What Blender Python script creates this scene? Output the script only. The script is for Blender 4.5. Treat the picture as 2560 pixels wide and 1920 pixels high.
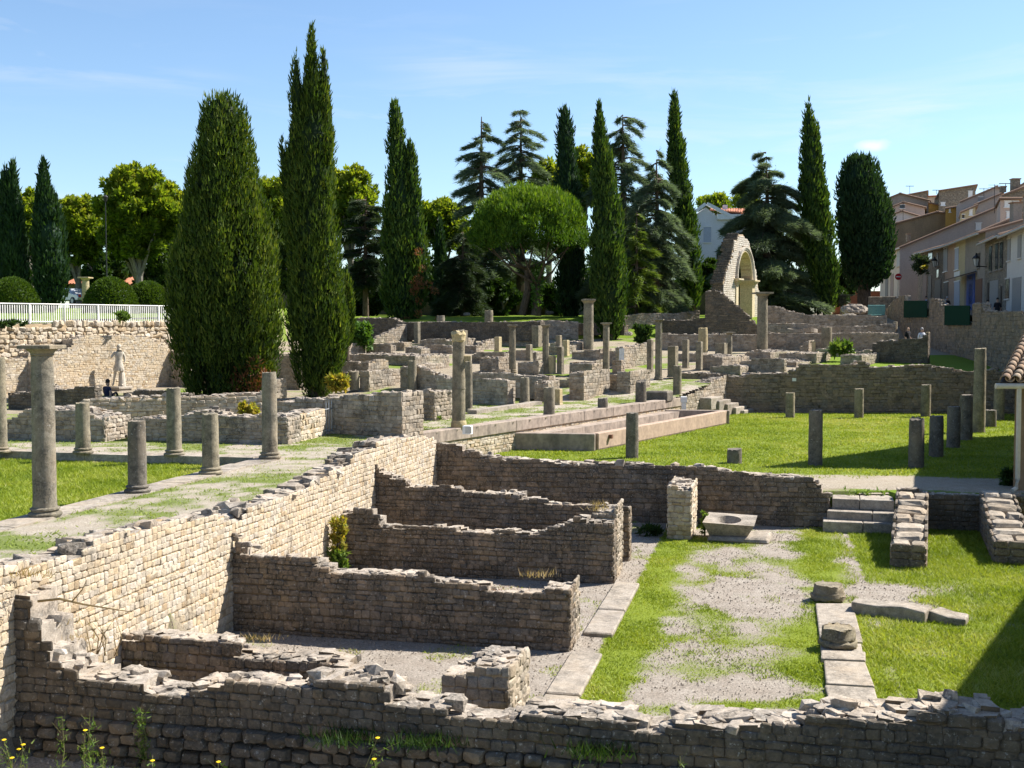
import bpy, bmesh, math, random
import numpy as np
from mathutils import Vector, Matrix

for o in list(bpy.data.objects): bpy.data.objects.remove(o)
SC = bpy.context.scene
C = SC.collection
rng = np.random.default_rng(11)
random.seed(5)

# ------------------------------------------------------------------ camera, sky, sun, exposure
CAMZ, FPX, CX, CY, HY = 4.3, 2893.0, 1280.0, 960.0, 817.0
PITCH = math.atan((CY - HY) / FPX)
cam = bpy.data.cameras.new('camera')
cam.sensor_width = 36.0; cam.lens = 36.0 * FPX / 2560.0
cam.clip_start = 0.1; cam.clip_end = 6000
camo = bpy.data.objects.new('camera', cam); C.objects.link(camo)
camo.location = (0, 0, CAMZ); camo.rotation_euler = (math.pi / 2 - PITCH, 0, 0)
SC.camera = camo

SUN_EL = math.radians(47); SUN_H = Vector((0.93, 0.36, 0)).normalized()
sun_dir = Vector((SUN_H.x * math.cos(SUN_EL), SUN_H.y * math.cos(SUN_EL), math.sin(SUN_EL)))
sl = bpy.data.lights.new('sun', 'SUN'); sl.energy = 5.0; sl.angle = math.radians(0.53); sl.color = (1.0, 0.955, 0.88)
so = bpy.data.objects.new('sun', sl); C.objects.link(so)
so.rotation_euler = sun_dir.to_track_quat('Z', 'Y').to_euler()

SC.view_settings.view_transform = 'Standard'; SC.view_settings.look = 'None'
SC.view_settings.exposure = 1.2; SC.view_settings.gamma = 1.0
SC.view_settings.use_curve_mapping = False
SC.render.engine = 'CYCLES'
SC.cycles.max_bounces = 6; SC.cycles.diffuse_bounces = 3; SC.cycles.transparent_max_bounces = 4
SC.cycles.use_denoising = True
SC.cycles.sample_clamp_indirect = 6

world = bpy.data.worlds.new('World'); SC.world = world; world.use_nodes = True
SKY_STR = 0.08

# ------------------------------------------------------------------ node helper
class NT:
    def __init__(s, tree): s.t = tree; s.n = tree.nodes; s.l = tree.links
    def node(s, typ, ins=None, **kw):
        nd = s.n.new(typ)
        for k, v in kw.items(): setattr(nd, k, v)
        if ins:
            for k, v in ins.items():
                sock = nd.inputs[k]
                if isinstance(v, bpy.types.NodeSocket): s.l.new(v, sock)
                else: sock.default_value = v
        return nd
    def noise(s, vec, scale, detail=4, rough=0.55, dist=0.0):
        return s.node('ShaderNodeTexNoise', {'Vector': vec, 'Scale': scale, 'Detail': detail, 'Roughness': rough, 'Distortion': dist}).outputs['Fac']
    def ramp(s, fac, stops, interp='LINEAR'):
        nd = s.node('ShaderNodeValToRGB', {'Fac': fac}); cr = nd.color_ramp; cr.interpolation = interp
        while len(cr.elements) < len(stops): cr.elements.new(0.5)
        for e, (p, c) in zip(cr.elements, stops):
            e.position = p; e.color = (c, c, c, 1) if isinstance(c, (int, float)) else (*c, 1)
        return nd.outputs['Color']
    def mix(s, fac, a, b, mode='MIX'):
        nd = s.n.new('ShaderNodeMixRGB'); nd.blend_type = mode
        for i, v in enumerate((fac, a, b)):
            if isinstance(v, bpy.types.NodeSocket): s.l.new(v, nd.inputs[i])
            elif i == 0: nd.inputs[0].default_value = v
            else: nd.inputs[i].default_value = (*v, 1) if isinstance(v, (tuple, list)) else (v, v, v, 1)
        return nd.outputs[0]
    def math(s, op, a, b=0.0, clamp=False):
        nd = s.n.new('ShaderNodeMath'); nd.operation = op; nd.use_clamp = clamp
        for i, v in enumerate((a, b)):
            if isinstance(v, bpy.types.NodeSocket): s.l.new(v, nd.inputs[i])
            else: nd.inputs[i].default_value = v
        return nd.outputs[0]
    def vmul(s, vec, xyz):
        nd = s.n.new('ShaderNodeVectorMath'); nd.operation = 'MULTIPLY'
        s.l.new(vec, nd.inputs[0]); nd.inputs[1].default_value = xyz
        return nd.outputs[0]
    def bump(s, h, strength=0.5, dist=0.02):
        return s.node('ShaderNodeBump', {'Height': h, 'Strength': strength, 'Distance': dist}).outputs['Normal']

MATS = {}
def newmat(name):
    m = bpy.data.materials.new(name); m.use_nodes = True
    m.node_tree.nodes.clear()
    t = NT(m.node_tree); MATS[name] = m
    return m, t
def finish(t, col, rough=0.85, normal=None, spec=0.25, metal=0.0, transl=None):
    b = t.node('ShaderNodeBsdfPrincipled')
    for k, v in (('Base Color', col), ('Roughness', rough), ('Specular IOR Level', spec), ('Metallic', metal)):
        if isinstance(v, bpy.types.NodeSocket): t.l.new(v, b.inputs[k])
        elif k == 'Base Color': b.inputs[k].default_value = (*v, 1)
        else: b.inputs[k].default_value = v
    if normal is not None: t.l.new(normal, b.inputs['Normal'])
    out = t.node('ShaderNodeOutputMaterial'); sh = b.outputs[0]
    if transl:
        tr = t.node('ShaderNodeBsdfTranslucent'); c2 = t.mix(1.0, col, transl[1], 'MULTIPLY'); t.l.new(c2, tr.inputs['Color'])
        mx = t.node('ShaderNodeMixShader', {'Fac': transl[0]}); t.l.new(sh, mx.inputs[1]); t.l.new(tr.outputs[0], mx.inputs[2]); sh = mx.outputs[0]
    t.l.new(sh, out.inputs['Surface'])

# world: Nishita sky with thin streaks of cloud and one small cumulus
wt = NT(world.node_tree); world.node_tree.nodes.clear()
sky = wt.node('ShaderNodeTexSky', sky_type='NISHITA', sun_disc=False, sun_elevation=SUN_EL,
              sun_rotation=math.atan2(SUN_H.x, SUN_H.y), altitude=200, air_density=1.0, dust_density=0.35, ozone_density=2.0)
tc = wt.node('ShaderNodeTexCoord').outputs['Generated']
streak = wt.noise(wt.vmul(tc, (2.2, 2.2, 17.0)), 1.6, 7, 0.6, 0.7)
big = wt.noise(wt.vmul(tc, (1.0, 1.0, 5.0)), 2.3, 2, 0.5)
cm = wt.math('MULTIPLY', wt.ramp(streak, [(0.50, 0.0), (0.78, 1.0)]), wt.ramp(big, [(0.46, 0.0), (0.62, 1.0)]))
sep = wt.node('ShaderNodeSeparateXYZ', {'Vector': tc})
low = wt.ramp(sep.outputs['Z'], [(0.03, 0.5), (0.10, 1.0), (0.20, 1.0), (0.34, 0.25)])
cm = wt.math('MULTIPLY', wt.math('MULTIPLY', cm, low), 0.62)
# cumulus: a puff round one direction of the sky
u0, v0 = (2183 - CX) / FPX, -(363 - CY) / FPX
cd = Vector((u0, math.cos(PITCH) + v0 * math.sin(PITCH), -math.sin(PITCH) + v0 * math.cos(PITCH))).normalized()
dv = wt.node('ShaderNodeVectorMath', {0: tc, 1: tuple(cd)}, operation='SUBTRACT').outputs[0]
nzv = wt.node('ShaderNodeTexNoise', {'Vector': tc, 'Scale': 55.0, 'Detail': 5.0}).outputs['Color']
nzo = wt.node('ShaderNodeVectorMath', {0: nzv, 1: (0.5, 0.5, 0.5)}, operation='SUBTRACT').outputs[0]
dv = wt.node('ShaderNodeVectorMath', {0: dv, 1: wt.vmul(nzo, (0.012, 0.012, 0.009))}, operation='ADD').outputs[0]
dl = wt.node('ShaderNodeVectorMath', {0: wt.vmul(dv, (1.0, 1.0, 2.6))}, operation='LENGTH').outputs['Value']
puff = wt.ramp(dl, [(0.004, 1.0), (0.0165, 0.0)])
cm = wt.math('MAXIMUM', cm, wt.math('MULTIPLY', puff, 0.9))
skyc = wt.mix(1.0, sky.outputs[0], (0.90, 0.975, 1.03), 'MULTIPLY')
cl = wt.mix(cm, skyc, (5.6, 5.7, 5.9))
bg = wt.node('ShaderNodeBackground', {'Color': cl, 'Strength': SKY_STR})
wo = wt.node('ShaderNodeOutputWorld'); wt.l.new(bg.outputs[0], wo.inputs['Surface'])

# ------------------------------------------------------------------ photograph -> place
cp, sp = math.cos(PITCH), math.sin(PITCH)
def ray(x, y):
    u = (x - CX) / FPX; v = -(y - CY) / FPX
    return (u, cp + v * sp, -sp + v * cp)
def U(x, y, z):
    r = ray(x, y); k = (z - CAMZ) / r[2]
    return Vector((r[0] * k, r[1] * k, z))
def PX(x, y, d):
    r = ray(x, y); k = d / r[1]
    return Vector((r[0] * k, d, CAMZ + r[2] * k))
def PD(x, d):          # plan point: picture column x at distance d (taken near the horizon)
    r = ray(x, HY + 120); return Vector((r[0] * d / r[1], d))
def onplane(x, y, A, B):
    r = ray(x, y); ux, uy = B[0] - A[0], B[1] - A[1]; nx, ny = uy, -ux
    k = (nx * A[0] + ny * A[1]) / (nx * r[0] + ny * r[1])
    L = math.hypot(ux, uy); px, py = r[0] * k, r[1] * k
    return ((px - A[0]) * ux + (py - A[1]) * uy) / L, CAMZ + r[2] * k
def xy(v): return Vector((v[0], v[1]))
ZLOW, ZP = -0.9, 1.0
ANG1, ANG2 = math.radians(12.9), math.radians(30.8)
D1 = Vector((math.sin(ANG1), math.cos(ANG1))); T1 = Vector((math.cos(ANG1), -math.sin(ANG1)))
D2 = Vector((math.sin(ANG2), math.cos(ANG2))); T2 = Vector((math.cos(ANG2), -math.sin(ANG2)))
_zd = np.array([0, 46, 52, 56, 62, 70, 80, 88, 91, 95, 100, 150, 300, 2000.0])
_zz = np.array([1.0, 1.0, 1.0, 1.5, 2.0, 2.4, 2.8, 3.2, 3.4, 4.8, 5.2, 6.0, 8.0, 8.0])
def zmid(d): return float(np.interp(d, _zd, _zz))
_gd = np.linspace(40, 100, 1201)
def _py(d, z):
    a, b = d, z - CAMZ
    f_ = a * cp - b * sp; u_ = a * sp + b * cp
    return CY - FPX * u_ / f_
_gy = np.array([_py(d, zmid(d)) for d in _gd])
def gdist(y): return float(np.interp(-y, -_gy, _gd))

def vnoise(x, y, seed=0):
    xi = np.floor(x).astype(np.int64); yi = np.floor(y).astype(np.int64); fx = x - xi; fy = y - yi
    fx = fx * fx * (3 - 2 * fx); fy = fy * fy * (3 - 2 * fy)
    def h(a, b):
        n = (a * 374761393 + b * 668265263 + seed * 974711) & 0x7fffffff
        n = ((n ^ (n >> 13)) * 1274126177) & 0x7fffffff
        return ((n ^ (n >> 16)) & 0xffff) / 65535.0
    return (h(xi, yi) * (1 - fx) + h(xi + 1, yi) * fx) * (1 - fy) + (h(xi, yi + 1) * (1 - fx) + h(xi + 1, yi + 1) * fx) * fy
def fbm(x, y, seed=0, o=4):
    s = 0; a = 0.5; t = 0
    for i in range(o):
        s = s + a * vnoise(x * 2 ** i, y * 2 ** i, seed + i); t += a; a *= 0.5
    return s / t
def inpoly(x, y, poly):
    ins = np.zeros(x.shape, bool); n = len(poly); j = n - 1
    for i in range(n):
        xi, yi = poly[i][0], poly[i][1]; xj, yj = poly[j][0], poly[j][1]
        c = ((yi > y) != (yj > y)) & (x < (xj - xi) * (y - yi) / (yj - yi + 1e-12) + xi)
        ins ^= c; j = i
    return ins

# ------------------------------------------------------------------ object helpers
def setp(o, label=None, cat=None, group=None, kind=None):
    if label: o['label'] = label
    if cat: o['category'] = cat
    if group: o['group'] = group
    if kind: o['kind'] = kind
    return o
def thing(name, label, cat, loc=(0, 0, 0), rz=0.0, group=None):
    o = bpy.data.objects.new(name, None); o.empty_display_size = 0.2
    C.objects.link(o); o.location = loc; o.rotation_euler = (0, 0, rz)
    return setp(o, label, cat, group)
def link(name, me, parent=None, mat=None):
    o = bpy.data.objects.new(name, me); C.objects.link(o)
    if mat is not None and not me.materials: me.materials.append(MATS[mat] if isinstance(mat, str) else mat)
    if parent is not None:
        o.parent = parent
        o.matrix_parent_inverse = Matrix.LocRotScale(parent.location, parent.rotation_euler, None).inverted() if parent.parent is None else Matrix()
    return o
def meshnp(name, V, F, attr=None, smooth=False):
    V = np.asarray(V, np.float32); F = np.asarray(F, np.int32)
    me = bpy.data.meshes.new(name); k = F.shape[1]
    me.vertices.add(len(V)); me.vertices.foreach_set('co', V.ravel())
    me.loops.add(F.size); me.loops.foreach_set('vertex_index', F.ravel())
    me.polygons.add(len(F)); me.polygons.foreach_set('loop_start', np.arange(len(F), dtype=np.int32) * k)
    me.polygons.foreach_set('use_smooth', np.full(len(F), bool(smooth)))
    if attr is not None:
        for nm, val in attr.items():
            a = me.attributes.new(nm, 'FLOAT', 'POINT'); a.data.foreach_set('value', np.asarray(val, np.float32))
    me.update(calc_edges=True)
    return me
def meshpy(name, V, F, smooth=False):
    me = bpy.data.meshes.new(name); me.from_pydata([tuple(v) for v in V], [], [tuple(f) for f in F])
    if smooth: me.polygons.foreach_set('use_smooth', np.ones(len(me.polygons), bool))
    me.update(); return me
class MB:
    """collects shapes into one mesh"""
    def __init__(s): s.V = []; s.F = []
    def add(s, V, F):
        b = len(s.V); s.V += [tuple(v) for v in V]; s.F += [tuple(i + b for i in f) for f in F]; return s
    def hexa(s, P):     # 8 corners: bottom 4 ccw, top 4
        return s.add(P, [(3, 2, 1, 0), (4, 5, 6, 7), (0, 1, 5, 4), (1, 2, 6, 5), (2, 3, 7, 6), (3, 0, 4, 7)])
    def box(s, c, e, rz=0.0, bevel=0.0):
        cx, cy, cz = c; ex, ey, ez = e[0] / 2, e[1] / 2, e[2] / 2; ca, sa = math.cos(rz), math.sin(rz)
        def p(x, y, z): return (cx + x * ca - y * sa, cy + x * sa + y * ca, cz + z)
        if bevel <= 0:
            return s.hexa([p(-ex, -ey, -ez), p(ex, -ey, -ez), p(ex, ey, -ez), p(-ex, ey, -ez), p(-ex, -ey, ez), p(ex, -ey, ez), p(ex, ey, ez), p(-ex, ey, ez)])
        b = bevel
        V = []
        for z, k in ((-ez, 0), (ez - b, 0), (ez, b)):
            V += [p(-ex + k, -ey + k, z), p(ex - k, -ey + k, z), p(ex - k, ey - k, z), p(-ex + k, ey - k, z)]
        F = [(3, 2, 1, 0), (8, 9, 10, 11)]
        for r in (0, 4):
            for i in range(4): F.append((r + i, r + (i + 1) % 4, r + 4 + (i + 1) % 4, r + 4 + i))
        return s.add(V, F)
    def lathe(s, prof, c=(0, 0, 0), n=20, cap=True):
        V = []; F = []
        for r, z in prof:
            for i in range(n):
                a = 2 * math.pi * i / n; V.append((c[0] + r * math.cos(a), c[1] + r * math.sin(a), c[2] + z))
        for k in range(len(prof) - 1):
            for i in range(n): F.append((k * n + i, k * n + (i + 1) % n, (k + 1) * n + (i + 1) % n, (k + 1) * n + i))
        if cap:
            b = len(V); V += V[-n:]; F.append(tuple(range(b, b + n)))
        return s.add(V, F)
    def tube(s, pts, r, n=6):
        pts = [Vector(p) for p in pts]; V = []; F = []
        rs = r if isinstance(r, (list, tuple)) else [r] * len(pts)
        for k, p in enumerate(pts):
            t = (pts[min(k + 1, len(pts) - 1)] - pts[max(k - 1, 0)]).normalized()
            a = t.cross(Vector((0, 0, 1)) if abs(t.z) < 0.9 else Vector((1, 0, 0))).normalized(); b = t.cross(a)
            for i in range(n):
                an = 2 * math.pi * i / n; V.append(p + (a * math.cos(an) + b * math.sin(an)) * rs[k])
        for k in range(len(pts) - 1):
            for i in range(n): F.append((k * n + i, k * n + (i + 1) % n, (k + 1) * n + (i + 1) % n, (k + 1) * n + i))
        F.append(tuple(range(n - 1, -1, -1))); F.append(tuple(range((len(pts) - 1) * n, len(pts) * n)))
        return s.add(V, F)
    def prism(s, poly, vec):   # planar polygon extruded along vec
        n = len(poly); P = [Vector(p) for p in poly]; v = Vector(vec)
        return s.add(P + [p + v for p in P], [tuple(range(n - 1, -1, -1)), tuple(range(n, 2 * n))] + [(i, (i + 1) % n, n + (i + 1) % n, n + i) for i in range(n)])
    def build(s, name, mat, parent=None, smooth=False, recalc=True):
        me = meshpy(name, s.V, s.F)
        if recalc:
            bm = bmesh.new(); bm.from_mesh(me); bmesh.ops.recalc_face_normals(bm, faces=bm.faces); bm.to_mesh(me); bm.free()
        if smooth:
            me.polygons.foreach_set('use_smooth', np.ones(len(me.polygons), bool))
            try: me.set_sharp_from_angle(angle=math.radians(40))
            except Exception: pass
        return link(name, me, parent, mat)
# ------------------------------------------------------------------ materials
def geo_pos(t): return t.node('ShaderNodeNewGeometry').outputs['Position']
def stone_mat(name, cols, lichen=0.3, obj=True, dark=(0.055, 0.05, 0.042), pale=0.12, bump=0.6, topdark=0.0):
    m, t = newmat(name); pos = geo_pos(t)
    r = t.node('ShaderNodeObjectInfo').outputs['Random'] if obj else t.node('ShaderNodeAttribute', attribute_name='rnd').outputs['Fac']
    base = t.ramp(r, [(i / max(1, len(cols) - 1), c) for i, c in enumerate(cols)])
    n1 = t.noise(pos, 9, 6, 0.7); n2 = t.noise(pos, 60, 4, 0.75); n3 = t.noise(pos, 1.9, 9, 0.72, 0.5); n4 = t.noise(pos, 30, 6, 0.8)
    base = t.mix(1.0, base, t.ramp(n1, [(0.28, 0.62), (0.72, 1.30)]), 'MULTIPLY')
    base = t.mix(1.0, base, t.ramp(n2, [(0.34, 0.70), (0.66, 1.18)]), 'MULTIPLY')
    base = t.mix(t.ramp(t.noise(pos, 1.3, 3), [(0.48, 0.0), (0.72, 0.25)]), base, (0.36, 0.25, 0.14))
    sm = t.math('MULTIPLY', t.ramp(t.noise(pos, 0.85, 5, 0.6, 0.6), [(0.52, 0.0), (0.66, 1.0)]), t.ramp(n1, [(0.38, 0.25), (0.6, 0.75)]))
    base = t.mix(sm, base, tuple(sum(c[k] for c in cols) / len(cols) * q for k, q in enumerate((1.02, 0.95, 0.85))))
    lo = 0.68 - 0.42 * lichen
    lf = t.ramp(n3, [(lo, 0.0), (lo + 0.13, 1.0)])
    lf = t.math('MULTIPLY', lf, t.ramp(n4, [(0.42, 0.10), (0.56, 1.0)]))
    base = t.mix(t.math('MULTIPLY', lf, 0.85), base, dark)
    if pale:
        wf = t.ramp(t.noise(pos, 19, 5, 0.7), [(0.60, 0.0), (0.66, 1.0)])
        base = t.mix(t.math('MULTIPLY', wf, pale * 4), base, (0.46, 0.44, 0.40))
    h = t.math('ADD', t.math('MULTIPLY', n1, 0.6), t.math('MULTIPLY', n2, 0.4))
    finish(t, base, 0.92, t.bump(h, bump, 0.03), 0.15)
    return m
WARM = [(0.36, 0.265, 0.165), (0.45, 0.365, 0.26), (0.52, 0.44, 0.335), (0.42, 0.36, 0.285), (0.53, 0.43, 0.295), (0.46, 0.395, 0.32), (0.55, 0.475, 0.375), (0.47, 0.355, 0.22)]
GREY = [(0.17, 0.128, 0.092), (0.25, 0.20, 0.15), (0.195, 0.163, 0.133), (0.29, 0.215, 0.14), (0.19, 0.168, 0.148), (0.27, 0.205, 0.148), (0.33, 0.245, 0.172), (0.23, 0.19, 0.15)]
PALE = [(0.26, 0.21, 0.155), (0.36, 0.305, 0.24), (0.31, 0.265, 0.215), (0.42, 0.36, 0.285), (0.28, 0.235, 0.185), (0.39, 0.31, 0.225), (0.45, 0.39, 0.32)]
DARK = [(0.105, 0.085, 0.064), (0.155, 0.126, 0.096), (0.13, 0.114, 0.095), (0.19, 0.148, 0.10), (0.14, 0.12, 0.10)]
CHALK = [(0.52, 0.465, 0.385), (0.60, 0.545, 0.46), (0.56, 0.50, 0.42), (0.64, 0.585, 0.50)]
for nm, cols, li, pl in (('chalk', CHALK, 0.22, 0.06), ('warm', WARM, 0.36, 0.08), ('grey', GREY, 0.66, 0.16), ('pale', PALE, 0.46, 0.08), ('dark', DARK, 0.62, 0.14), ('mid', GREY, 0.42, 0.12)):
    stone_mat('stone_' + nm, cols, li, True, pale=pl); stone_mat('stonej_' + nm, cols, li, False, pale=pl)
stone_mat('rubble', [(0.34, 0.285, 0.23), (0.44, 0.38, 0.315), (0.38, 0.32, 0.26), (0.48, 0.42, 0.35), (0.30, 0.25, 0.20)], 0.56, True, pale=0.2)
stone_mat('rubblej', [(0.34, 0.285, 0.23), (0.44, 0.38, 0.315), (0.38, 0.32, 0.26), (0.48, 0.42, 0.35), (0.30, 0.25, 0.20)], 0.56, False, pale=0.2)
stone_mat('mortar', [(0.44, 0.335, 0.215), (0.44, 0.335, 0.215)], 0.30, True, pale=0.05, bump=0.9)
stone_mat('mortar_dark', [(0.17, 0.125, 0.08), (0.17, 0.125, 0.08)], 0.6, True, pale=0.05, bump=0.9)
stone_mat('walltop', [(0.42, 0.36, 0.295), (0.42, 0.36, 0.295)], 0.52, True, dark=(0.09, 0.08, 0.068), pale=0.14, bump=1.0)
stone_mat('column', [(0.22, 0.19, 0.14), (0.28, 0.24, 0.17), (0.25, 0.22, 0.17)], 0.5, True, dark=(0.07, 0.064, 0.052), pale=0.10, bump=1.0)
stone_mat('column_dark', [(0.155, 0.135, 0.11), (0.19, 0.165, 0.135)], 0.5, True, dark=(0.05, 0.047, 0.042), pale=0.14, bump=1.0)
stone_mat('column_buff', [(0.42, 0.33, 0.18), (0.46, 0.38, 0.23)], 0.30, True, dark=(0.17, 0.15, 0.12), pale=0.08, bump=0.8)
stone_mat('slab', [(0.33, 0.285, 0.235), (0.39, 0.34, 0.28), (0.29, 0.25, 0.21)], 0.5, True, dark=(0.12, 0.105, 0.085), pale=0.16, bump=0.8)
stone_mat('marble', [(0.48, 0.43, 0.36), (0.48, 0.43, 0.36)], 0.26, True, dark=(0.25, 0.22, 0.18), pale=0.02, bump=0.3)
stone_mat('ashlar', [(0.56, 0.46, 0.29), (0.60, 0.50, 0.34)], 0.22, True, dark=(0.22, 0.19, 0.14), pale=0.03, bump=0.3)
stone_mat('ashlar_grey', [(0.46, 0.42, 0.35), (0.52, 0.47, 0.39)], 0.42, True, dark=(0.12, 0.11, 0.095), pale=0.05, bump=0.4)
stone_mat('housestone', [(0.26, 0.215, 0.16), (0.34, 0.29, 0.22), (0.22, 0.185, 0.145), (0.30, 0.25, 0.19)], 0.3, False, pale=0.1)

def plaster(name, col, var=0.25, stain=(0.14, 0.12, 0.10), sa=0.35, scale=0.5):
    m, t = newmat(name); pos = geo_pos(t)
    n = t.noise(t.vmul(pos, (1, 1, 0.45)), scale * 2, 6, 0.65); n2 = t.noise(pos, 7, 4)
    c = t.mix(t.ramp(n, [(0.42, 0.0), (0.72, sa)]), col, stain)
    c = t.mix(1.0, c, t.ramp(n2, [(0.3, 1 - var), (0.7, 1 + var * 0.4)]), 'MULTIPLY')
    finish(t, c, 0.9, t.bump(n2, 0.25, 0.02), 0.15); return m
plaster('concrete', (0.36, 0.29, 0.235), 0.25, (0.10, 0.085, 0.075), 0.75, 1.4)
plaster('pool_side', (0.44, 0.32, 0.24), 0.2, (0.20, 0.145, 0.12), 0.5, 0.9)
plaster('white_wall', (0.66, 0.66, 0.68), 0.1, (0.5, 0.48, 0.46), 0.2)
plaster('white_house', (0.60, 0.56, 0.51), 0.1, (0.42, 0.38, 0.35), 0.3)
plaster('cream', (0.56, 0.455, 0.35), 0.15, (0.30, 0.23, 0.16), 0.45)
plaster('pinkish', (0.46, 0.33, 0.25), 0.15, (0.26, 0.19, 0.15), 0.4)
plaster('rose', (0.52, 0.40, 0.33), 0.12, (0.34, 0.28, 0.24), 0.3)
plaster('yellowish', (0.50, 0.42, 0.26), 0.15, (0.32, 0.27, 0.16), 0.35)
plaster('ochre', (0.44, 0.26, 0.07), 0.15, (0.24, 0.14, 0.05), 0.35)
plaster('greyplaster', (0.32, 0.275, 0.23), 0.18, (0.18, 0.16, 0.14), 0.5)
plaster('lilac', (0.44, 0.375, 0.33), 0.12, (0.30, 0.27, 0.26), 0.4)
plaster('brownwall', (0.27, 0.195, 0.12), 0.2, (0.13, 0.10, 0.07), 0.6)
plaster('orangewall', (0.45, 0.16, 0.07), 0.2, (0.3, 0.1, 0.05), 0.4)
plaster('parkwall', (0.15, 0.12, 0.09), 0.3, (0.05, 0.045, 0.04), 0.6)
plaster('roadway', (0.20, 0.19, 0.18), 0.2, (0.11, 0.10, 0.10), 0.4)

def flat(name, col, rough=0.6, metal=0.0, spec=0.3, var=0.12, scale=8):
    m, t = newmat(name); n = t.noise(geo_pos(t), scale, 4)
    c = t.mix(1.0, col, t.ramp(n, [(0.3, 1 - var), (0.7, 1 + var * 0.5)]), 'MULTIPLY')
    finish(t, c, rough, None, spec, metal); return m
flat('shutter_blue', (0.40, 0.43, 0.50)); flat('shutter_grey', (0.28, 0.265, 0.25)); flat('white_paint', (0.74, 0.74, 0.72), 0.5)
flat('fence_white', (0.72, 0.70, 0.66), 0.5, var=0.25, scale=3); flat('dark_wood', (0.06, 0.045, 0.035)); flat('brown_wood', (0.17, 0.085, 0.055))
flat('window_dark', (0.025, 0.028, 0.035), 0.15, spec=0.5); flat('shop_blue', (0.045, 0.09, 0.33)); flat('green_gate', (0.008, 0.036, 0.022), 0.85, spec=0.05)
flat('aqua', (0.16, 0.36, 0.34)); flat('sign_red', (0.55, 0.02, 0.03), 0.4); flat('iron', (0.03, 0.03, 0.032), 0.5, 0.3)
flat('steel', (0.36, 0.37, 0.38), 0.4, 0.6); flat('zinc', (0.40, 0.38, 0.33), 0.5, 0.2); flat('pipe', (0.50, 0.46, 0.38), 0.5)
flat('silver_paint', (0.45, 0.47, 0.50), 0.25, 0.5); flat('rubber', (0.02, 0.02, 0.02)); flat('lamp_glass', (0.5, 0.5, 0.46), 0.2)
flat('skin', (0.48, 0.30, 0.21)); flat('hair_dark', (0.02, 0.015, 0.012)); flat('hair_grey', (0.32, 0.30, 0.29)); flat('cloth_black', (0.016, 0.016, 0.02), 0.9)
flat('cloth_white', (0.62, 0.64, 0.70), 0.9); flat('cloth_navy', (0.02, 0.025, 0.06), 0.9); flat('cloth_khaki', (0.28, 0.24, 0.17), 0.9); flat('cloth_blue', (0.35, 0.43, 0.62), 0.9)
flat('sign_yellow', (0.62, 0.36, 0.03)); flat('red_light', (0.5, 0.03, 0.02), 0.3)
def tile_mat(name, cols, obj=True):
    m, t = newmat(name); pos = geo_pos(t)
    r = t.node('ShaderNodeObjectInfo').outputs['Random'] if obj else t.node('ShaderNodeAttribute', attribute_name='rnd').outputs['Fac']
    c = t.ramp(r, [(i / (len(cols) - 1), k) for i, k in enumerate(cols)])
    n = t.noise(pos, 12, 5, 0.7)
    c = t.mix(t.ramp(n, [(0.5, 0.0), (0.68, 0.6)]), c, (0.10, 0.085, 0.07))
    finish(t, c, 0.9, t.bump(n, 0.4, 0.02), 0.15)
tile_mat('tile', [(0.34, 0.22, 0.14), (0.42, 0.30, 0.20), (0.28, 0.17, 0.11), (0.46, 0.36, 0.25)])
tile_mat('tilej', [(0.21, 0.135, 0.095), (0.28, 0.19, 0.13), (0.16, 0.105, 0.075), (0.31, 0.225, 0.16)], False)
tile_mat('tilej_red', [(0.36, 0.135, 0.075), (0.42, 0.18, 0.105), (0.28, 0.10, 0.06)], False)

def leaf_mat(name, cols, tl=0.35, tcol=(1.5, 1.45, 0.55), rough=0.6):
    m, t = newmat(name); r = t.node('ShaderNodeAttribute', attribute_name='rnd').outputs['Fac']
    c = t.ramp(r, [(i / (len(cols) - 1), k) for i, k in enumerate(cols)])
    finish(t, c, rough, None, 0.2, 0, (tl, tcol)); return m
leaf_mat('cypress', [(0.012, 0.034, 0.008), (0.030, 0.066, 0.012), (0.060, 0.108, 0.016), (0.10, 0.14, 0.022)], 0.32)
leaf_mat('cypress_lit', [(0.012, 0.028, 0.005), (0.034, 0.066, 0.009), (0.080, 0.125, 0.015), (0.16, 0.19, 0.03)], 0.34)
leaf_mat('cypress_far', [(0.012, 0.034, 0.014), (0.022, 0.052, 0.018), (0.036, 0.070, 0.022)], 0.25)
leaf_mat('cedar', [(0.062, 0.092, 0.050), (0.10, 0.138, 0.082), (0.165, 0.205, 0.125)], 0.42, (1.3, 1.35, 0.8))
leaf_mat('cedar_green', [(0.06, 0.105, 0.018), (0.10, 0.155, 0.025), (0.15, 0.20, 0.035)], 0.4)
leaf_mat('pine', [(0.020, 0.050, 0.006), (0.050, 0.112, 0.009), (0.105, 0.185, 0.014), (0.17, 0.24, 0.02)], 0.32)
leaf_mat('pine_dark', [(0.016, 0.034, 0.014), (0.032, 0.055, 0.024), (0.05, 0.075, 0.034)], 0.25)
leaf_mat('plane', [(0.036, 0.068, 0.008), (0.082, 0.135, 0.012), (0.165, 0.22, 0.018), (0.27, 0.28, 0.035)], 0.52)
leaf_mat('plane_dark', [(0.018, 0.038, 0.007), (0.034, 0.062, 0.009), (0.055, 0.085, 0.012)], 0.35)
leaf_mat('topiary', [(0.030, 0.062, 0.007), (0.052, 0.095, 0.009), (0.080, 0.125, 0.012)], 0.3)
leaf_mat('bush', [(0.035, 0.085, 0.015), (0.065, 0.135, 0.02), (0.10, 0.18, 0.03)], 0.35)
leaf_mat('ivy', [(0.014, 0.036, 0.008), (0.028, 0.06, 0.012), (0.05, 0.09, 0.018)], 0.3)
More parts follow.
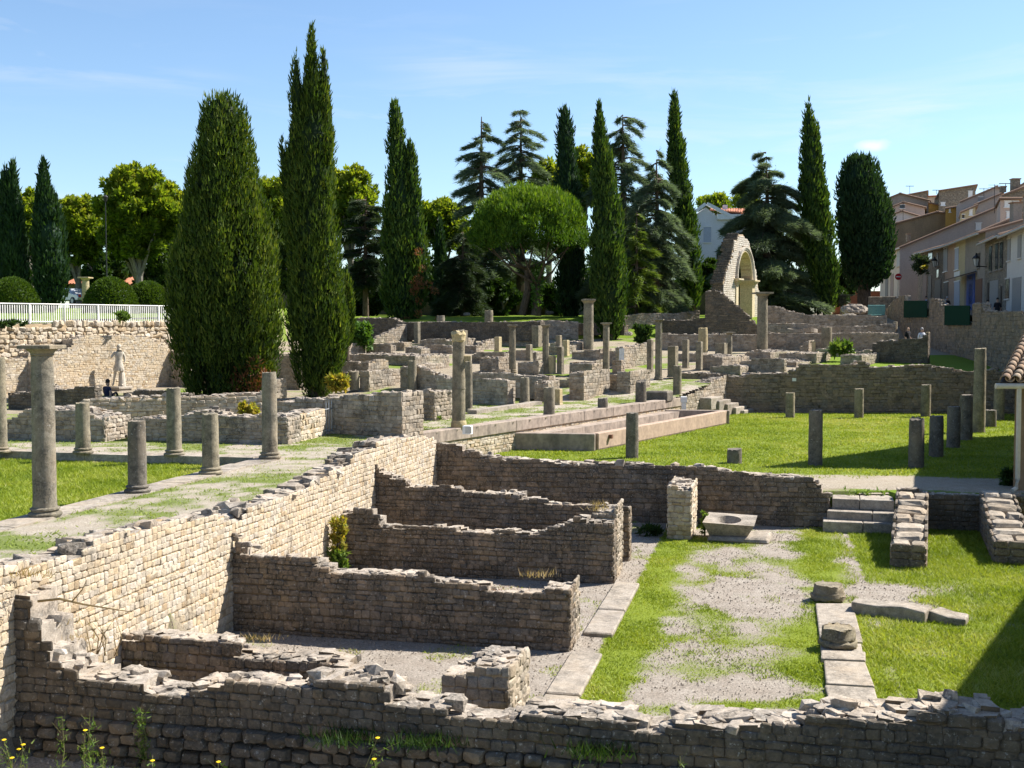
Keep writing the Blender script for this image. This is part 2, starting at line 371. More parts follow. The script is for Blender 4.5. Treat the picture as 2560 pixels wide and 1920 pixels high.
leaf_mat('yellow_leaf', [(0.22, 0.20, 0.03), (0.34, 0.25, 0.04), (0.20, 0.23, 0.03), (0.40, 0.32, 0.07)], 0.4)
leaf_mat('dry', [(0.30, 0.22, 0.11), (0.40, 0.31, 0.17), (0.24, 0.16, 0.09)], 0.3)
leaf_mat('russet', [(0.16, 0.06, 0.03), (0.22, 0.09, 0.04), (0.10, 0.06, 0.03)], 0.3)
leaf_mat('weed', [(0.06, 0.12, 0.02), (0.10, 0.17, 0.03), (0.15, 0.20, 0.05)], 0.4)
leaf_mat('flower', [(0.75, 0.55, 0.01), (0.85, 0.65, 0.02)], 0.2)
leaf_mat('grass', [(0.13, 0.185, 0.018), (0.205, 0.262, 0.026), (0.285, 0.328, 0.042), (0.39, 0.385, 0.13)], 0.35, (1.35, 1.35, 0.5))
leaf_mat('grass_dry', [(0.17, 0.23, 0.035), (0.23, 0.28, 0.055), (0.29, 0.30, 0.10)], 0.35, (1.3, 1.3, 0.6))
m, t = newmat('bark'); pos = geo_pos(t); n = t.noise(t.vmul(pos, (6, 6, 1.2)), 3, 5)
finish(t, t.ramp(n, [(0.3, (0.045, 0.034, 0.025)), (0.7, (0.15, 0.115, 0.085))]), 0.95, t.bump(n, 0.8, 0.04), 0.1)
m, t = newmat('bark_grey'); pos = geo_pos(t); n = t.noise(t.vmul(pos, (4, 4, 1.2)), 3, 5)
finish(t, t.ramp(n, [(0.3, (0.10, 0.09, 0.075)), (0.7, (0.24, 0.22, 0.18))]), 0.95, t.bump(n, 0.6, 0.04), 0.1)

def ground_mat(name, soil, soil2, grass, gscale=1.0):
    m, t = newmat(name); pos = geo_pos(t)
    g = t.node('ShaderNodeAttribute', attribute_name='grass').outputs['Fac']
    n1 = t.noise(pos, 28, 5, 0.75); n2 = t.noise(pos, 3.0, 5, 0.6); n3 = t.noise(pos, 90, 3, 0.7)
    s = t.mix(t.ramp(n2, [(0.35, 0.0), (0.68, 1.0)]), soil, soil2)
    s = t.mix(1.0, s, t.ramp(n1, [(0.32, 0.5), (0.68, 1.36)]), 'MULTIPLY')
    s = t.mix(t.ramp(n3, [(0.56, 0.0), (0.66, 0.75)]), s, (0.10, 0.08, 0.065))
    s = t.mix(t.ramp(t.noise(pos, 55, 3, 0.7), [(0.60, 0.0), (0.68, 0.6)]), s, (0.52, 0.46, 0.40))
    gr = t.mix(t.ramp(n1, [(0.3, 0.0), (0.7, 1.0)]), tuple(c * 0.55 for c in grass), grass)
    f = t.math('ADD', g, t.math('MULTIPLY', t.math('SUBTRACT', n1, 0.5), 1.3))
    c = t.mix(t.ramp(f, [(0.42, 0.0), (0.60, 1.0)]), s, gr)
    h = t.math('ADD', n1, t.math('MULTIPLY', n3, 0.7))
    finish(t, c, 0.97, t.bump(h, 0.8, 0.03), 0.1)
ground_mat('gravel', (0.37, 0.325, 0.275), (0.29, 0.245, 0.20), (0.23, 0.29, 0.035))
ground_mat('path', (0.43, 0.375, 0.305), (0.36, 0.305, 0.235), (0.19, 0.235, 0.06))
ground_mat('lawn', (0.40, 0.345, 0.27), (0.34, 0.285, 0.21), (0.20, 0.255, 0.034))
ground_mat('earth', (0.34, 0.285, 0.21), (0.27, 0.22, 0.155), (0.17, 0.25, 0.025))
# ------------------------------------------------------------------ masonry
def make_facing(seed, oct_=True):
    """one dressed stone: irregular outline with worn corners, slightly domed front"""
    r = np.random.default_rng(seed)
    if oct_:
        def ring(k, y, j):
            c = r.uniform(0.10, 0.24, 4); P = []
            for q, (sx, sz) in enumerate(((-1, -1), (1, -1), (1, 1), (-1, 1))):
                x, z, cc = sx * (0.5 - k), sz * (0.5 - k), c[q] * (1 - k)
                a, b = (x, z - sz * cc), (x - sx * cc * 0.8, z)
                P += [a, b] if q in (0, 2) else [b, a]
            return [(p[0] + r.uniform(-j, j), y + r.uniform(-0.12, 0.12), p[1] + r.uniform(-j, j)) for p in P]
        n = 8; V = ring(0.0, -0.9, 0.0); R1 = ring(0.0, 0.35, 0.03); V = [(p[0], -0.9, p[2]) for p in R1] + R1 + ring(0.10, 0.95, 0.035)
    else:
        n = 4; R1 = [(sx * 0.5 + r.uniform(-.05, .05), 0.5, sz * 0.5 + r.uniform(-.05, .05)) for sx, sz in ((-1, -1), (1, -1), (1, 1), (-1, 1))]
        V = [(p[0], -0.9, p[2]) for p in R1] + R1 + [(p[0] * 0.85, 0.95 + r.uniform(-.1, .1), p[2] * 0.8) for p in R1]
    F = []
    for b in (0, n):
        for i in range(n): F.append((b + i, b + n + i, b + n + (i + 1) % n)); F.append((b + i, b + n + (i + 1) % n, b + (i + 1) % n))
    V.append((0.0, 1.0 + r.uniform(-0.1, 0.25), 0.0)); c = len(V) - 1
    for i in range(n): F.append((2 * n + (i + 1) % n, 2 * n + i, c))
    return np.array(V), np.array(F)
def make_rubble(seed):
    r = np.random.default_rng(seed); bm = bmesh.new()
    for sx in (-1, 1):
        for sy in (-1, 1):
            for sz in (-1, 1):
                if r.random() < 0.12: continue
                bm.verts.new((sx * r.uniform(0.26, 0.5), sy * r.uniform(0.24, 0.5), sz * r.uniform(0.25, 0.5)))
    for i in range(3):
        v = r.normal(size=3); v /= np.abs(v).max(); bm.verts.new(v * 0.5)
    bmesh.ops.convex_hull(bm, input=bm.verts)
    bmesh.ops.triangulate(bm, faces=bm.faces); bm.verts.index_update()
    bm.verts.ensure_lookup_table()
    used = sorted({v.index for f in bm.faces for v in f.verts}); mp = {k: i for i, k in enumerate(used)}
    V = np.array([bm.verts[k].co[:] for k in used]); F = np.array([[mp[v.index] for v in f.verts] for f in bm.faces]); bm.free()
    return V, F
NFV, NRV = 14, 12
FAC = [make_facing(i + 1) for i in range(NFV)]; FACL = [make_facing(i + 1, False) for i in range(NFV)]
RUB = [make_rubble(i + 50) for i in range(NRV)]
for k, (V, F) in enumerate(FAC):     # make every face point outwards (local +y)
    f = F[-1]; n = np.cross(V[f[1]] - V[f[0]], V[f[2]] - V[f[0]])
    if n[1] < 0: F[-8:] = F[-8:, ::-1].copy()
    f = F[0]; n = np.cross(V[f[1]] - V[f[0]], V[f[2]] - V[f[0]]); c = V[f].mean(0)
    if n[0] * c[0] + n[2] * c[2] < 0: F[:-8] = F[:-8, ::-1].copy()
for k, (V, F) in enumerate(FACL):
    f = F[-1]; n = np.cross(V[f[1]] - V[f[0]], V[f[2]] - V[f[0]])
    if n[1] < 0: F[-4:] = F[-4:, ::-1].copy()
    f = F[0]; n = np.cross(V[f[1]] - V[f[0]], V[f[2]] - V[f[0]]); c = V[f].mean(0)
    if n[0] * c[0] + n[2] * c[2] < 0: F[:-4] = F[:-4, ::-1].copy()
_piece = {}
def piece_mesh(kind, var, mat):
    key = (kind, var, mat)
    if key not in _piece:
        V, F = (FAC if kind == 0 else RUB)[var]
        me = meshnp('stone', V, F); me.materials.append(MATS[mat]); _piece[key] = me
    return _piece[key]

class Stones:
    def __init__(s): s.kind = []; s.var = []; s.M = []; s.size = []
    def add(s, kind, var, X, Y, Z, loc, size):
        s.kind.append(kind); s.var.append(var); s.M.append((X, Y, Z, loc)); s.size.append(size)
    def emit(s, parent, nobj, mat, rub):
        n = len(s.kind)
        if n == 0: return
        M = np.array(s.M)                      # n,4,3
        d = np.maximum(np.linalg.norm(M[:, 3, :] - np.array([0, 0, CAMZ]), axis=1), 1)
        scr = np.array(s.size) / d
        px = (M[:, 3, 0] / np.maximum(M[:, 3, 1], 0.5)); vis = (np.abs(px) < 0.46)
        low = (CAMZ - M[:, 3, 2]) / np.maximum(M[:, 3, 1], 0.5) < 0.40
        order = np.argsort(-(scr * np.where(vis & low, 1, 0.02)))
        objs = order[:nobj]; rest = order[nobj:]
        for i in objs:
            o = bpy.data.objects.new('stone', piece_mesh(s.kind[i], s.var[i], ('stone_' + mat) if s.kind[i] == 0 else rub))
            C.objects.link(o); o.parent = parent
            X, Y, Z, L = M[i]
            o.matrix_parent_inverse = PINV[parent.name]
            o.matrix_basis = Matrix(((X[0], Y[0], Z[0], L[0]), (X[1], Y[1], Z[1], L[1]), (X[2], Y[2], Z[2], L[2]), (0, 0, 0, 1)))
        for kind, mt in ((0, 'stonej_' + mat), (1, rub + 'j')):
            Vs, Fs, R = [], [], []; b = 0
            for i in rest:
                if s.kind[i] != kind: continue
                V, F = ((FAC if d[i] < 34 else FACL) if kind == 0 else RUB)[s.var[i]]
                W = V @ M[i, :3, :] + M[i, 3]
                Vs.append(W); Fs.append(F + b); R.append(np.full(len(V), rng.random())); b += len(V)
            if Vs:
                me = meshnp('stone_facing' if kind == 0 else 'rubble_top', np.concatenate(Vs), np.concatenate(Fs), {'rnd': np.concatenate(R)})
                o = link(me.name, me, parent, mt)
                o['kind'] = 'stuff'
PINV = {}
WN = [0]
def wall(label, A, B, thick, zb, prof, px=True, mat='pale', core='mortar', course=0.125, sw=(0.14, 0.28), nobj=0, ends=(1, 1), rub=1.0,
         name='ruined_wall', cat='wall', group=None, gap=0.0, prot=0.020, back=False, rubsize=(0.12, 0.30), rubmat='rubble', jit=1.0, away=None, footing=None):
    A = Vector((A[0], A[1])); B = Vector((B[0], B[1])); u = (B - A); L = u.length; u.normalize()
    nrm = Vector((-u.y, u.x)); mid = (A + B) / 2
    if away is not None:
        if nrm.dot(Vector(away)) < 0: nrm = -nrm
    elif nrm.dot(mid) < 0: nrm = -nrm         # points away from the camera
    P = [onplane(x, y, A, B) for x, y in prof] if px else list(prof)
    P.sort(key=lambda p: p[0]) if not px else None
    S = [P[0]]
    for s_, z_ in P[1:]: S.append((max(s_, S[-1][0] + 0.004), z_))
    s_arr = np.array([p[0] for p in S]); z_arr = np.array([p[1] for p in S])
    if s_arr[0] > 0: s_arr = np.insert(s_arr, 0, 0.0); z_arr = np.insert(z_arr, 0, z_arr[0])
    if s_arr[-1] < L: s_arr = np.append(s_arr, L); z_arr = np.append(z_arr, z_arr[-1])
    top = lambda s: np.interp(s, s_arr, z_arr)
    o3 = lambda s, n, z: (A.x + u.x * s + nrm.x * n, A.y + u.y * s + nrm.y * n, z)
    t = thing(name, label, cat, (mid.x + nrm.x * thick / 2, mid.y + nrm.y * thick / 2, zb), 0, group)
    PINV[t.name] = Matrix.Translation(-Vector(t.location))
    # core of mortar and rubble, set back behind the facing stones; its top is left rough
    cell = 0.17 if mid.length < 45 else 0.3
    nS = max(2, int(L / cell)); es = np.linspace(0.006, L - 0.006, nS + 1); nT = max(2, int(thick / (0.2 if cell < 0.2 else 0.35))); et = np.linspace(0.006, thick - 0.006, nT + 1)
    Z = np.array([[max(min(float(top(es[i] - 0.03)), float(top(es[i + 1] + 0.03)), float(top((es[i] + es[i + 1]) / 2))) - 0.045 + rng.normal(0, 0.018), zb + 0.02) for j in range(nT)] for i in range(nS)])
    V = []; F = []; Ft = []
    jx = rng.uniform(-0.25, 0.25, (nS + 1, nT + 1)) * cell; jx[0] = jx[-1] = 0; jn = rng.uniform(-0.2, 0.2, (nS + 1, nT + 1)) * (thick / nT); jn[:, 0] = jn[:, -1] = 0
    for i in range(nS):
        for j in range(nT):
            b0 = len(V); cs = ((i, j), (i + 1, j), (i + 1, j + 1), (i, j + 1)); dz = rng.normal(0, 0.012, 4)
            zl_ = min([Z[i, j]] + [Z[k, l] for k, l in ((i - 1, j), (i + 1, j), (i, j - 1), (i, j + 1)) if 0 <= k < nS and 0 <= l < nT]) - 0.06
            zlow = [zb if (a_ in (0, nS) or c_ in (0, nT)) else zl_ for a_, c_ in cs]
            for q, (a_, c_) in enumerate(cs): V.append(o3(es[a_] + jx[a_, c_], et[c_] + jn[a_, c_], zlow[q]))
            for q, (a_, c_) in enumerate(cs): V.append(o3(es[a_] + jx[a_, c_], et[c_] + jn[a_, c_], Z[i, j] + dz[q]))
            F += [(b0, b0 + 1, b0 + 5, b0 + 4), (b0 + 1, b0 + 2, b0 + 6, b0 + 5), (b0 + 2, b0 + 3, b0 + 7, b0 + 6), (b0 + 3, b0, b0 + 4, b0 + 7)]; Ft.append((b0 + 4, b0 + 5, b0 + 6, b0 + 7))
    me = meshnp('wall_core', V, F + Ft); me.materials.append(MATS[core]); me.materials.append(MATS['walltop'])
    me.polygons.foreach_set('material_index', np.array([1 if (k % 4 in (1, 3)) else 0 for k in range(len(F))] + [1] * len(Ft), np.int32))
    link('wall_core', me, t, core)
    st = Stones()
    up = np.array([0, 0, 1.0])
    def face(o, du, out, Lf, topf):
        X = np.cross(out, up); z = zb
        while True:
            h = course * rng.choice([0.68, 0.88, 1.0, 1.12, 1.42], p=[0.12, 0.28, 0.32, 0.20, 0.08]) * rng.uniform(0.95, 1.05); wq = rng.uniform(0, 6.3); pos = -rng.uniform(0, sw[0]); any_ = False
            ft = footing is not None and z + h / 2 < footing
            hh = h * (1.25 if ft else 1)
            while pos < Lf:
                w = sw[0] * (sw[1] * 1.15 / sw[0]) ** rng.beta(1.6, 2.0) * (1.2 if ft else 1); a, b = max(pos, 0), min(pos + w, Lf); pos += w
                if b - a < 0.05: continue
                tz = min(topf(a + 0.01), topf(b - 0.01))
                if tz > z: any_ = True
                if tz < z + hh * 0.62: continue
                m_ = (a + b) / 2; pr = prot * rng.uniform(0.6, 1.5) + (0.09 if ft else 0)
                loc = o + du * m_ + up * (z + hh / 2 + 0.012 * math.sin(m_ * 2.3 + wq) + rng.normal(0, 0.004) * jit)
                tilt = rng.normal(0, 0.035) * jit; hv = rng.uniform(0.86, 1.06) if jit else 1
                Xr = X * math.cos(tilt) + up * math.sin(tilt); Zr = up * math.cos(tilt) - X * math.sin(tilt)
                Yr = out + X * rng.normal(0, 0.25) * jit + up * rng.normal(0, 0.25) * jit
                st.add(0, int(rng.integers(NFV)), Xr * (b - a - gap), Yr * pr, Zr * (hh * hv - gap), loc, (b - a) * hh)
            z += hh
            if not any_ and z > zb + hh * 1.5: break
            if z > 60: break
    A3 = np.array([A.x, A.y, 0.0]); u3 = np.array([u.x, u.y, 0.0]); n3 = np.array([nrm.x, nrm.y, 0.0])
    face(A3, u3, -n3, L, lambda s: float(top(s)))
    if back: face(A3 + n3 * thick, u3, n3, L, lambda s: float(top(s)))
    if ends[0]: face(A3, n3, -u3, thick, lambda s: float(top(0.03)))
    if ends[1]: face(A3 + u3 * L, n3, u3, thick, lambda s: float(top(L - 0.03)))
    if rub > 0:
        a, b = rubsize
        nn = int(L * thick / ((a + b) / 2) ** 2 * 1.6 * rub)
        for _ in range(nn):
            s_ = rng.uniform(0.04, L - 0.04); q = rng.uniform(0.10, max(0.12, thick - 0.10))
            z = float(min(top(s_ - 0.06), top(s_ + 0.06)))
            bigs = 1.15 if rng.random() < 0.05 else 1.0; sx, sy, sz = rng.uniform(a, b) * bigs, rng.uniform(a, b) * 0.75 * bigs, (rng.uniform(0.07, 0.11) if bigs == 1 else rng.uniform(0.12, 0.2)) * min(1.5, (a + b) / 0.45)
            an = rng.uniform(0, math.pi); X = np.array([math.cos(an), math.sin(an), rng.normal(0, 0.07)]); Y = np.array([-math.sin(an), math.cos(an), rng.normal(0, 0.07)])
            Z = np.cross(X, Y); Z /= np.linalg.norm(Z)
            st.add(1, int(rng.integers(NRV)), X * sx, Y * sy, Z * sz, np.array(o3(s_, q, (z - 0.05 - sz * 0.08) if bigs == 1 else z - 0.03)), sx * sy * 0.5)
    st.emit(t, nobj, mat, rubmat)
    return t

def rocks(name, label, spots, cat='rubble', group=None, mat='rubble'):
    """loose stones lying together"""
    t = thing(name, label, cat, spots[0][0], 0, group); PINV[t.name] = Matrix.Translation(-Vector(t.location)); st = Stones()
    for loc, s in spots:
        an = rng.uniform(0, 3.14); X = np.array([math.cos(an), math.sin(an), rng.normal(0, 0.15)]); Y = np.array([-math.sin(an), math.cos(an), rng.normal(0, 0.15)]); Z = np.cross(X, Y)
        st.add(1, int(rng.integers(NRV)), X * s * rng.uniform(0.9, 1.3), Y * s * rng.uniform(0.7, 1.0), Z * s * rng.uniform(0.45, 0.75), np.array(loc) + np.array([0, 0, s * 0.2]), s * s)
    st.emit(t, 300, 'pale', mat); return t

# ------------------------------------------------------------------ columns
def column(label, x, yb, yt, w, z=None, d=None, base=True, cap=None, mat='column', fluted=False, broken=0.0, square=False, taper=0.92, group=None, name='column', capw=1.75, lean=0.0):
    if d is None:
        if z is None: d = gdist(yb); z = zmid(d)
        else: d = U(x, yb, z).y
    p = PX(x, yb, d); z = p.z; h = PX(x, yt, d).z - z; r = w / 2 * d / FPX
    t = thing(name, label, cat='pillar' if square else 'column', loc=(p.x, p.y, z), rz=rng.uniform(-0.3, 0.3) if not square else -ANG2, group=group)
    def put(mb, nm, mt, smooth=True, parent=None):
        o = mb.build(nm, mt, None, smooth); o.parent = parent or t; return o
    z0 = 0.0
    if square:
        m = MB(); m.box((0, 0, h / 2), (2 * r * 0.86, 2 * r * 0.8, h), 0, min(0.03, r * 0.2)); put(m, 'shaft', mat, False)
        m = MB(); m.box((0, 0, 0.04), (2 * r * 0.98, 2 * r * 0.92, 0.08), 0, 0.01); put(m, 'plinth', mat, False)
        return t
    if base:
        bh = min(0.55 * r + 0.05, h * 0.3); m = MB()
        m.lathe([(1.36 * r, 0), (1.42 * r, bh * 0.14), (1.42 * r, bh * 0.3), (1.30 * r, bh * 0.44), (1.14 * r, bh * 0.5), (1.14 * r, bh * 0.62), (1.26 * r, bh * 0.72), (1.24 * r, bh * 0.88), (1.05 * r, bh)], n=24)
        put(m, 'base', mat); z0 = bh
    ch = 0
    if cap: ch = min(0.9 * r, h * 0.16)
    hs = h - ch; n = 28; K = max(5, int((hs - z0) / 0.22)); V = []; F = []
    for k in range(K + 1):
        f = k / K; rr = r * (1 - (1 - taper) * f)
        for i in range(n):
            a = 2 * math.pi * i / n; q = rr * (1 + rng.normal(0, 0.016) - (0.07 if rng.random() < 0.02 else 0))
            if fluted: q *= 0.93 if i % 2 else 1.04
            zz = z0 + f * (hs - z0)
            if k == K:
                zz += max(broken, 0.05 if not cap else 0) * (0.6 * math.sin(a + 1.0) + rng.normal(0, 0.25)) * r + rng.normal(0, 0.008); q *= 0.955
            V.append((q * math.cos(a) + lean * zz, q * math.sin(a), zz))
    for k in range(K):
        for i in range(n): F.append((k * n + i, k * n + (i + 1) % n, (k + 1) * n + (i + 1) % n, (k + 1) * n + i))
    b = len(V); V += V[-n:]; V.append((lean * hs, 0, hs + (rng.normal(0, 0.02) if broken else 0)))
    for i in range(n): F.append((b + i, b + (i + 1) % n, b + n))
    me = meshpy('shaft', V, F, True)
    try: me.set_sharp_from_angle(angle=math.radians(35))
    except Exception: pass
    o = link('shaft', me, None, mat); o.parent = t
    if cap:
        rt = r * taper; m = MB()
        if cap == 'doric':
            m.lathe([(rt, hs), (rt * 1.08, hs + ch * 0.06), (rt * 1.02, hs + ch * 0.14), (rt * 1.05, hs + ch * 0.25), (rt * 1.35, hs + ch * 0.55), (rt * 1.58, hs + ch * 0.7)], n=24)
        else:
            m.lathe([(rt, hs), (rt * 1.12, hs + ch * 0.1), (rt * 1.02, hs + ch * 0.2), (rt * 1.2, hs + ch * 0.5), (rt * 1.45, hs + ch * 0.75)], n=16)
        c = put(m, 'capital', mat)
        m = MB(); m.box((0, 0, hs + ch * 0.85), (2 * rt * capw, 2 * rt * capw, ch * 0.34), 0, 0.012); a = m.build('abacus', mat, None); a.parent = c
    return t
# ------------------------------------------------------------------ the lie of the land
K1 = xy(U(1424, 1630, ZLOW)); K0 = xy(U(583, 1578, ZLOW))      # end pier and inner corner of a shop wall
def F1(a, b): return K1 + T1 * a + D1 * b                       # frame of the shops: a across, b away
MW = K0                                                         # the long wall passes here along D1
def mainwall(s): return MW + D1 * s
E0 = mainwall(12.13); E1 = xy(U(2072, 1319, ZLOW))
KB0 = xy(U(113, 1289, ZP)); KB4 = xy(U(675, 1145, ZP)); KBl = xy(U(208, 1133, ZP))
PK0 = xy(U(1100, 1079, ZP)); PK1 = xy(U(1696, 997, ZP))
dP = (PK1 - PK0).normalized()
FA, FB = PD(0, 57.0), None
FA = Vector((ray(0, 700)[0] / ray(0, 700)[1] * 57.0, 57.0)); FB = FA + D2 * 22
def side(p, a, d): return (p[0] - a[0]) * d[1] - (p[1] - a[1]) * d[0]      # >0 to the right of direction d
uE = (E1 - E0).normalized()
def terrain_z(X, Y):
    z = np.interp(Y, _zd, _zz)
    r_main = (X - MW.x) * D1.y - (Y - MW.y) * D1.x
    bE = -((X - E0.x) * uE.y - (Y - E0.y) * uE.x)            # >0 behind the retaining wall
    r_k = (X - PK0.x) * dP.y - (Y - PK0.y) * dP.x
    low = (r_main > -0.25) & (bE < 0.42)
    court = (~low) & (bE >= 0.42) & (r_k > -0.5) & (Y < 58.6)
    sE = (X - E0.x) * uE.x + (Y - E0.y) * uE.y
    bank = np.interp(sE, [-1, 0, 3, 7, 9.5, 40], [0.95, 0.9, 0.55, 0.35, 0.0, 0.0]) * np.clip(1 - (bE - 0.3) / 4.0, 0, 1)
    z = np.where(court, bank, z); z = np.where(low, ZLOW, z)
    r_kb = (X - KB0.x) * D1.y - (Y - KB0.y) * D1.x
    b_kb = -((X - KB4.x) * T1.y - (Y - KB4.y) * T1.x)
    lawn = (r_kb < -0.1) & (b_kb < -0.1)
    z = np.where(lawn & ~low, ZP - 0.22, z)
    r_f = (X - FA.x) * D2.y - (Y - FA.y) * D2.x
    z = np.where((Y > 46) & (Y < 75) & ~court & ~low, 1.0 + (z - 1.0) * np.clip((X + 10.5) / 3.0, 0, 1), z)
    z = np.where((r_f < -0.3) & ((Y < 70) | (X < -17.5)), np.interp(Y, [40, 57, 66, 95, 130, 300, 2000], [4.3, 4.42, 4.6, 5.9, 6.2, 8, 8]), z)
    # street terrace on the right
    w0_, w1_ = PD(2625, 54), PD(2204, 102); wd_ = (w1_ - w0_).normalized(); r_s = (X - w0_.x) * wd_.y - (Y - w0_.y) * wd_.x
    z = np.where((r_s > 0.85) & (Y > 40), np.interp(Y, [45, 66, 105, 170, 400], [3.6, 4.0, 5.0, 6.6, 9.0]), z)
    return z
gx = np.concatenate([np.linspace(-1500, -70, 12), np.arange(-64, 74, 0.5), np.linspace(80, 1500, 12)])
gy = np.concatenate([[-60, -20, -5], np.arange(0, 132, 0.5), np.linspace(136, 3000, 16)])
GX, GY = np.meshgrid(gx, gy)
GZ = terrain_z(GX, GY) - 0.05 + (fbm(GX * 0.8, GY * 0.8, 3) - 0.5) * 0.08
ggr = np.clip(fbm(GX * 0.5, GY * 0.5, 9) * 1.7 - 0.62, 0, 1)
ggr = np.where((GY > 91) & (GY < 140), 0.95, ggr); ggr = np.where(GY > 200, 0.9, ggr)
r_f = (GX - FA.x) * D2.y - (GY - FA.y) * D2.x
ggr = np.where((r_f < 0) & (GX < -21), 0.92, ggr); ggr = np.where((GX > 16) & (GY > 57) & (GY < 74), 0.85, ggr)
ggr = np.where((GX > 27) & (GY > 74), 0.12, ggr); ggr = np.where(GY > 140, 0.2, ggr)
nx_, ny_ = len(gx), len(gy); idx = np.arange(nx_ * ny_).reshape(ny_, nx_)
Fq = np.stack([idx[:-1, :-1], idx[:-1, 1:], idx[1:, 1:], idx[1:, :-1]], -1).reshape(-1, 4)
me = meshnp('ground', np.stack([GX, GY, GZ], -1).reshape(-1, 3), Fq, {'grass': ggr.ravel()})
setp(link('ground', me, None, 'earth'), kind='structure')

def sheet(name, poly, zfun, mask, mat, res=0.2, kind='structure', label=None):
    xs = [p[0] for p in poly]; ys = [p[1] for p in poly]
    ax = np.arange(min(xs), max(xs) + res, res); ay = np.arange(min(ys), max(ys) + res, res)
    X, Y = np.meshgrid(ax, ay); i = np.arange(X.size).reshape(X.shape)
    Fq = np.stack([i[:-1, :-1], i[:-1, 1:], i[1:, 1:], i[1:, :-1]], -1).reshape(-1, 4)
    cxm = (X[:-1, :-1] + res / 2).ravel(); cym = (Y[:-1, :-1] + res / 2).ravel()
    Fq = Fq[inpoly(cxm, cym, poly)]
    Z = zfun(X, Y) + (fbm(X * 1.5, Y * 1.5, 21) - 0.5) * 0.05
    used, inv = np.unique(Fq, return_inverse=True)
    V = np.stack([X, Y, Z], -1).reshape(-1, 3)[used]; G = mask(X, Y).ravel()[used]
    me = meshnp(name, V, inv.reshape(Fq.shape), {'grass': G}, smooth=True)
    return setp(link(name, me, None, mat), label, None, None, kind)

def blades(name, label, poly, zfun, mask, per_m2, h, w, mat, lean=0.5, thin=None, hs=None):
    xs = [p[0] for p in poly]; ys = [p[1] for p in poly]
    n = int((max(xs) - min(xs)) * (max(ys) - min(ys)) * per_m2)
    X = rng.uniform(min(xs), max(xs), n); Y = rng.uniform(min(ys), max(ys), n)
    ok = inpoly(X, Y, poly) & (np.abs(X / np.maximum(Y, 1)) < 0.47) & (Y > 9)
    X, Y = X[ok], Y[ok]; g = mask(X, Y); ok = rng.random(len(X)) < np.clip((g - 0.3) * 2.4, 0, 1); X, Y = X[ok], Y[ok]; g = g[ok]
    if thin is not None:
        ok = rng.random(len(X)) < thin(X, Y); X, Y, g = X[ok], Y[ok], g[ok]
    n = len(X); Z = zfun(X, Y) - 0.01
    tall = 0.55 + 0.9 * fbm(X * 2.2, Y * 2.2, 44)
    H = rng.uniform(h[0], h[1], n) * tall * (1 if hs is None else hs(X, Y)); a = rng.uniform(0, 2 * math.pi, n); l = rng.normal(0, lean, (n, 2)) * H[:, None]
    W = rng.uniform(w[0], w[1], n) / 2; bx, by = np.cos(a) * W, np.sin(a) * W
    P = np.stack([X, Y, Z], -1)
    V = np.empty((n, 3, 3)); V[:, 0] = P + np.stack([bx, by, 0 * bx], -1); V[:, 1] = P - np.stack([bx, by, 0 * bx], -1)
    V[:, 2] = P + np.stack([l[:, 0], l[:, 1], H], -1)
    R = np.clip(rng.normal(0.42, 0.2, n) + (fbm(X * 0.9, Y * 0.9, 77) - 0.5) * 1.1 + np.clip(fbm(X * 0.3, Y * 0.3, 78) - 0.56, 0, 1) * 2.2, 0, 1)
    me = meshnp(name, V.reshape(-1, 3), np.arange(3 * n).reshape(-1, 3), {'rnd': np.repeat(R, 3)})
    return setp(link(name, me, None, mat), label, 'grass', None, 'stuff')

# lower court and shop floors
lowpoly = [mainwall(-14) + T1 * 0.0, mainwall(12.1), E0 + uE * 0.0, E1 + uE * 22, Vector((30, 24)), Vector((30, 2)), Vector((-8, 2))]
def court_ab(X, Y):
    a = (X - K1.x) * T1.x + (Y - K1.y) * T1.y; b = (X - K1.x) * D1.x + (Y - K1.y) * D1.y; return a, b
def mask_low(X, Y):
    a, b = court_ab(X, Y)
    n = fbm(X * 1.1, Y * 1.1, 5); n2 = fbm(X * 0.45 + 3, Y * 0.45, 8)
    g = n * 1.15 + n2 * 0.7 - 0.53
    g = g + 0.55 * np.exp(-((a - 0.75) / 0.42) ** 2) + 0.5 * np.exp(-((a - 4.2) / 0.55) ** 2)   # along the sills and the kerb
    g = g + 0.45 * np.exp(-((b + 2.2 + 0.35 * np.sin(a * 1.3)) / 0.28) ** 2)
    g = g + 0.35 * np.exp(-((b + 4.6) / 0.9) ** 2)
    g = np.where(a > 5.0, 0.75 + (n - 0.5) * 0.8 - 0.55 * np.exp(-((b - 5.2) / 1.6) ** 2 - ((a - 5.2) / 1.0) ** 2), g)
    g = np.where((a > 2) & (a < 5) & (b > 3.5), g - 0.18, g)
    g = np.where(a < 0.45, 0.05 + np.where(n > 0.62, 0.35, 0.0), g)
    return np.clip(g, 0, 1)
zl = lambda X, Y: np.full(np.shape(X), ZLOW)
sheet('lower_court', lowpoly, zl, mask_low, 'gravel', 0.15)
def short(X, Y): a, b = court_ab(X, Y); return np.where(a < 4.6, 0.5, 0.85)
blades('court_grass', 'rough grass in patches and strips over the lower gravel court', lowpoly, zl, mask_low, 1700, (0.04, 0.12), (0.012, 0.03), 'grass', 0.75, None, short)

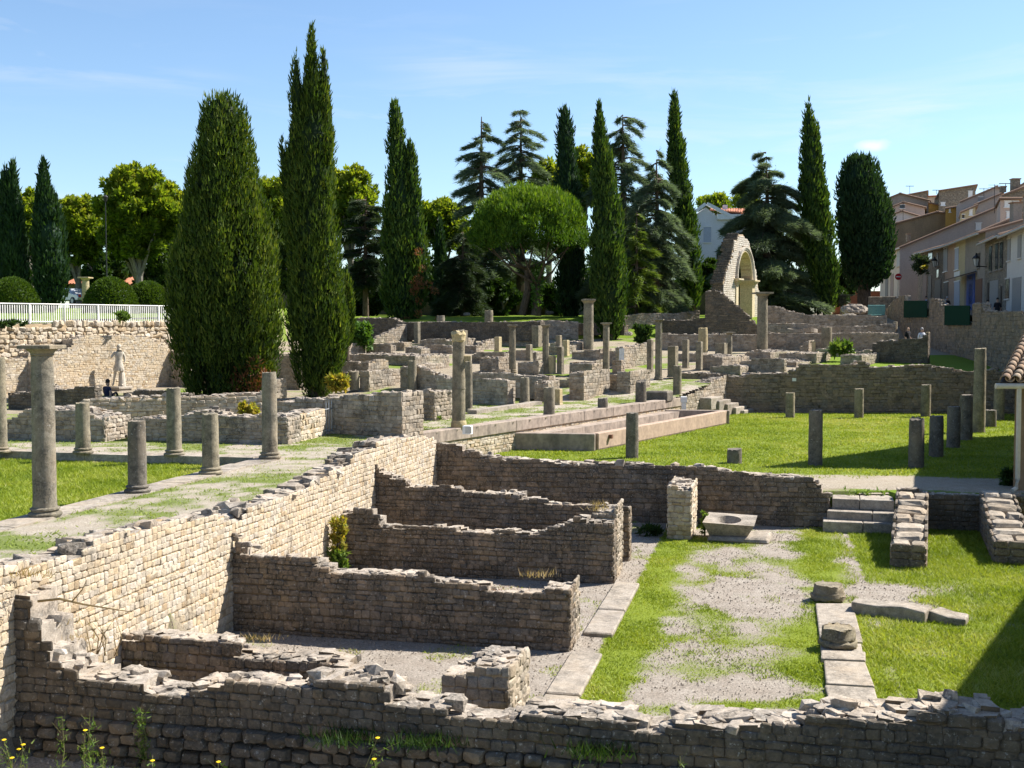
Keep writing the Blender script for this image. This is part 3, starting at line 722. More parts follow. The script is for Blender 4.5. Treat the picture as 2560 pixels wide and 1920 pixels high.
# loose gravel of the court
n = 30000; X_ = rng.uniform(-6, 12, n); Y_ = rng.uniform(12, 31, n); ok = inpoly(X_, Y_, lowpoly) & (mask_low(X_, Y_) < 0.45) & (rng.random(n) < 0.3 + 1.2 * fbm(X_ * 1.4, Y_ * 1.4, 91)); X_, Y_ = X_[ok], Y_[ok]; n = len(X_)
S_ = rng.uniform(0.008, 0.02, n) * rng.uniform(0.6, 1.4, n); an = rng.uniform(0, 6.28, n); V = np.zeros((n, 4, 3)); P = np.stack([X_, Y_, np.full(n, ZLOW + 0.012)], -1)
for k in range(3): V[:, k] = P + np.stack([np.cos(an + k * 2.1) * S_, np.sin(an + k * 2.1) * S_ * 0.8, -0.01 + 0 * S_], -1)
V[:, 3] = P + np.stack([rng.normal(0, 0.3, n) * S_, rng.normal(0, 0.3, n) * S_, S_ * 0.75], -1)
F4 = (np.arange(n)[:, None, None] * 4 + np.array([[0, 1, 3], [1, 2, 3], [2, 0, 3]])).reshape(-1, 3)
setp(link('gravel', meshnp('gravel', V.reshape(-1, 3), F4, {'rnd': np.repeat(rng.random(n), 4)}), None, 'rubblej'), 'loose pale gravel scattered over the lower court', 'gravel', None, 'stuff')

# lawn court beyond the retaining wall
RL = xy(U(2290, 1168, 0)); RF = xy(U(2496, 1050, 0))
def cz(X, Y):
    bE = -((X - E0.x) * uE.y - (Y - E0.y) * uE.x); sE = (X - E0.x) * uE.x + (Y - E0.y) * uE.y
    return np.interp(sE, [-1, 0, 3, 7, 9.5, 40], [0.95, 0.9, 0.55, 0.35, 0.0, 0.0]) * np.clip(1 - (bE - 0.3) / 4.0, 0, 1) - np.where(sE > 9, 0.13 * np.clip(1.6 - bE, 0, 1), 0)
lawnpoly = [E0 + D1 * 0.45, PK0 + dP * 0.3, PK1 + dP * 0.5 + T2 * 0.3, PK1 + dP * 5.6 + T2 * 0.7, Vector((PK1.x + 30, 58.0)), Vector((36, 58)), Vector((30, 31)), E1 + uE * 16 + D1 * 0.3, E1 + uE * 1.9 + D1 * 0.3, E1 + uE * 1.7 + D1 * 0.85, E1 + uE * 0.05 + D1 * 0.85, E1 + D1 * 0.35]
def mask_lawn(X, Y):
    n = fbm(X * 0.9, Y * 0.9, 15); bE = -((X - E0.x) * uE.y - (Y - E0.y) * uE.x); sE = (X - E0.x) * uE.x + (Y - E0.y) * uE.y
    n9 = fbm(X * 0.35 + 7, Y * 0.35, 19); g = np.clip((bE - 1.9 + (n - 0.5) * 2.4) * 0.45, 0, 1) * 0.55 + np.clip((bE - 3.6) * 0.9, 0, 1) * 0.45 - 0.5 * np.clip(n9 - 0.62, 0, 1)
    g = g + np.where(sE < 5, -0.25 * np.clip(1 - bE / 5, 0, 1), 0)
    rr = np.abs((X - RL.x) * D2.y - (Y - RL.y) * D2.x); g = g - 0.45 * np.clip(1 - rr / 0.7, 0, 1) * (n > 0.42)
    return np.clip(g, 0, 1)
sheet('lawn', lawnpoly, cz, mask_lawn, 'lawn', 0.25)
blades('lawn_grass', 'short bright green grass of the sunlit court behind the pool', lawnpoly, cz, mask_lawn, 360, (0.03, 0.08), (0.02, 0.05), 'grass', 0.6)

# raised walk between the long wall and the left colonnade, running on beside the pool
pathpoly = [mainwall(-12) - T1 * 0.2, mainwall(12.1) - T1 * 0.2, PK0 - dP * 3, PK0, PK1 + dP * 4, PD(1500, 60), PD(900, 50), PD(-60, 38), KB4 - T1 * 14 + D1 * 0.1, KB4 + D1 * 0.1, KB0 - D1 * 14]
def mask_path(X, Y):
    n = fbm(X * 0.8, Y * 0.8, 31); n2 = fbm(X * 2.6, Y * 2.6, 32)
    return np.clip(n * 0.95 + n2 * 0.85 - 0.40, 0, 1)
def pz(X, Y): return np.interp(Y, _zd, _zz) - 0.005
sheet('path', pathpoly, pz, mask_path, 'path', 0.2)
blades('path_grass', 'thin trodden grass on the pale walk beside the long wall', pathpoly, pz, mask_path, 170, (0.03, 0.06), (0.02, 0.045), 'grass_dry', 0.8)
lpoly = [KB0 - D1 * 14 - T1 * 0.15, KB4 - T1 * 0.15 - D1 * 0.15, KB4 - T1 * 22 - D1 * 0.15, KB0 - D1 * 14 - T1 * 22]
zg = lambda X, Y: np.full(np.shape(X), ZP - 0.2)
ml = lambda X, Y: np.clip(0.85 + (fbm(X, Y, 61) - 0.5) * 0.6, 0, 1)
sheet('lawn_strip', lpoly, zg, ml, 'lawn', 0.25)
blades('colonnade_grass', 'bright grass inside the left colonnade behind the tall column', lpoly, zg, ml, 900, (0.04, 0.09), (0.016, 0.036), 'grass', 0.6)

# ------------------------------------------------------------------ foreground: the shops and the long wall
NEAR = dict(nobj=300)
wall('long pale wall in full sun running from lower left to the pool', mainwall(-9), mainwall(12.13), 0.62, ZLOW,
     [(-200, 1470), (0, 1410), (150, 1396), (190, 1392), (212, 1370), (240, 1345), (323, 1325), (389, 1315), (467, 1298), (560, 1284), (566, 1302), (600, 1300), (622, 1270), (700, 1247), (778, 1208), (820, 1182), (840, 1172), (872, 1162), (884, 1134), (936, 1119), (938, 1104), (987, 1095), (1049, 1090), (1092, 1098)],
     mat='warm', course=0.098, sw=(0.09, 0.19), ends=(0, 0), rub=1.0, rubsize=(0.16, 0.42), prot=0.013, **NEAR)
a_, b_ = F1(-6.4, -5.75), F1(9, -5.75)
fA = mainwall(-5.77); fB = fA + T1 * 15.5
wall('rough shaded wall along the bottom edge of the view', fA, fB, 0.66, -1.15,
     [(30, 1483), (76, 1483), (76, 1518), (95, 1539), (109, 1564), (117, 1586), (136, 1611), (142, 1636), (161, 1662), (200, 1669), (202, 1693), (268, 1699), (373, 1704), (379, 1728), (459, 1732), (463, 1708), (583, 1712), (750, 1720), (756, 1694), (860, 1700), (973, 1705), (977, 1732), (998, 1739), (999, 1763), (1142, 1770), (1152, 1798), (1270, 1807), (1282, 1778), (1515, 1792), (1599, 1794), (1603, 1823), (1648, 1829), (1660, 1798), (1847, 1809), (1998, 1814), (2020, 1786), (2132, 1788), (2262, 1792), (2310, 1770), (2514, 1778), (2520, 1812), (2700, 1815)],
     mat='dark', core='mortar_dark', course=0.122, sw=(0.12, 0.27), rub=0.9, rubsize=(0.13, 0.32), ends=(0, 0), footing=-0.42, prot=0.026, **NEAR)  # dark palette puts the deep shade into the colour of this wall
wA = mainwall(-3.45)
wall('low dark shop wall just behind the front wall', wA, wA + T1 * ((xy(U(891, 1760, ZLOW)) - wA).dot(T1)), 0.46, ZLOW,
     [(150, 1397), (187, 1403), (194, 1420), (229, 1455), (241, 1479), (253, 1502), (299, 1525), (299, 1560), (315, 1588), (552, 1595), (607, 1611), (614, 1638), (855, 1646), (891, 1652)],
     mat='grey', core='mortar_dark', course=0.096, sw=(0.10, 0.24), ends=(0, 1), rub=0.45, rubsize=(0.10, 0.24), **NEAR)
pa = F1(0.0, -4.3)
wall('lone squared pier with a pale sunlit side behind the front wall', pa - T1 * 0.86, pa, 1.12, ZLOW,
     [(1080, 1689), (1142, 1689), (1146, 1667), (1259, 1667)], mat='pale', core='mortar', course=0.11, sw=(0.13, 0.24), ends=(1, 1), rub=0.5, rubsize=(0.10, 0.24), nobj=200)
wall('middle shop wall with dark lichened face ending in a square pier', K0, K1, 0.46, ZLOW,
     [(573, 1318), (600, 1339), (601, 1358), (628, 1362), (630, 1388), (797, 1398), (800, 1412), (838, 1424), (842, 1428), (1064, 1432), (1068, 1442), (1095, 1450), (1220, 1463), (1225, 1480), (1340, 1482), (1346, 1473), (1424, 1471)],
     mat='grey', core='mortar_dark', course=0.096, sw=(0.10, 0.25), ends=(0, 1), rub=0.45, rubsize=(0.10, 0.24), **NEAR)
wall('rear half of the square pier ending the middle shop wall', K1 + D1 * 0.462 - T1 * 0.5, K1 + D1 * 0.462, 0.42, ZLOW,
     [(1380, 1465), (1445, 1452)], mat='pale', course=0.096, sw=(0.10, 0.25), ends=(0, 1), rub=0.4, rubsize=(0.10, 0.22), nobj=80)
cB = F1(0, 5.0); cA = mainwall(5.0)
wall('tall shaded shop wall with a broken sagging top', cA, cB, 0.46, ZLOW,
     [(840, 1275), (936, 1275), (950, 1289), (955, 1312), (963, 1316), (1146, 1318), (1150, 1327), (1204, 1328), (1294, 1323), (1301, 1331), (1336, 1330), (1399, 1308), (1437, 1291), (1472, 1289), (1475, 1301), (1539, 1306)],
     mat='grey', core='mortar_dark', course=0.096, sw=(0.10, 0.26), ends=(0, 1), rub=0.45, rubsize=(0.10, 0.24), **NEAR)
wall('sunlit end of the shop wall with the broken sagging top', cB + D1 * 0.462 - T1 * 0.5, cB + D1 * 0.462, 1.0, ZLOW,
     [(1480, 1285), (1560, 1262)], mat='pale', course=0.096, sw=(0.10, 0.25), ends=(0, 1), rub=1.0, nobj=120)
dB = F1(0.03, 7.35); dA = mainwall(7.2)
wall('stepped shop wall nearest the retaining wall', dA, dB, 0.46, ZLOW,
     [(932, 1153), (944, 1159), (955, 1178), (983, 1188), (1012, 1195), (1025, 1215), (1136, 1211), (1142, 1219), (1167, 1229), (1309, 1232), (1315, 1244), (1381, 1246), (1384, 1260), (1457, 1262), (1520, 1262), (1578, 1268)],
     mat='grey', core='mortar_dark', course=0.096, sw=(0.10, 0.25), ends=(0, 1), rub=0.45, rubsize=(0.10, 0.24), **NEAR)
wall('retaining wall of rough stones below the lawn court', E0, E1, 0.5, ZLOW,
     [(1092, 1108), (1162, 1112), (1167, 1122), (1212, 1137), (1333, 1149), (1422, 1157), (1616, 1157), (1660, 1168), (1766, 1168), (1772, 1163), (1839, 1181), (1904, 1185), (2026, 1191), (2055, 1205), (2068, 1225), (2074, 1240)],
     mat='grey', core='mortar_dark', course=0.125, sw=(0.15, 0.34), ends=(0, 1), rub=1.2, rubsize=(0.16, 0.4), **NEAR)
fp = xy(U(1727, 1350, ZLOW))
wall('squared buttress with a golden sunlit side beside the stone trough', fp - T1 * 0.56, fp, 2.0, ZLOW,
     [(1671, 1212), (1727, 1221)], mat='warm', course=0.115, sw=(0.14, 0.28), ends=(1, 1), rub=1.0, nobj=220)
ga = xy(U(2228, 1417, ZLOW)); gb = xy(U(2242, 1300, ZLOW)); gd = Vector((0.34, 0.94)).normalized()
def stump(label, near_left, wid, L, z0, z1, dirv, seed):
    """wall stump stepping down towards the camera, big flat stones on its steps"""
    acr = Vector((dirv.y, -dirv.x)); t = thing('wall_stump', label, 'wall', (near_left.x, near_left.y, ZLOW)); PINV[t.name] = Matrix.Translation(-Vector(t.location))
    st = Stones(); tops = Stones(); N = 7; up = np.array([0, 0, 1.0]); d3 = np.array([dirv.x, dirv.y, 0]); a3 = np.array([acr.x, acr.y, 0])
    mb = MB()
    for k in range(N):
        zt = z0 + (z1 - z0) * k / (N - 1); s0 = L * k / N; s1 = L * (k + 1) / N
        p = [near_left + dirv * s + acr * w for s, w in ((s0 + 0.03, 0.03), (s0 + 0.03, wid - 0.03), (s1, wid - 0.03), (s1, 0.03))]
        mb.hexa([(q.x, q.y, ZLOW) for q in p] + [(q.x, q.y, zt - 0.06) for q in p])
        for w0, w1 in (((0.0, 1.0),) if k % 3 else ((0.0, 0.55), (0.55, 1.0))):
            loc = np.array([near_left.x, near_left.y, zt - 0.10]) + d3 * ((s0 + s1) / 2) + a3 * (wid * (w0 + w1) / 2)
            Y_ = up + d3 * rng.normal(-0.08, 0.07) + a3 * rng.normal(0, 0.06)
            tops.add(0, int(rng.integers(NFV)), a3 * wid * (w1 - w0) * 1.0, Y_ * rng.uniform(0.10, 0.14), -d3 * (s1 - s0) * 0.96, loc, 0.3)
        z = ZLOW
        while z < zt - 0.08:
            h = rng.uniform(0.12, 0.19)
            for sgn, base in ((-1, 0.0), (1, wid)):
                st.add(0, int(rng.integers(NFV)), np.cross(a3 * sgn, up) * ((s1 - s0) - 0.02), a3 * sgn * 0.035, up * (min(h, zt - z) - 0.012), np.array([near_left.x, near_left.y, z + h / 2]) + d3 * (s0 + s1) / 2 + a3 * base, 0.1)
            z += h
    z = ZLOW
    while z < z0 - 0.05:
        h = rng.uniform(0.14, 0.2); w = 0.0
        while w < wid - 0.05:
            q = min(rng.uniform(0.22, 0.42), wid - w)
            st.add(0, int(rng.integers(NFV)), np.cross(-d3, up) * (q - 0.015), -d3 * 0.035, up * (h - 0.012), np.array([near_left.x, near_left.y, z + h / 2]) + a3 * (w + q / 2), 0.12); w += q
        z += h
    mb.build('wall_core', 'walltop', t); st.emit(t, 200, 'grey', 'rubble'); tops.emit(t, 100, 'pale', 'rubble'); return t
stump('stepped wall stump of big pitted stones right of the stairs', ga, 0.70, 4.5, -0.42, 0.14, gd, 1)
stump('wall stump of big pitted stones at the right edge of the view', xy(U(2486, 1410, ZLOW)), 0.75, 4.4, -0.36, 0.12, Vector((0.31, 0.95)).normalized(), 2)
iA = xy(U(2300, 1300, ZLOW)) ; iB = iA + uE * 12
wall('low wall in deep shade between the two wall stumps', E1 + uE * 1.75, E1 + uE * 13, 0.5, ZLOW, [(2300, 1222), (2340, 1232), (2480, 1240), (2900, 1240)],
     mat='dark', core='mortar_dark', course=0.13, sw=(0.16, 0.34), ends=(0, 0), rub=1.0, nobj=120)

# stairs down from the lawn court
for k, (xl, yl, xr, yr, zt) in enumerate(((2057, 1303, 2232, 1310, -0.62), (2067, 1277, 2236, 1285, -0.41), (2080, 1246, 2236, 1252, -0.14))):
    a = U(xl, yl, zt); b = U(xr, yr, zt); u_ = (b - a).normalized(); n_ = Vector((-u_.y, u_.x, 0)); Ls = (b - a).length
    t = thing('stone_step', ('lowest', 'middle', 'topmost')[k] + ' stone step of the short stair up to the lawn', 'step', tuple((a + b) / 2 - Vector((0, 0, 0.28))), 0, 'steps of the short stair')
    cuts = [0, 0.58 + 0.1 * k, 1.0] if k < 2 else [0, 0.45, 1.0]
    for i in range(2):
        m = MB(); p0 = a + u_ * (Ls * cuts[i] + 0.006); p1 = a + u_ * (Ls * cuts[i + 1] - 0.006); dn = Vector((0, 0, -0.29 + (0.02 * i))); dd = n_ * (0.75 if k < 2 else 1.1)
        m.hexa([p0 + dn, p1 + dn, p1 + dn + dd, p0 + dn + dd, p0, p1, p1 + dd, p0 + dd]); o = m.build('stone_slab', 'slab', t)
        bv = o.modifiers.new('b', 'BEVEL'); bv.width = 0.025; bv.segments = 2

# door sills along the shop fronts
for k, (b0, b1) in enumerate(((-3.15, -2.3), (-2.25, -0.15), (1.0, 2.6), (2.65, 4.9))):
    c = [F1(0.05, b0), F1(0.55, b0), F1(0.55, b1), F1(0.05, b1)]; m = MB()
    m.hexa([(p.x, p.y, ZLOW - 0.1) for p in c] + [(p.x, p.y, ZLOW + 0.05 + 0.01 * k) for p in c])
    o = m.build('door_sill', 'slab', None); bv = o.modifiers.new('b', 'BEVEL'); bv.width = 0.02
    setp(o, ('short sill slab beside the lone squared pier', 'long sill slab between the lone pier and the middle shop wall', 'worn sill slab just past the middle shop wall', 'sill slab at the foot of the wall with the sagging top')[k], 'sill', 'sill slabs along the shop fronts')

# stylobate of the right-hand portico: slabs, two column bases, fallen beams
sl_ = [U(2036, 1507, -0.84), U(2128, 1507, -0.84), U(2189, 1739, -0.84), U(2067, 1731, -0.84)]
cuts = [0.0, 0.50, 0.60, 0.70, 0.93, 1.12]
tx = thing('kerb_row', 'row of flat worn slabs set in the grass at lower right', 'kerb', tuple(sl_[0]))
for i in range(5):
    f0, f1 = cuts[i] + 0.006, cuts[i + 1] - 0.006
    a, b = sl_[0].lerp(sl_[3], f0), sl_[1].lerp(sl_[2], f0); c, e = sl_[1].lerp(sl_[2], f1), sl_[0].lerp(sl_[3], f1)
    j = rng.uniform(-0.03, 0.03, 4); m = MB(); dn = Vector((0, 0, -0.2)); zz = Vector((0, 0, rng.uniform(-0.015, 0.02)))
    P4 = [a + Vector((j[0], 0, 0)), b + Vector((j[1], 0, 0)), c + Vector((j[2], 0, 0)), e + Vector((j[3], 0, 0))]
    m.hexa([p + dn for p in P4[::-1]] + [p + zz for p in P4[::-1]]); o = m.build('stone_slab', 'slab', tx); bv = o.modifiers.new('b', 'BEVEL'); bv.width = 0.025; bv.segments = 2
def colbase(label, x, yb, w, h, z):
    p = U(x, yb, z); r = w / 2 * p.y / FPX; t = thing('column_stub', label, 'column stub', tuple(p)); m = MB()
    V = [(1.0, 0), (1.04, 0.16), (1.0, 0.30), (0.90, 0.36), (0.92, 0.46), (0.86, 0.58), (0.84, 0.92), (0.80, 1.0)]
    h *= 0.8; m.lathe([(r * a, h * b) for a, b in V], n=26); o = m.build('torus', 'column', None, True); o.parent = t
    for v in o.data.vertices: v.co += Vector(rng.normal(0, 0.012, 3))
    return t
colbase('weathered column base standing behind the nearer one on the slab row', 2071, 1496, 84, 0.34, -0.86)
colbase('nearer weathered column base standing on the slab row', 2096, 1612, 94, 0.36, -0.83)
def beam(label, pts, z, h, w):
    t = None; m = MB()
    P = [U(x, y, z) for x, y in pts]; V = []; F = []
    for i, p in enumerate(P):
        u_ = (P[min(i + 1, len(P) - 1)] - P[max(i - 1, 0)]).normalized(); n_ = Vector((-u_.y, u_.x, 0)); k = rng.uniform(0.85, 1.15)
        V += [p + Vector((0, 0, -h)), p + Vector((0, 0, rng.normal(0, 0.02))), p + n_ * w * k + Vector((0, 0, rng.normal(0, 0.02))), p + n_ * w * k + Vector((0, 0, -h))]
    for i in range(len(P) - 1):
        for k in range(4): F.append((i * 4 + k, i * 4 + (k + 1) % 4, i * 4 + 4 + (k + 1) % 4, i * 4 + 4 + k))
    F += [(0, 1, 2, 3), (len(V) - 1, len(V) - 2, len(V) - 3, len(V) - 4)]
    o = m.add(V, F).build('stone_block', 'slab', None); bv = o.modifiers.new('b', 'BEVEL'); bv.width = 0.03; bv.segments = 2
    return setp(o, label, 'stone block', 'long blocks lying in the grass')
beam('long flat stone block lying in the grass right of the column bases', [(2128, 1506), (2190, 1512), (2255, 1519), (2312, 1528)], -0.68, 0.25, 0.42)
beam('mossy stone block sinking into the grass near the shaded corner', [(2318, 1530), (2370, 1540), (2415, 1545)], -0.74, 0.2, 0.44)

# stone trough on its slab
tp = U(1822, 1346, ZLOW); t = thing('stone_trough', 'square stone trough with a round hollow lying beside the buttress', 'trough', tuple(tp), -0.25)
mb = MB(); s0, s1, h = 0.44, 0.60, 0.44; n = 20
V = [(-s0, -s0 * 0.9, 0.12), (s0 * 1.05, -s0 * 0.9, 0.12), (s0 * 1.05, s0, 0.12), (-s0, s0, 0.12), (-s1, -s1 * 0.9, h + 0.02), (s1 * 1.05, -s1 * 0.9, h - 0.02), (s1 * 1.1, s1, h + 0.06), (-s1 * 0.9, s1, h + 0.1)]
F = [(3, 2, 1, 0), (0, 1, 5, 4), (1, 2, 6, 5), (2, 3, 7, 6), (3, 0, 4, 7)]
ring = len(V)
for i in range(n):
    a = 2 * math.pi * i / n; V.append((0.30 * math.cos(a), 0.30 * math.sin(a), h + 0.05 * math.sin(a) + 0.025))
for i in range(n):
    a = 2 * math.pi * i / n; V.append((0.2 * math.cos(a), 0.2 * math.sin(a), h - 0.2))
def corner(i):
    a = (2 * math.pi * i / n + math.pi) % (2 * math.pi); return 4 + min(3, int(a / (math.pi / 2)))
for i in range(n):
    j = (i + 1) % n; ci, cj = corner(i), corner(j)
    F.append((ring + i, ring + j, cj)) ; 
    if ci != cj: F.append((ring + i, cj, ci))
    F.append((ring + j, ring + i, ring + n + i, ring + n + j))
F.append(tuple(range(ring + n, ring + 2 * n)))
o = mb.add(V, F).build('basin', 'slab', None); o.parent = t
mb = MB(); mb.hexa([(-0.5, -0.55, 0), (1.0, -0.62, 0), (1.05, 0.5, 0), (-0.5, 0.5, 0), (-0.46, -0.5, 0.12), (0.95, -0.55, 0.13), (1.0, 0.45, 0.15), (-0.45, 0.45, 0.12)])
o = mb.build('footing_slab', 'slab', None); o.parent = t; bv = o.modifiers.new('b', 'BEVEL'); bv.width = 0.04

# ------------------------------------------------------------------ left colonnade
def kerb(label, A, B, w, z, h, n, mat='slab'):
    t = thing('kerb_row', label, 'kerb', (A.x, A.y, z - h)); u_ = (B - A).normalized(); L = (B - A).length; nn = Vector((-u_.y, u_.x))
    s_ = 0.0
    while s_ < L - 0.1:
        l = min(rng.uniform(0.8, 1.5) * n, L - s_); m = MB(); p = [A + u_ * (s_ + 0.005) , A + u_ * (s_ + l - 0.005)]; zz = z + rng.uniform(-0.012, 0.012)
        q = [p[0] - nn * w / 2, p[1] - nn * w / 2, p[1] + nn * w / 2, p[0] + nn * w / 2]
        m.hexa([(k.x, k.y, z - h) for k in q] + [(k.x, k.y, zz) for k in q]); o = m.build('stone_slab', mat, t)
        s_ += l
    return t
kerb('stone kerb carrying the front row of the left colonnade', KB0 - D1 * 8, KB4 + D1 * 0.3, 0.62, ZP + 0.02, 0.3, 1.0)
kerb('stone kerb carrying the rear row of the left colonnade', KB4 - T1 * 0.35, KB4 - T1 * 14, 0.55, ZP + 0.02, 0.3, 1.0)
column('tall complete column with a round capital at the far left', 113, 1289, 863, 58, z=ZP + 0.02, cap='doric', capw=1.6)
column('column cut off by the left edge of the view', 0, 1131, 893, 36, z=ZP + 0.02)
column('knee-high worn column stump with a moulded base beside the tall column', 344, 1230, 1052, 46, z=ZP + 0.02, mat='column_dark', taper=0.96)
column('short column with moulded base, third along the near kerb', 527, 1184, 1034, 42, z=ZP + 0.02, mat='column', taper=0.95)
column('plain tall shaft at the corner of the left colonnade', 675, 1145, 931, 39, z=ZP + 0.02)
column('short shaft on the rear kerb nearest the tall column', 208, 1133, 1007, 36, z=ZP + 0.02, taper=0.96)
column('taller shaft on the rear kerb before the ruined rooms', 436, 1138, 970, 37, z=ZP + 0.02, taper=0.95)
# ------------------------------------------------------------------ helpers for the ruins further back
def rx(x, y=930):
    r = ray(x, y); return r[0] / r[1]
def tocol(A, T, x):
    k = rx(x); return A + T * ((k * A.y - A.x) / (T.x - k * T.y))
def front(label, x0, x1, yb, prof, xl=None, thick=0.45, d=None, z=None, T=T2, **kw):
    """wall whose shaded face looks at the camera; xl = picture column where its sunlit right side ends"""
    if d is None: d = gdist(yb) if z is None else U(x0, yb, z).y
    A = PD(x0, d); B = tocol(A, T, x1); D = Vector((-T.y, T.x))
    if D.y < 0: D = -D
    if xl is not None: thick = max(0.3, (tocol(B, D, xl) - B).length)
    zb = (z if z is not None else zmid(d)) - 0.12
    kw.setdefault('mat', 'pale'); kw.setdefault('course', 0.14); kw.setdefault('sw', (0.16, 0.34))
    return wall(label, A, B, min(thick, 6), zb, prof, **kw)
def lit(label, x0, yb, x1, prof, thick=0.45, d=None, z=None, D=D2, **kw):
    """wall running away to the right whose sunlit side shows"""
    if d is None: d = gdist(yb) if z is None else U(x0, yb, z).y
    A = PD(x0, d); B = tocol(A, D, x1); zb = (z if z is not None else zmid(d)) - 0.15
    kw.setdefault('mat', 'pale'); kw.setdefault('course', 0.14); kw.setdefault('sw', (0.16, 0.34))
    return wall(label, A, B, thick, zb, prof, **kw)

# ------------------------------------------------------------------ rooms behind the left colonnade
LR = dict(course=0.125, sw=(0.14, 0.30), mat='pale', rubsize=(0.16, 0.4))
front('low stepped room wall behind the tall column at far left', 16, 259, 1098, [(16, 1048), (49, 1034), (51, 1022), (74, 1020), (187, 1022), (220, 1036), (259, 1044)], z=ZP, T=T1, thick=1.4, nobj=300, **LR)
front('long low room wall in front of the two big cypresses', 323, 717, 1101, [(323, 1050), (345, 1043), (412, 1044), (451, 1036), (505, 1024), (544, 1026), (564, 1038), (599, 1042), (653, 1034), (692, 1038), (717, 1040)], z=ZP, T=T1, thick=0.9, nobj=300, **LR)
LW = dict(course=0.125, sw=(0.14, 0.30), mat='warm', rubsize=(0.16, 0.4))
cor = tocol(PD(323, U(323, 1101, ZP).y), T1, 717)
wall('sunlit return wall left of the small iron gate', cor + D1 * 0.92, tocol(cor, D1, 811), 0.6, ZP - 0.1, [(735, 1036), (770, 1026), (811, 1019)], nobj=200, **LW)
g0 = tocol(cor, D1, 811); g1 = tocol(cor, D1, 877)
wall('sunlit wall with a dark niche right of the small iron gate', g1, tocol(g1, D2, 1003), 0.7, ZP - 0.1, [(877, 1015), (905, 1012), (940, 1003), (971, 995), (1003, 992)], nobj=260, **LW)
front('thick room wall with a sunlit square end before the twin-jointed column', 1003, 1085, 1047, [(1003, 985), (1030, 980), (1049, 978), (1085, 976)], xl=1130, z=ZP, nobj=260, **LR)
front('rubble-topped wall curving behind the iron gate', 690, 1004, 1075, [(690, 1004), (740, 998), (786, 995), (830, 992), (900, 985), (960, 982), (1004, 978)], z=ZP, thick=1.1, nobj=150, **LR)
lit('long sunlit room wall rising behind the rear kerb', 206, 1080, 655, [(206, 999), (260, 994), (330, 990), (414, 987), (480, 990), (560, 984), (655, 980)], z=ZP, D=Vector((0.93, 0.36)).normalized(), nobj=260, **LW)
front('dark low wall behind the seated woman', 20, 236, 1040, [(20, 985), (90, 975), (140, 975), (180, 968), (236, 965)], z=ZP, d=47, T=T1, thick=0.5, nobj=100, mat='dark', core='mortar_dark', course=0.13, sw=(0.16, 0.3))
front('dark low wall right of the statue pedestal', 308, 470, 1040, [(308, 985), (340, 972), (400, 975), (470, 985)], z=ZP, d=48, T=T1, thick=0.5, nobj=80, mat='dark', core='mortar_dark', course=0.13, sw=(0.16, 0.3))
# niche wall below the terrace, with its two fins, and the terrace wall above it
NA = FA - D2.orthogonal() * 0; nrmF = Vector((D2.y, -D2.x))
nA = FA + nrmF * 1.1 - D2 * 3; nB = tocol(nA, D2, 470)
wall('tall sunlit wall of small stones behind the statue', nA, nB, 0.9, 0.7, [(-40, 905), (0, 900), (65, 894), (70, 880), (115, 878), (150, 875), (172, 868), (180, 862), (176, 848), (205, 842), (225, 838), (300, 838), (375, 842), (395, 856), (420, 868), (450, 880), (470, 900)],
     mat='warm', course=0.108, sw=(0.12, 0.27), nobj=300, rub=0.6, prot=0.014)
tA = FA + nrmF * 0.12 - D2 * 4; tB = FA + D2 * 11.5
wall('terrace wall of big irregular blocks under the white railing', tA, tB, 0.8, 0.8, [(-60, 808), (440, 805)], mat='warm', course=0.24, sw=(0.16, 0.62), gap=0.02, prot=0.06, nobj=300, rub=0.4, jit=3.0)
fn = tocol(nA, D2, 425)
wall('broken shaded fin wall at the right of the statue wall', fn, fn + nrmF * 3.4, 0.5, 0.7, [(0, 3.0), (0.5, 3.0), (0.8, 2.4), (1.4, 2.3), (1.8, 1.7), (2.6, 1.5), (3.4, 0.9)], px=False, mat='pale', course=0.15, sw=(0.18, 0.36), nobj=150, away=D2)
fn = tocol(nA, D2, 70)
wall('broken shaded fin wall hidden partly by the tall column', fn, fn + nrmF * 2.6, 0.5, 0.7, [(0, 2.7), (0.5, 2.5), (0.9, 1.9), (1.6, 1.6), (2.6, 0.9)], px=False, mat='pale', course=0.15, sw=(0.18, 0.36), nobj=80, away=D2)
front('dark retaining wall between the two big cypresses', 640, 748, 985, [(640, 890), (748, 886)], d=63, z=1.0, thick=0.6, T=T2)
front('small sunlit pier between the two big cypresses', 680, 690, 990, [(680, 947), (690, 946)], xl=716, d=52, z=1.2)

# ------------------------------------------------------------------ pool and its raised walk
pn = xy(U(1487, 1128, 0.0)); pf = xy(U(1823, 1059, 0.0))
pl = PK0 + dP * ((Vector((-0.05, 40.4)) - PK0).dot(dP)); plf = pl + (pf - pn)
t = thing('pool', 'long empty stone pool with pinkish plastered sides beside the lawn', 'pool', (pn.x, pn.y, 0))
ZT = 0.6
def slabwall(A, B, w, z0, z1, nm, mat, par, inward):
    u_ = (B - A).normalized(); n_ = Vector((-u_.y, u_.x)); n_ = n_ if n_.dot(inward) > 0 else -n_
    q = [A, B, B + n_ * w, A + n_ * w]; m = MB(); m.hexa([(k.x, k.y, z0) for k in q] + [(k.x, k.y, z1) for k in q])
    o = m.build(nm, mat, par); bv = o.modifiers.new('b', 'BEVEL'); bv.width = 0.02; return o
cen = (pn + pf + pl + plf) / 4
slabwall(pl, pn, 0.28, -0.1, ZT, 'near_wall', 'concrete', t, D2)
ua = (pf - pn).normalized()
slabwall(pn + ua * 0.285, pf - ua * 0.285, 0.28, -0.1, ZT - 0.003, 'side_wall', 'pool_side', t, cen - pn)
slabwall(plf, pf, 0.28, -0.1, ZT, 'far_wall', 'concrete', t, -D2)
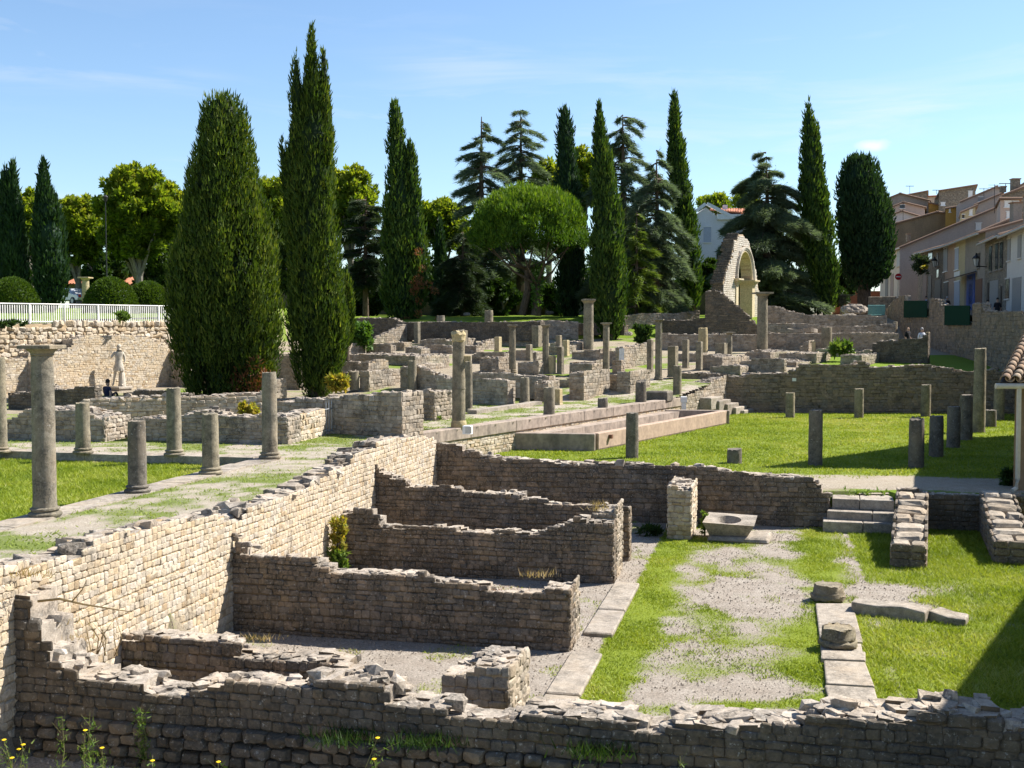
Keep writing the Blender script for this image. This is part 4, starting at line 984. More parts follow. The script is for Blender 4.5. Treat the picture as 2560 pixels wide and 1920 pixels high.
m = MB(); q = [pl + ua * 0.3, pn + ua * 0.3, pf - ua * 0.3, plf - ua * 0.3]; m.hexa([(k.x, k.y, -0.2) for k in q] + [(k.x, k.y, 0.06) for k in q]); m.build('floor', 'concrete', t)
lg = (pn - pl).normalized()
q = [pl + ua * 0.29 + lg * 0.0, pl + ua * 0.29 + lg * 0.75, plf - ua * 0.29 + lg * 0.75, plf - ua * 0.29]; m = MB(); m.hexa([(k.x, k.y, -0.1) for k in q] + [(k.x, k.y, ZT - 0.06) for k in q]); m.build('ledge', 'concrete', t)
sp_ = PX(1519, 1115, (pn + ua * 1.2).y); m = MB(); c0 = pn + ua * 1.15
m.box((c0.x + 0.05, c0.y - 0.05, 0.42), (0.12, 0.12, 0.14), -ANG2); m.build('spout', 'brown_wood', t)
# retaining kerb of the walk
kA = PK0 - dP * 3.2; kB = PK1 + dP * 0.2
wall('pale stone face under the walk beside the pool', kA, kB, 0.4, -0.1, [(900, 1100 + 30), (1100, 1090), (1250, 1069), (1700, 1006)], mat='warm', course=0.125, sw=(0.16, 0.32), nobj=200, rub=0, ends=(0, 0))
nk = Vector((-dP.y, dP.x)); kc = thing('kerb_row', 'smooth grey kerb stones edging the walk above the pool', 'kerb', (kA.x, kA.y, 0.7)); s_ = 0; Lk = (kB - kA).length
while s_ < Lk - 0.1:
    l = min(rng.uniform(1.8, 3.0), Lk - s_); p0, p1 = kA + dP * (s_ + 0.004), kA + dP * (s_ + l - 0.004)
    q = [p0 - nk * 0.07, p1 - nk * 0.07, p1 + nk * 0.42, p0 + nk * 0.42]; m = MB(); m.hexa([(k.x, k.y, ZP - 0.34) for k in q] + [(k.x, k.y, ZP + 0.04) for k in q]); o = m.build('stone_slab', 'concrete', kc); bv = o.modifiers.new('b', 'BEVEL'); bv.width = 0.015; s_ += l
# steps at the far end of the pool
for k in range(5):
    z1 = 0.93 - 0.19 * k; a = U(1704 + 24 * k, 992 + 8 * k, z1); m = MB()
    q = [xy(a) + T2 * 0, xy(a) + T2 * (1.5 - 0.06 * k), xy(a) + T2 * (1.5 - 0.06 * k) + D2 * 1.6, xy(a) + D2 * 1.6]; j = rng.uniform(-0.04, 0.04, 4)
    m.hexa([(p.x, p.y, z1 - 0.6) for p in q] + [(p.x, p.y, z1 + j[i] * 0.5) for i, p in enumerate(q)]); o = m.build('stone_step', 'slab', None); bv = o.modifiers.new('b', 'BEVEL'); bv.width = 0.03
    setp(o, ('highest', 'second highest', 'middle', 'second lowest', 'lowest')[k] + ' of the worn steps at the far end of the pool', 'step', 'worn steps at the far end of the pool')
wall('short return wall between the worn steps and the broad court wall', PK1 + dP * 0.3, PK1 + dP * 6.2, 0.9, -0.1, [(0, 1.04), (2.5, 1.3), (4.0, 1.65), (6, 1.85)], px=False, mat='pale', course=0.13, sw=(0.16, 0.34))
# low kerb further left along the walk
kerb('low kerb behind the walk under the slender columns', xy(U(1180, 1035, ZP)), xy(U(1345, 1011, ZP)), 0.4, ZP + 0.14, 0.3, 1.2)

# ------------------------------------------------------------------ columns of the lawn court and the walk
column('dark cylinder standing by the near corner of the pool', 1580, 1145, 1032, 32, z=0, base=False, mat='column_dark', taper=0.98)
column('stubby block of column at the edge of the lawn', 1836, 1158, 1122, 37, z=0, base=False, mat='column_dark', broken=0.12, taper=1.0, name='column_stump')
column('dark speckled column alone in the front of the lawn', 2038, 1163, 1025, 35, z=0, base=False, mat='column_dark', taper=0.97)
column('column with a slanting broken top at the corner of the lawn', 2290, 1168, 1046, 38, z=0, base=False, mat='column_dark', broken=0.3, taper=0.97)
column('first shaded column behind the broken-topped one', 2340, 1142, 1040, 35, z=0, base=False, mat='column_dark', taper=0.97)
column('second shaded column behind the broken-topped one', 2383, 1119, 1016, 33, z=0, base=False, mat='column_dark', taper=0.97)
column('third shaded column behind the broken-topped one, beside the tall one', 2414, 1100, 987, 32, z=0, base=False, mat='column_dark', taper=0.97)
column('tall plain column rising above the far court wall at right', 2447, 1081, 871, 30, z=0, base=False, taper=0.93, group=None)
column('squat drum right of the tall plain column', 2476, 1067, 1025, 28, z=0, base=False, mat='column_dark', taper=1.0, name='column_stump')
column('column at the far right corner of the lawn by the tiled roof', 2497, 1050, 963, 26, z=0, base=False, taper=0.97)
column('leftmost of three short columns before the far court wall', 1975, 1044, 982, 23, z=0, base=False, mat='column', taper=0.98)
column('middle one of three short columns before the far court wall', 2147, 1045, 972, 23, z=0, base=False, mat='column', taper=0.98)
column('rightmost of three short columns before the far court wall', 2314, 1042, 962, 24, z=0, base=False, mat='column', taper=0.98)
tc_ = column('tall jointed column with a broken top and a stone bracket', 1147, 1071, 826, 34, z=ZP, base=False, taper=0.88, broken=0.15)
h_ = 2.7; m = MB(); m.box((0.27, 0.0, 2.28), (0.24, 0.22, 0.2), 0, 0.03); o = m.build('bracket', 'column_buff', None); o.parent = tc_
m = MB(); m.lathe([(0.175, 2.78), (0.235, 2.86), (0.22, 2.98), (0.25, 3.06), (0.21, 3.16)], n=14); o = m.build('broken_capital', 'column_buff', None, True); o.parent = tc_
for v in o.data.vertices: v.co += Vector(rng.normal(0, 0.02, 3))
m = MB(); m.lathe([(0.235, 0.0), (0.26, 0.06), (0.25, 0.2), (0.22, 0.27)], n=18); o = m.build('base', 'column_buff', None, True); o.parent = tc_
m = MB(); m.lathe([(0.222, 1.28), (0.226, 1.30), (0.222, 1.33)], n=24, cap=False); o = m.build('joint_ring', 'column', None, True); o.parent = tc_
column('slender shaft on a moulded base just behind the jointed column', 1171, 1030, 904, 21, z=ZP)
column('short shaft on a moulded base before the ruined rooms', 1312, 1012, 944, 24, z=ZP)
column('stubby rust-topped cylinder on the walk', 1373, 1038, 968, 29, z=ZP, base=False, mat='column', broken=0.15, taper=0.97)
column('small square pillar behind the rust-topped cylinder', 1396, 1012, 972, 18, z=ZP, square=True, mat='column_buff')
column('low drum standing on the walk above the pool', 1507, 1021, 995, 26, z=ZP, base=False, mat='column_dark', broken=0.1, taper=0.97, name='column_stump')
column('round-topped dark cylinder on the walk above the pool', 1602, 1007, 953, 28, z=ZP, base=False, mat='column_dark', broken=0.35, taper=0.93)
column('plain column at the head of the worn steps', 1693, 995, 914, 22, z=ZP, base=False)
bp = U(1648, 1000, ZP); m = MB(); m.box((bp.x, bp.y, ZP + 0.2), (1.05, 0.7, 0.42), -0.5, 0.06); setp(m.build('stone_block', 'column_dark', None), 'dark squared block between the round-topped cylinder and the steps', 'stone block')
bp = U(1022, 1075, ZP); m = MB(); m.box((bp.x, bp.y, ZP + 0.13), (0.5, 0.4, 0.3), 0.4, 0.05); setp(m.build('stone_block', 'column_dark', None), 'small dark block lying on the walk above the long wall', 'stone block')
bp = U(1752, 980, 0.95); m = MB(); m.box((bp.x, bp.y, 1.05), (0.9, 0.6, 0.3), -0.4, 0.05); setp(m.build('stone_block', 'slab', None), 'flat fallen block at the top of the worn steps', 'stone block')

wall('broad shaded wall closing the far side of the lawn', PD(1704, 58.6), PD(2640, 56.8), 0.7, -0.1,
     [(1704, 930), (1774, 931), (1843, 940), (1892, 931), (1967, 931), (1982, 923), (2005, 908), (2034, 913), (2127, 914), (2138, 901), (2161, 903), (2184, 917), (2208, 917), (2231, 911), (2244, 915), (2316, 912), (2351, 916), (2395, 924), (2431, 930), (2489, 921), (2500, 927), (2640, 927)],
     mat='mid', core='mortar_dark', course=0.15, sw=(0.18, 0.42), nobj=300, rubsize=(0.2, 0.45))

# ------------------------------------------------------------------ ruined rooms in the middle distance
M = front
M('pale room wall left of the short moulded-base shaft', 1180, 1268, 1010, [(1180, 947), (1230, 945), (1268, 951)], xl=1288)
M('long low wall top behind the moulded-base shafts', 1180, 1372, 985, [(1180, 932), (1250, 930), (1300, 938), (1372, 941)], thick=0.6)
M('small pier behind the rust-topped cylinder', 1337, 1369, 1006, [(1337, 957), (1350, 950), (1369, 955)], xl=1398)
M('squared pier with broad sunlit side in the middle of the rooms', 1424, 1459, 998, [(1424, 931), (1440, 927), (1459, 930)], xl=1524)
M('squared pier with a rubble top left of the big slender column', 1543, 1575, 981, [(1543, 932), (1575, 930)], xl=1625)
M('low dark wall joining the two squared piers', 1520, 1546, 975, [(1520, 938), (1546, 937)], thick=0.5)
M('block of wall just left of the thick-footed slender column', 1424, 1479, 938, [(1424, 908), (1479, 909)], xl=1505)
M('dark low room wall between the two slender capital columns', 1295, 1346, 936, [(1295, 905), (1346, 903)], xl=1360)
M('curved-looking room wall behind the slender shaft', 1200, 1239, 930, [(1200, 893), (1225, 891), (1239, 895)], xl=1280)
lit('long sunlit wall leading to the ivy-covered post', 1557, 918, 1624, [(1557, 866), (1600, 862), (1624, 858)], d=63)
M('stub wall below the white panel', 1500, 1546, 912, [(1500, 884), (1520, 878), (1546, 876)], xl=1570)
M('wide low pier under the white panel', 1531, 1552, 931, [(1531, 901), (1552, 900)], xl=1562)
M('shaded wall corner behind the plain short shaft', 1180, 1260, 905, [(1180, 886), (1200, 880), (1260, 884)], thick=0.6)
M('low wall crossing behind the first slender column', 1256, 1340, 896, [(1256, 880), (1300, 874), (1340, 880)], xl=1362)
lit('stepped sunlit wall by the small far pillar', 1182, 885, 1236, [(1182, 870), (1200, 862), (1215, 852), (1236, 846)], d=78)
M('pale stump of wall behind the square pillar', 1360, 1400, 885, [(1360, 868), (1400, 864)], xl=1440)
M('low sunlit wall between far round column and its neighbour', 1430, 1500, 896, [(1430, 880), (1465, 876), (1500, 872)], xl=1530)
M('low stub left of the far round column', 1375, 1440, 872, [(1375, 858), (1410, 852), (1440, 856)], xl=1470)
M('rubble wall behind the jointed column bracket', 1130, 1190, 880, [(1130, 866), (1160, 862), (1190, 866)], xl=1210)
# between the cypresses and the jointed column
M('sunlit-ended wall right of the yellow bush', 900, 922, 974, [(900, 927), (922, 926)], xl=1001)
M('sloping dark wall behind the plain short column', 1001, 1125, 978, [(1001, 915), (1045, 913), (1060, 920), (1090, 932), (1113, 940), (1125, 944)], d=55, thick=0.6)
M('low stepped wall left of the jointed column', 1092, 1130, 980, [(1092, 948), (1115, 944), (1130, 948)], d=50.5)
M('dark low wall behind the narrow cypress foot', 846, 904, 930, [(846, 904), (880, 902), (904, 908)], xl=925)
lit('sunlit wall stepping up beside the dark low wall', 921, 934, 971, [(921, 906), (945, 898), (971, 900)], d=60)
M('long level wall crossing behind the plain short column', 846, 1037, 904, [(846, 887), (900, 884), (960, 886), (1037, 888)], xl=1123)
M('room corner wall below the leafy green bush', 916, 977, 884, [(916, 858), (940, 860), (977, 862)], xl=990)
lit('sunlit wall under the leafy green bush', 850, 884, 914, [(850, 855), (914, 857)], d=72)
M('broken wall corner right of the room corner wall', 1014, 1052, 886, [(1014, 867), (1040, 866), (1052, 872)], xl=1075)
M('thin wall top before the far round columns', 1060, 1130, 880, [(1060, 862), (1100, 860), (1130, 866)], thick=0.5)
lit('sunlit wall climbing in steps before the far dark wall', 922, 862, 1034, [(922, 853), (951, 838), (979, 825), (1003, 812), (1034, 807)], d=84)
M('low wall behind the climbing steps', 1050, 1130, 862, [(1050, 850), (1090, 846), (1130, 850)], thick=0.5)
lit('pale sunlit wall in the middle behind the sloping dark wall', 1045, 930, 1123, [(1045, 912), (1080, 906), (1123, 908)], d=61)
front('far terrace wall in the shade of the park trees', 870, 1350, 850, [(870, 796), (905, 793), (980, 795), (1005, 805), (1110, 803), (1200, 806), (1271, 804), (1350, 802)], d=91, thick=0.7, mat='dark', core='mortar_dark')  # dark stones put the tree shade into this stretch of wall
front('far terrace wall catching some sun below the stone pine', 1352, 1445, 846, [(1352, 801), (1441, 803)], d=90.4, thick=0.7, T=(T2 + D2 * 0.55).normalized())
front('dark terrace wall behind the ivy-covered post', 1440, 1560, 848, [(1440, 808), (1520, 806), (1560, 812)], d=92, thick=0.7, mat='dark', core='mortar_dark')
lit('sloping sunlit bank wall below the cedars', 1558, 835, 1748, [(1558, 790), (1600, 783), (1680, 784), (1748, 776)], d=93, D=Vector((0.9, 0.44)).normalized())
front('dark terrace wall left of the ruined arch', 1655, 1770, 838, [(1655, 800), (1700, 800), (1770, 796)], d=92, thick=0.6, mat='dark', core='mortar_dark')
# right-hand rooms behind the court wall
M('pale room wall left of the rubble heaps', 1756, 1805, 922, [(1756, 886), (1780, 888), (1805, 895)], xl=1850)
M('rubble-topped room wall over the middle of the court wall', 1849, 1960, 925, [(1849, 905), (1880, 898), (1955, 893), (1960, 897)], xl=1966)
M('low room wall below the pale post', 1947, 2040, 903, [(1947, 884), (1990, 880), (2040, 884)], xl=2075)
M('squared wall block below the fig bush', 2101, 2153, 913, [(2101, 888), (2150, 886)], xl=2197)
M('stepped little wall beside the pale post', 1999, 2020, 878, [(1999, 868), (2008, 856), (2020, 852)], xl=2034)
M('rubble wall running to the right end of the rooms', 2196, 2316, 900, [(2196, 886), (2240, 876), (2290, 870), (2316, 858)], xl=2322)
M('low crumbled wall over the left of the court wall', 1775, 1850, 930, [(1775, 918), (1810, 912), (1850, 915)], xl=1890)
M('crumbled wall stub behind the tall round column', 1862, 1925, 895, [(1862, 882), (1890, 874), (1925, 880)], xl=1975)
M('lower crumbled wall right of the round column', 1900, 1990, 912, [(1900, 905), (1940, 898), (1990, 906)], xl=2060)
M('long lower tier wall left of the tall round column', 1640, 1894, 870, [(1620, 816), (1640, 824), (1655, 833), (1720, 836), (1800, 834), (1894, 836)], d=79, thick=0.7, T=T1)
M('long lower tier wall right of the tall round column', 1918, 2245, 870, [(1918, 828), (1950, 834), (2080, 832), (2210, 830), (2245, 833)], d=79, thick=0.7, T=T1)
M('upper tier wall with the oval stone rim', 1918, 2236, 852, [(1918, 809), (1990, 808), (2040, 812), (2100, 818), (2190, 812), (2236, 808)], d=85, thick=0.7, T=T1)
M('upper wall under the big boulder', 1918, 2214, 830, [(1918, 765), (1957, 768), (1965, 774), (2000, 782), (2020, 787), (2200, 790), (2214, 788)], d=91, thick=0.7, T=T1)
M('shaded wall before the two visitors', 2180, 2318, 880, [(2180, 858), (2200, 851), (2300, 846), (2318, 830)], d=68, thick=0.6, mat='dark', core='mortar_dark')
for lb, x0, x1, yb, pr, xl in (
    ('low broken wall just left of the first slender capital column', 1230, 1262, 945, [(1230, 925), (1262, 922)], 1276), ('thin broken wall behind the rust-topped cylinder', 1385, 1425, 965, [(1385, 950), (1425, 946)], 1440),
    ('short stub wall between the capital columns', 1440, 1490, 922, [(1440, 906), (1490, 902)], 1508), ('low stub wall left of the ivy-covered post', 1570, 1600, 890, [(1570, 876), (1600, 872)], 1622),
    ('crumbled low wall below the small capital column', 1790, 1840, 905, [(1790, 893), (1840, 890)], 1872), ('crumbled low wall left of the buff-footed shaft', 1690, 1745, 900, [(1690, 886), (1745, 882)], 1770),
    ('stepped low wall right of the fig bush', 2140, 2200, 896, [(2140, 880), (2170, 874), (2200, 878)], 2226), ('crumbled wall before the thick tier shaft', 2040, 2100, 888, [(2040, 874), (2070, 868), (2100, 872)], 2124),
    ('low wall end left of the sunlit-ended wall', 858, 884, 955, [(858, 930), (884, 926)], 897), ('low broken wall below the climbing steps', 960, 1010, 874, [(960, 858), (1010, 854)], 1030),
    ('small broken wall before the far round shafts', 1120, 1170, 862, [(1120, 848), (1170, 846)], 1190), ('low wall crossing behind the small far pillars', 1255, 1330, 862, [(1255, 848), (1330, 846)], 1345)):
    M(lb, x0, x1, yb, pr, xl=xl)
# columns there
column('slender capital column left of the two alike', 1281, 931, 812, 17, cap='doric', capw=1.7, fluted=True)
column('slender capital column in the middle of the ruins', 1364, 936, 812, 16, cap='doric', capw=1.6, fluted=True)
column('capital column on a thicker lower shaft', 1515, 934, 807, 17, cap='doric', capw=1.7, base=False)
column('tall slender capital column on a wide foot by the steps', 1646, 949, 798, 17, cap='doric', capw=1.6, fluted=True)
column('big round column with a capital before the dark cypress', 1471, 873, 748, 26, cap='doric', capw=1.25, base=False)
column('big round column with a flat slab capital before the arch', 1905, 881, 731, 27, cap='doric', capw=1.75, base=False)
column('thick round shaft at far left of the ruins', 1102, 848, 789, 21, base=False, taper=0.97)
column('thick round shaft right of the jointed column', 1222, 846, 776, 22, base=False, taper=0.97)
column('thick round shaft among the right-hand tiers', 2066, 879, 819, 26, base=False, taper=0.97)
column('buff-footed round shaft left of the arch wall', 1757, 884, 820, 24, base=False, mat='column_buff', taper=0.97)
column('small column with a capital left of the slab-capital column', 1823, 889, 830, 15, cap='doric', base=False)
column('square grey pillar at the foot of the climbing steps', 1043, 858, 805, 14, square=True)
column('square pillar behind the jointed column', 1161, 872, 826, 14, square=True)
column('pale square pillar left of the first slender column', 1245, 879, 842, 16, square=True, mat='column_buff')
column('thin pillar between the two slender columns', 1323, 902, 861, 15, square=True)
column('weathered pilaster behind the middle slender column', 1342, 867, 814, 22, square=True)
column('pillar just right of the middle slender column', 1401, 936, 867, 16, square=True)
column('small pillar rising behind its taller neighbour', 1397, 884, 838, 14, square=True)
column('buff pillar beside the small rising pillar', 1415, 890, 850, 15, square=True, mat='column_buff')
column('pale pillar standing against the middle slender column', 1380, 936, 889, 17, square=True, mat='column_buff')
column('pillar left of the tall slender column on a wide foot', 1625, 930, 849, 15, square=True)
column('broad pillar right of the tall slender column', 1682, 943, 865, 24, square=True)
column('fluted pillar behind the broad pillar', 1714, 920, 849, 16, square=True)
column('thin pillar right of the fluted pillar', 1748, 924, 854, 16, square=True)
column('broad low pillar beside the small capital column', 1803, 890, 857, 28, square=True)
column('pale post among the right-hand rooms', 2034, 880, 853, 9, square=True, mat='column_buff')
column('low post on the upper tier wall', 2238, 830, 804, 10, square=True, d=84)
column('sunlit timber-like post in front of the visitors', 2319, 906, 830, 9, square=True, mat='column_buff')
column('plain column low behind the sunlit-ended wall', 1031, 978, 902, 22, base=False, taper=0.97)
column('low round stump right of the yellow bush', 886, 975, 929, 24, base=False, taper=0.98)

# oval rim, boulder, trough, block stones
p = PX(2006, 822, 83.0); m = MB(); V = []; F = []; n = 28
for k, (ra, rb, z) in enumerate(((1.0, 0.55, -0.25), (1.0, 0.55, 0.0), (0.88, 0.45, 0.0), (0.86, 0.43, -0.25))):
    for i in range(n):
        a = 2 * math.pi * i / n; V.append((p.x + ra * math.cos(a), p.y + rb * 3 * math.sin(a), p.z + z + 0.03 * math.sin(3 * a)))
for k in range(3):
    for i in range(n): F.append((k * n + i, k * n + (i + 1) % n, (k + 1) * n + (i + 1) % n, (k + 1) * n + i))
setp(m.add(V, F).build('stone_ring', 'slab', None), 'oval stone ring lying on the upper tier wall', 'stone ring')
def boulder(name, label, x, yb, w, h, d, mat, cat='rock', depth=0.7, rz=0.3):
    p = PX(x, yb, d); s = d / FPX; bm = bmesh.new(); bmesh.ops.create_icosphere(bm, subdivisions=4, radius=1.0)
    for v in bm.verts:
        c = v.co; k = 1 + 0.55 * (float(fbm(np.array([c.x * 1.6 + c.z + 9]), np.array([c.y * 1.6 - c.z * 0.7 + 4]), 5)[0]) - 0.5) * 2
        c *= k; c.x *= w / 2 * s; c.y *= w / 2 * s * depth; c.z *= h / 2 * s; c.z = max(c.z, -h * s * 0.3); c.z = math.floor(c.z / (h * s * 0.14)) * h * s * 0.11 + c.z * 0.2
    me = bpy.data.meshes.new(name); bm.to_mesh(me); bm.free()
    o = link(name, me, None, mat); o.location = (p.x, p.y, p.z + h * s * 0.3); o.rotation_euler[2] = rz; return setp(o, label, cat)
boulder('boulder', 'big pale boulder behind the upper wall near the barrier', 2135, 782, 66, 30, 95, 'rubble')
boulder('stone_basin', 'flat stone basin in front of the big boulder', 2123, 794, 38, 14, 93.5, 'slab', 'basin')
boulder('stone_block', 'squared stone on the far grass left of the stone pine', 1167, 788, 16, 9, 101, 'slab', 'stone block')
boulder('stone_block', 'dark stone on the far grass under the stone pine', 1374, 784, 20, 9, 101, 'column_dark', 'stone block')
boulder('stone_block', 'stone lying beside the ivy-covered post', 1572, 838, 18, 12, 86, 'slab', 'stone block')
# loose stones
pts = []
for _ in range(26):
    s = rng.uniform(0.05, 0.95); q = E0 + uE * (2 + s * 5) + Vector((-uE.y, uE.x)) * rng.uniform(0.7, 2.4); z = float(terrain_z(np.array([q.x]), np.array([q.y]))[0]); pts.append(((q.x, q.y, z), rng.uniform(0.12, 0.4)))
rocks('loose_stones', 'loose stones strewn on the bank before the pool', pts)
pts = []
for _ in range(46):
    s = rng.uniform(-8, 11); q = mainwall(s) - T1 * rng.uniform(0.35, 1.0); pts.append(((q.x, q.y, ZP), rng.uniform(0.1, 0.28)))
rocks('loose_stones', 'loose stones along the top edge of the long sunlit wall', pts)
# ------------------------------------------------------------------ trees
Q = 2560 / 2212.0
def leaves_mesh(name, P, A, Wd, ln, wd, R):
    """one pointed leaf spray per point: P base, A axis, Wd width dir"""
    n = len(P); V = np.empty((n, 4, 3))
    V[:, 0] = P - Wd * wd[:, None] * 0.5; V[:, 1] = P + Wd * wd[:, None] * 0.5
    V[:, 2] = P + A * ln[:, None] * 0.62 + Wd * wd[:, None] * 0.32; V[:, 3] = P + A * ln[:, None]
    F = np.array([[0, 1, 2], [0, 2, 3]]); F = (np.arange(n)[:, None, None] * 4 + F).reshape(-1, 3)
    return meshnp(name, V.reshape(-1, 3), F, {'rnd': np.repeat(np.clip(R, 0, 1), 4)})
def unit(v): return v / np.maximum(np.linalg.norm(v, axis=-1, keepdims=True), 1e-9)
def lump_crown(C0, S, n, upw=0.8, outw=0.5, rnd=0.35, ln=(0.2, 0.35), wd=(0.06, 0.1), lumpr=None, inner=0.25):
    """C0 lump centres, S lump radii (n,3)"""
    k = len(C0); vol = (S[:, 0] * S[:, 2]); pick = rng.choice(k, n, p=vol / vol.sum())
    dv = unit(rng.normal(size=(n, 3))); P = C0[pick] + dv * S[pick] * rng.uniform(1 - inner, 1.0, (n, 1))
    A = unit(np.array([0, 0, upw]) + dv * outw + rng.normal(0, rnd, (n, 3)))
    Wd = unit(np.cross(A, unit(rng.normal(size=(n, 3)))))
    lr = rng.random(k) if lumpr is None else lumpr
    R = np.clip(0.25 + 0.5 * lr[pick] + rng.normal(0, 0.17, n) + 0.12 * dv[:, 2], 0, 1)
    return P, A, Wd, rng.uniform(*ln, n), rng.uniform(*wd, n), R
def sil(rows, d):
    """silhouette rows (y, xl, xr) in 2212-wide picture pixels -> z, centre x, radius"""
    out = []
    for y, a, b in rows:
        p = PX(a * Q, y * Q, d); q = PX(b * Q, y * Q, d); out.append((p.z, (p.x + q.x) / 2, (q.x - p.x) / 2))
    out.sort(); return np.array(out)
def cypress(label, parts, d, zb, n, mat='cypress', lump=(0.30, 1.0), leaf=(0.28, 0.085), name='cypress_tree', trunk=0.3, patch=None, up=1.0, flat=0.9):
    bx = sil(parts[0], d); t = thing(name, label, 'tree', (bx[0, 1], d, zb)); CC, SS = [], []
    VV, FF = [], []; b = 0
    for rows in parts:
        s = sil(rows, d); H = s[-1, 0] - s[0, 0]; area = np.trapz(s[:, 2], s[:, 0]) * 2 * math.pi
        k = max(12, int(area / (lump[0] * lump[1] * 0.62)))
        zz = np.linspace(s[0, 0], s[-1, 0], 200); rr = np.interp(zz, s[:, 0], s[:, 2]); cdf = np.cumsum(rr + 0.08); z = np.interp(rng.random(k), cdf / cdf[-1], zz)
        a = rng.uniform(0, 2 * math.pi, k); c = np.interp(z, s[:, 0], s[:, 1]); r = np.interp(z, s[:, 0], s[:, 2]) * (0.88 + 0.24 * vnoise(a * 1.9 + 11, z * 0.55 + d, int(d)) + np.where(rng.random(k) < 0.05, 0.10, 0))
        lr = np.minimum(lump[0] * rng.uniform(0.6, 1.35, k), r * 0.6 + 0.04); q = np.maximum(r * 0.955 - lr * rng.uniform(0.7, 1.5, k), 0.0)
        CC.append(np.stack([c + q * np.cos(a), d + q * np.sin(a) * flat, z - lump[1] * 0.2], -1)); SS.append(np.stack([lr, lr, lump[1] * rng.uniform(0.6, 1.2, k) * np.clip((s[-1, 0] - z) / lump[1] + 0.25, 0.25, 1)], -1))
        m = 14; zs = np.linspace(s[0, 0], s[-1, 0] - 0.3, 26)
        for z_ in zs:
            r_ = np.interp(z_, s[:, 0], s[:, 2]) * 0.70 * (0.95 + 0.1 * math.sin(z_ * 3)); c_ = np.interp(z_, s[:, 0], s[:, 1])
            for i in range(m):
                an = 2 * math.pi * i / m; VV.append((c_ + r_ * math.cos(an), d + r_ * math.sin(an) * flat, z_))
        for j in range(25):
            for i in range(m): FF.append((b + j * m + i, b + j * m + (i + 1) % m, b + (j + 1) * m + (i + 1) % m, b + (j + 1) * m + i))
        b += 26 * m
    CC = np.concatenate(CC); SS = np.concatenate(SS)
    P, A, W, l, w, R = lump_crown(CC, SS, n, up, 0.42, 0.22, (leaf[0] * 0.7, leaf[0] * 1.3), (leaf[1] * 0.7, leaf[1] * 1.3))
    o = link('crown', leaves_mesh('crown', P, A, W, l, w, R), t, mat)
    me = meshnp('crown_core', VV, FF, {'rnd': np.full(len(VV), 0.0)}); link('crown_core', me, t, mat)
    mb = MB(); mb.tube([(bx[0, 1], d, zb - 0.3), (bx[0, 1] + 0.05, d, zb + 0.6), (bx[0, 1], d, bx[0, 0] + 1.5)], [trunk * 1.3, trunk, trunk * 0.8], 9); mb.build('trunk', 'bark', t, True)
    if patch:
        for (x, y, rw, rh, nn, pm) in patch:
            p = PX(x * Q, y * Q, d - np.interp(PX(x * Q, y * Q, d).z, bx[:, 0], bx[:, 2]) * 0.8)
            k = 14; c = np.array(p) + rng.normal(0, 1, (k, 3)) * np.array([rw, 0.3, rh]) * 0.5; S = np.full((k, 3), 0.32)
            link('dead_foliage', leaves_mesh('dead_foliage', *lump_crown(c, S, nn, 0.6, 0.6, 0.4, (0.12, 0.3), (0.05, 0.09))), t, pm)
    return t
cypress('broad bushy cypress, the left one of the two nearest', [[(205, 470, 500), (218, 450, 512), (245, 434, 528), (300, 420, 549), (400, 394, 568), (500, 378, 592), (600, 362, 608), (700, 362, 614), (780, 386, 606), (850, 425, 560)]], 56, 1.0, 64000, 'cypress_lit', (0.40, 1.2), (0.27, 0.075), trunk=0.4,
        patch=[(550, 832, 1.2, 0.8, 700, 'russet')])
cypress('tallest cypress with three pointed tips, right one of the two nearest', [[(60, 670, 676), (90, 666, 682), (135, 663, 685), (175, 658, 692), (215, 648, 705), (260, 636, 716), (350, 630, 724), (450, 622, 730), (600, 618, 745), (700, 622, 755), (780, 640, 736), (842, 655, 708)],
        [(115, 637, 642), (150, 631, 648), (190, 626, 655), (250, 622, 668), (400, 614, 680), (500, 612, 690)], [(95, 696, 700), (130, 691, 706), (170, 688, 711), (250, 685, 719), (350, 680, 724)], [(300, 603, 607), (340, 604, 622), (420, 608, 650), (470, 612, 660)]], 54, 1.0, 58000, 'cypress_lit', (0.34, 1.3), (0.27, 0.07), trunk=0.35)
cypress('small cypress peeping out right of the tallest one', [[(590, 748, 752), (640, 738, 766), (690, 734, 766), (730, 740, 755)]], 66, 1.8, 3500, 'cypress_lit', (0.28, 0.8), (0.30, 0.1), trunk=0.15)
cypress('double-tipped dark cypress left of the cedars', [[(222, 846, 858), (240, 840, 868), (350, 834, 885), (450, 826, 900), (550, 822, 912), (640, 824, 920), (682, 842, 900)], [(305, 880, 890), (350, 872, 902), (450, 870, 915), (550, 868, 930), (640, 870, 926), (678, 880, 905)]], 98, 5.0, 17000, 'cypress', (0.42, 1.3), (0.46, 0.16), patch=[(905, 625, 1.2, 2.6, 700, 'russet')])
cypress('pointed cypress at the left edge behind the railing', [[(345, 24, 30), (400, 16, 42), (450, 10, 50), (550, 8, 62), (600, 8, 68), (632, 20, 58)], [(365, 8, 14), (420, -6, 22), (600, -20, 30)]], 85, 3.7, 9000, 'cypress_far', (0.4, 1.2), (0.44, 0.15))
cypress('broad-based cypress behind the railing left of the round hedges', [[(343, 89, 95), (380, 82, 105), (420, 75, 120), (500, 68, 143), (580, 70, 152), (640, 78, 140)]], 85, 3.7, 9000, 'cypress_far', (0.42, 1.0), (0.42, 0.16))
cypress('dark cypress with a blunt top behind the stone pine', [[(237, 1214, 1222), (260, 1205, 1235), (300, 1201, 1245), (400, 1198, 1258), (500, 1196, 1268), (640, 1200, 1262), (680, 1220, 1248)]], 105, 5.2, 9000, 'cypress_far', (0.42, 1.3), (0.5, 0.17))
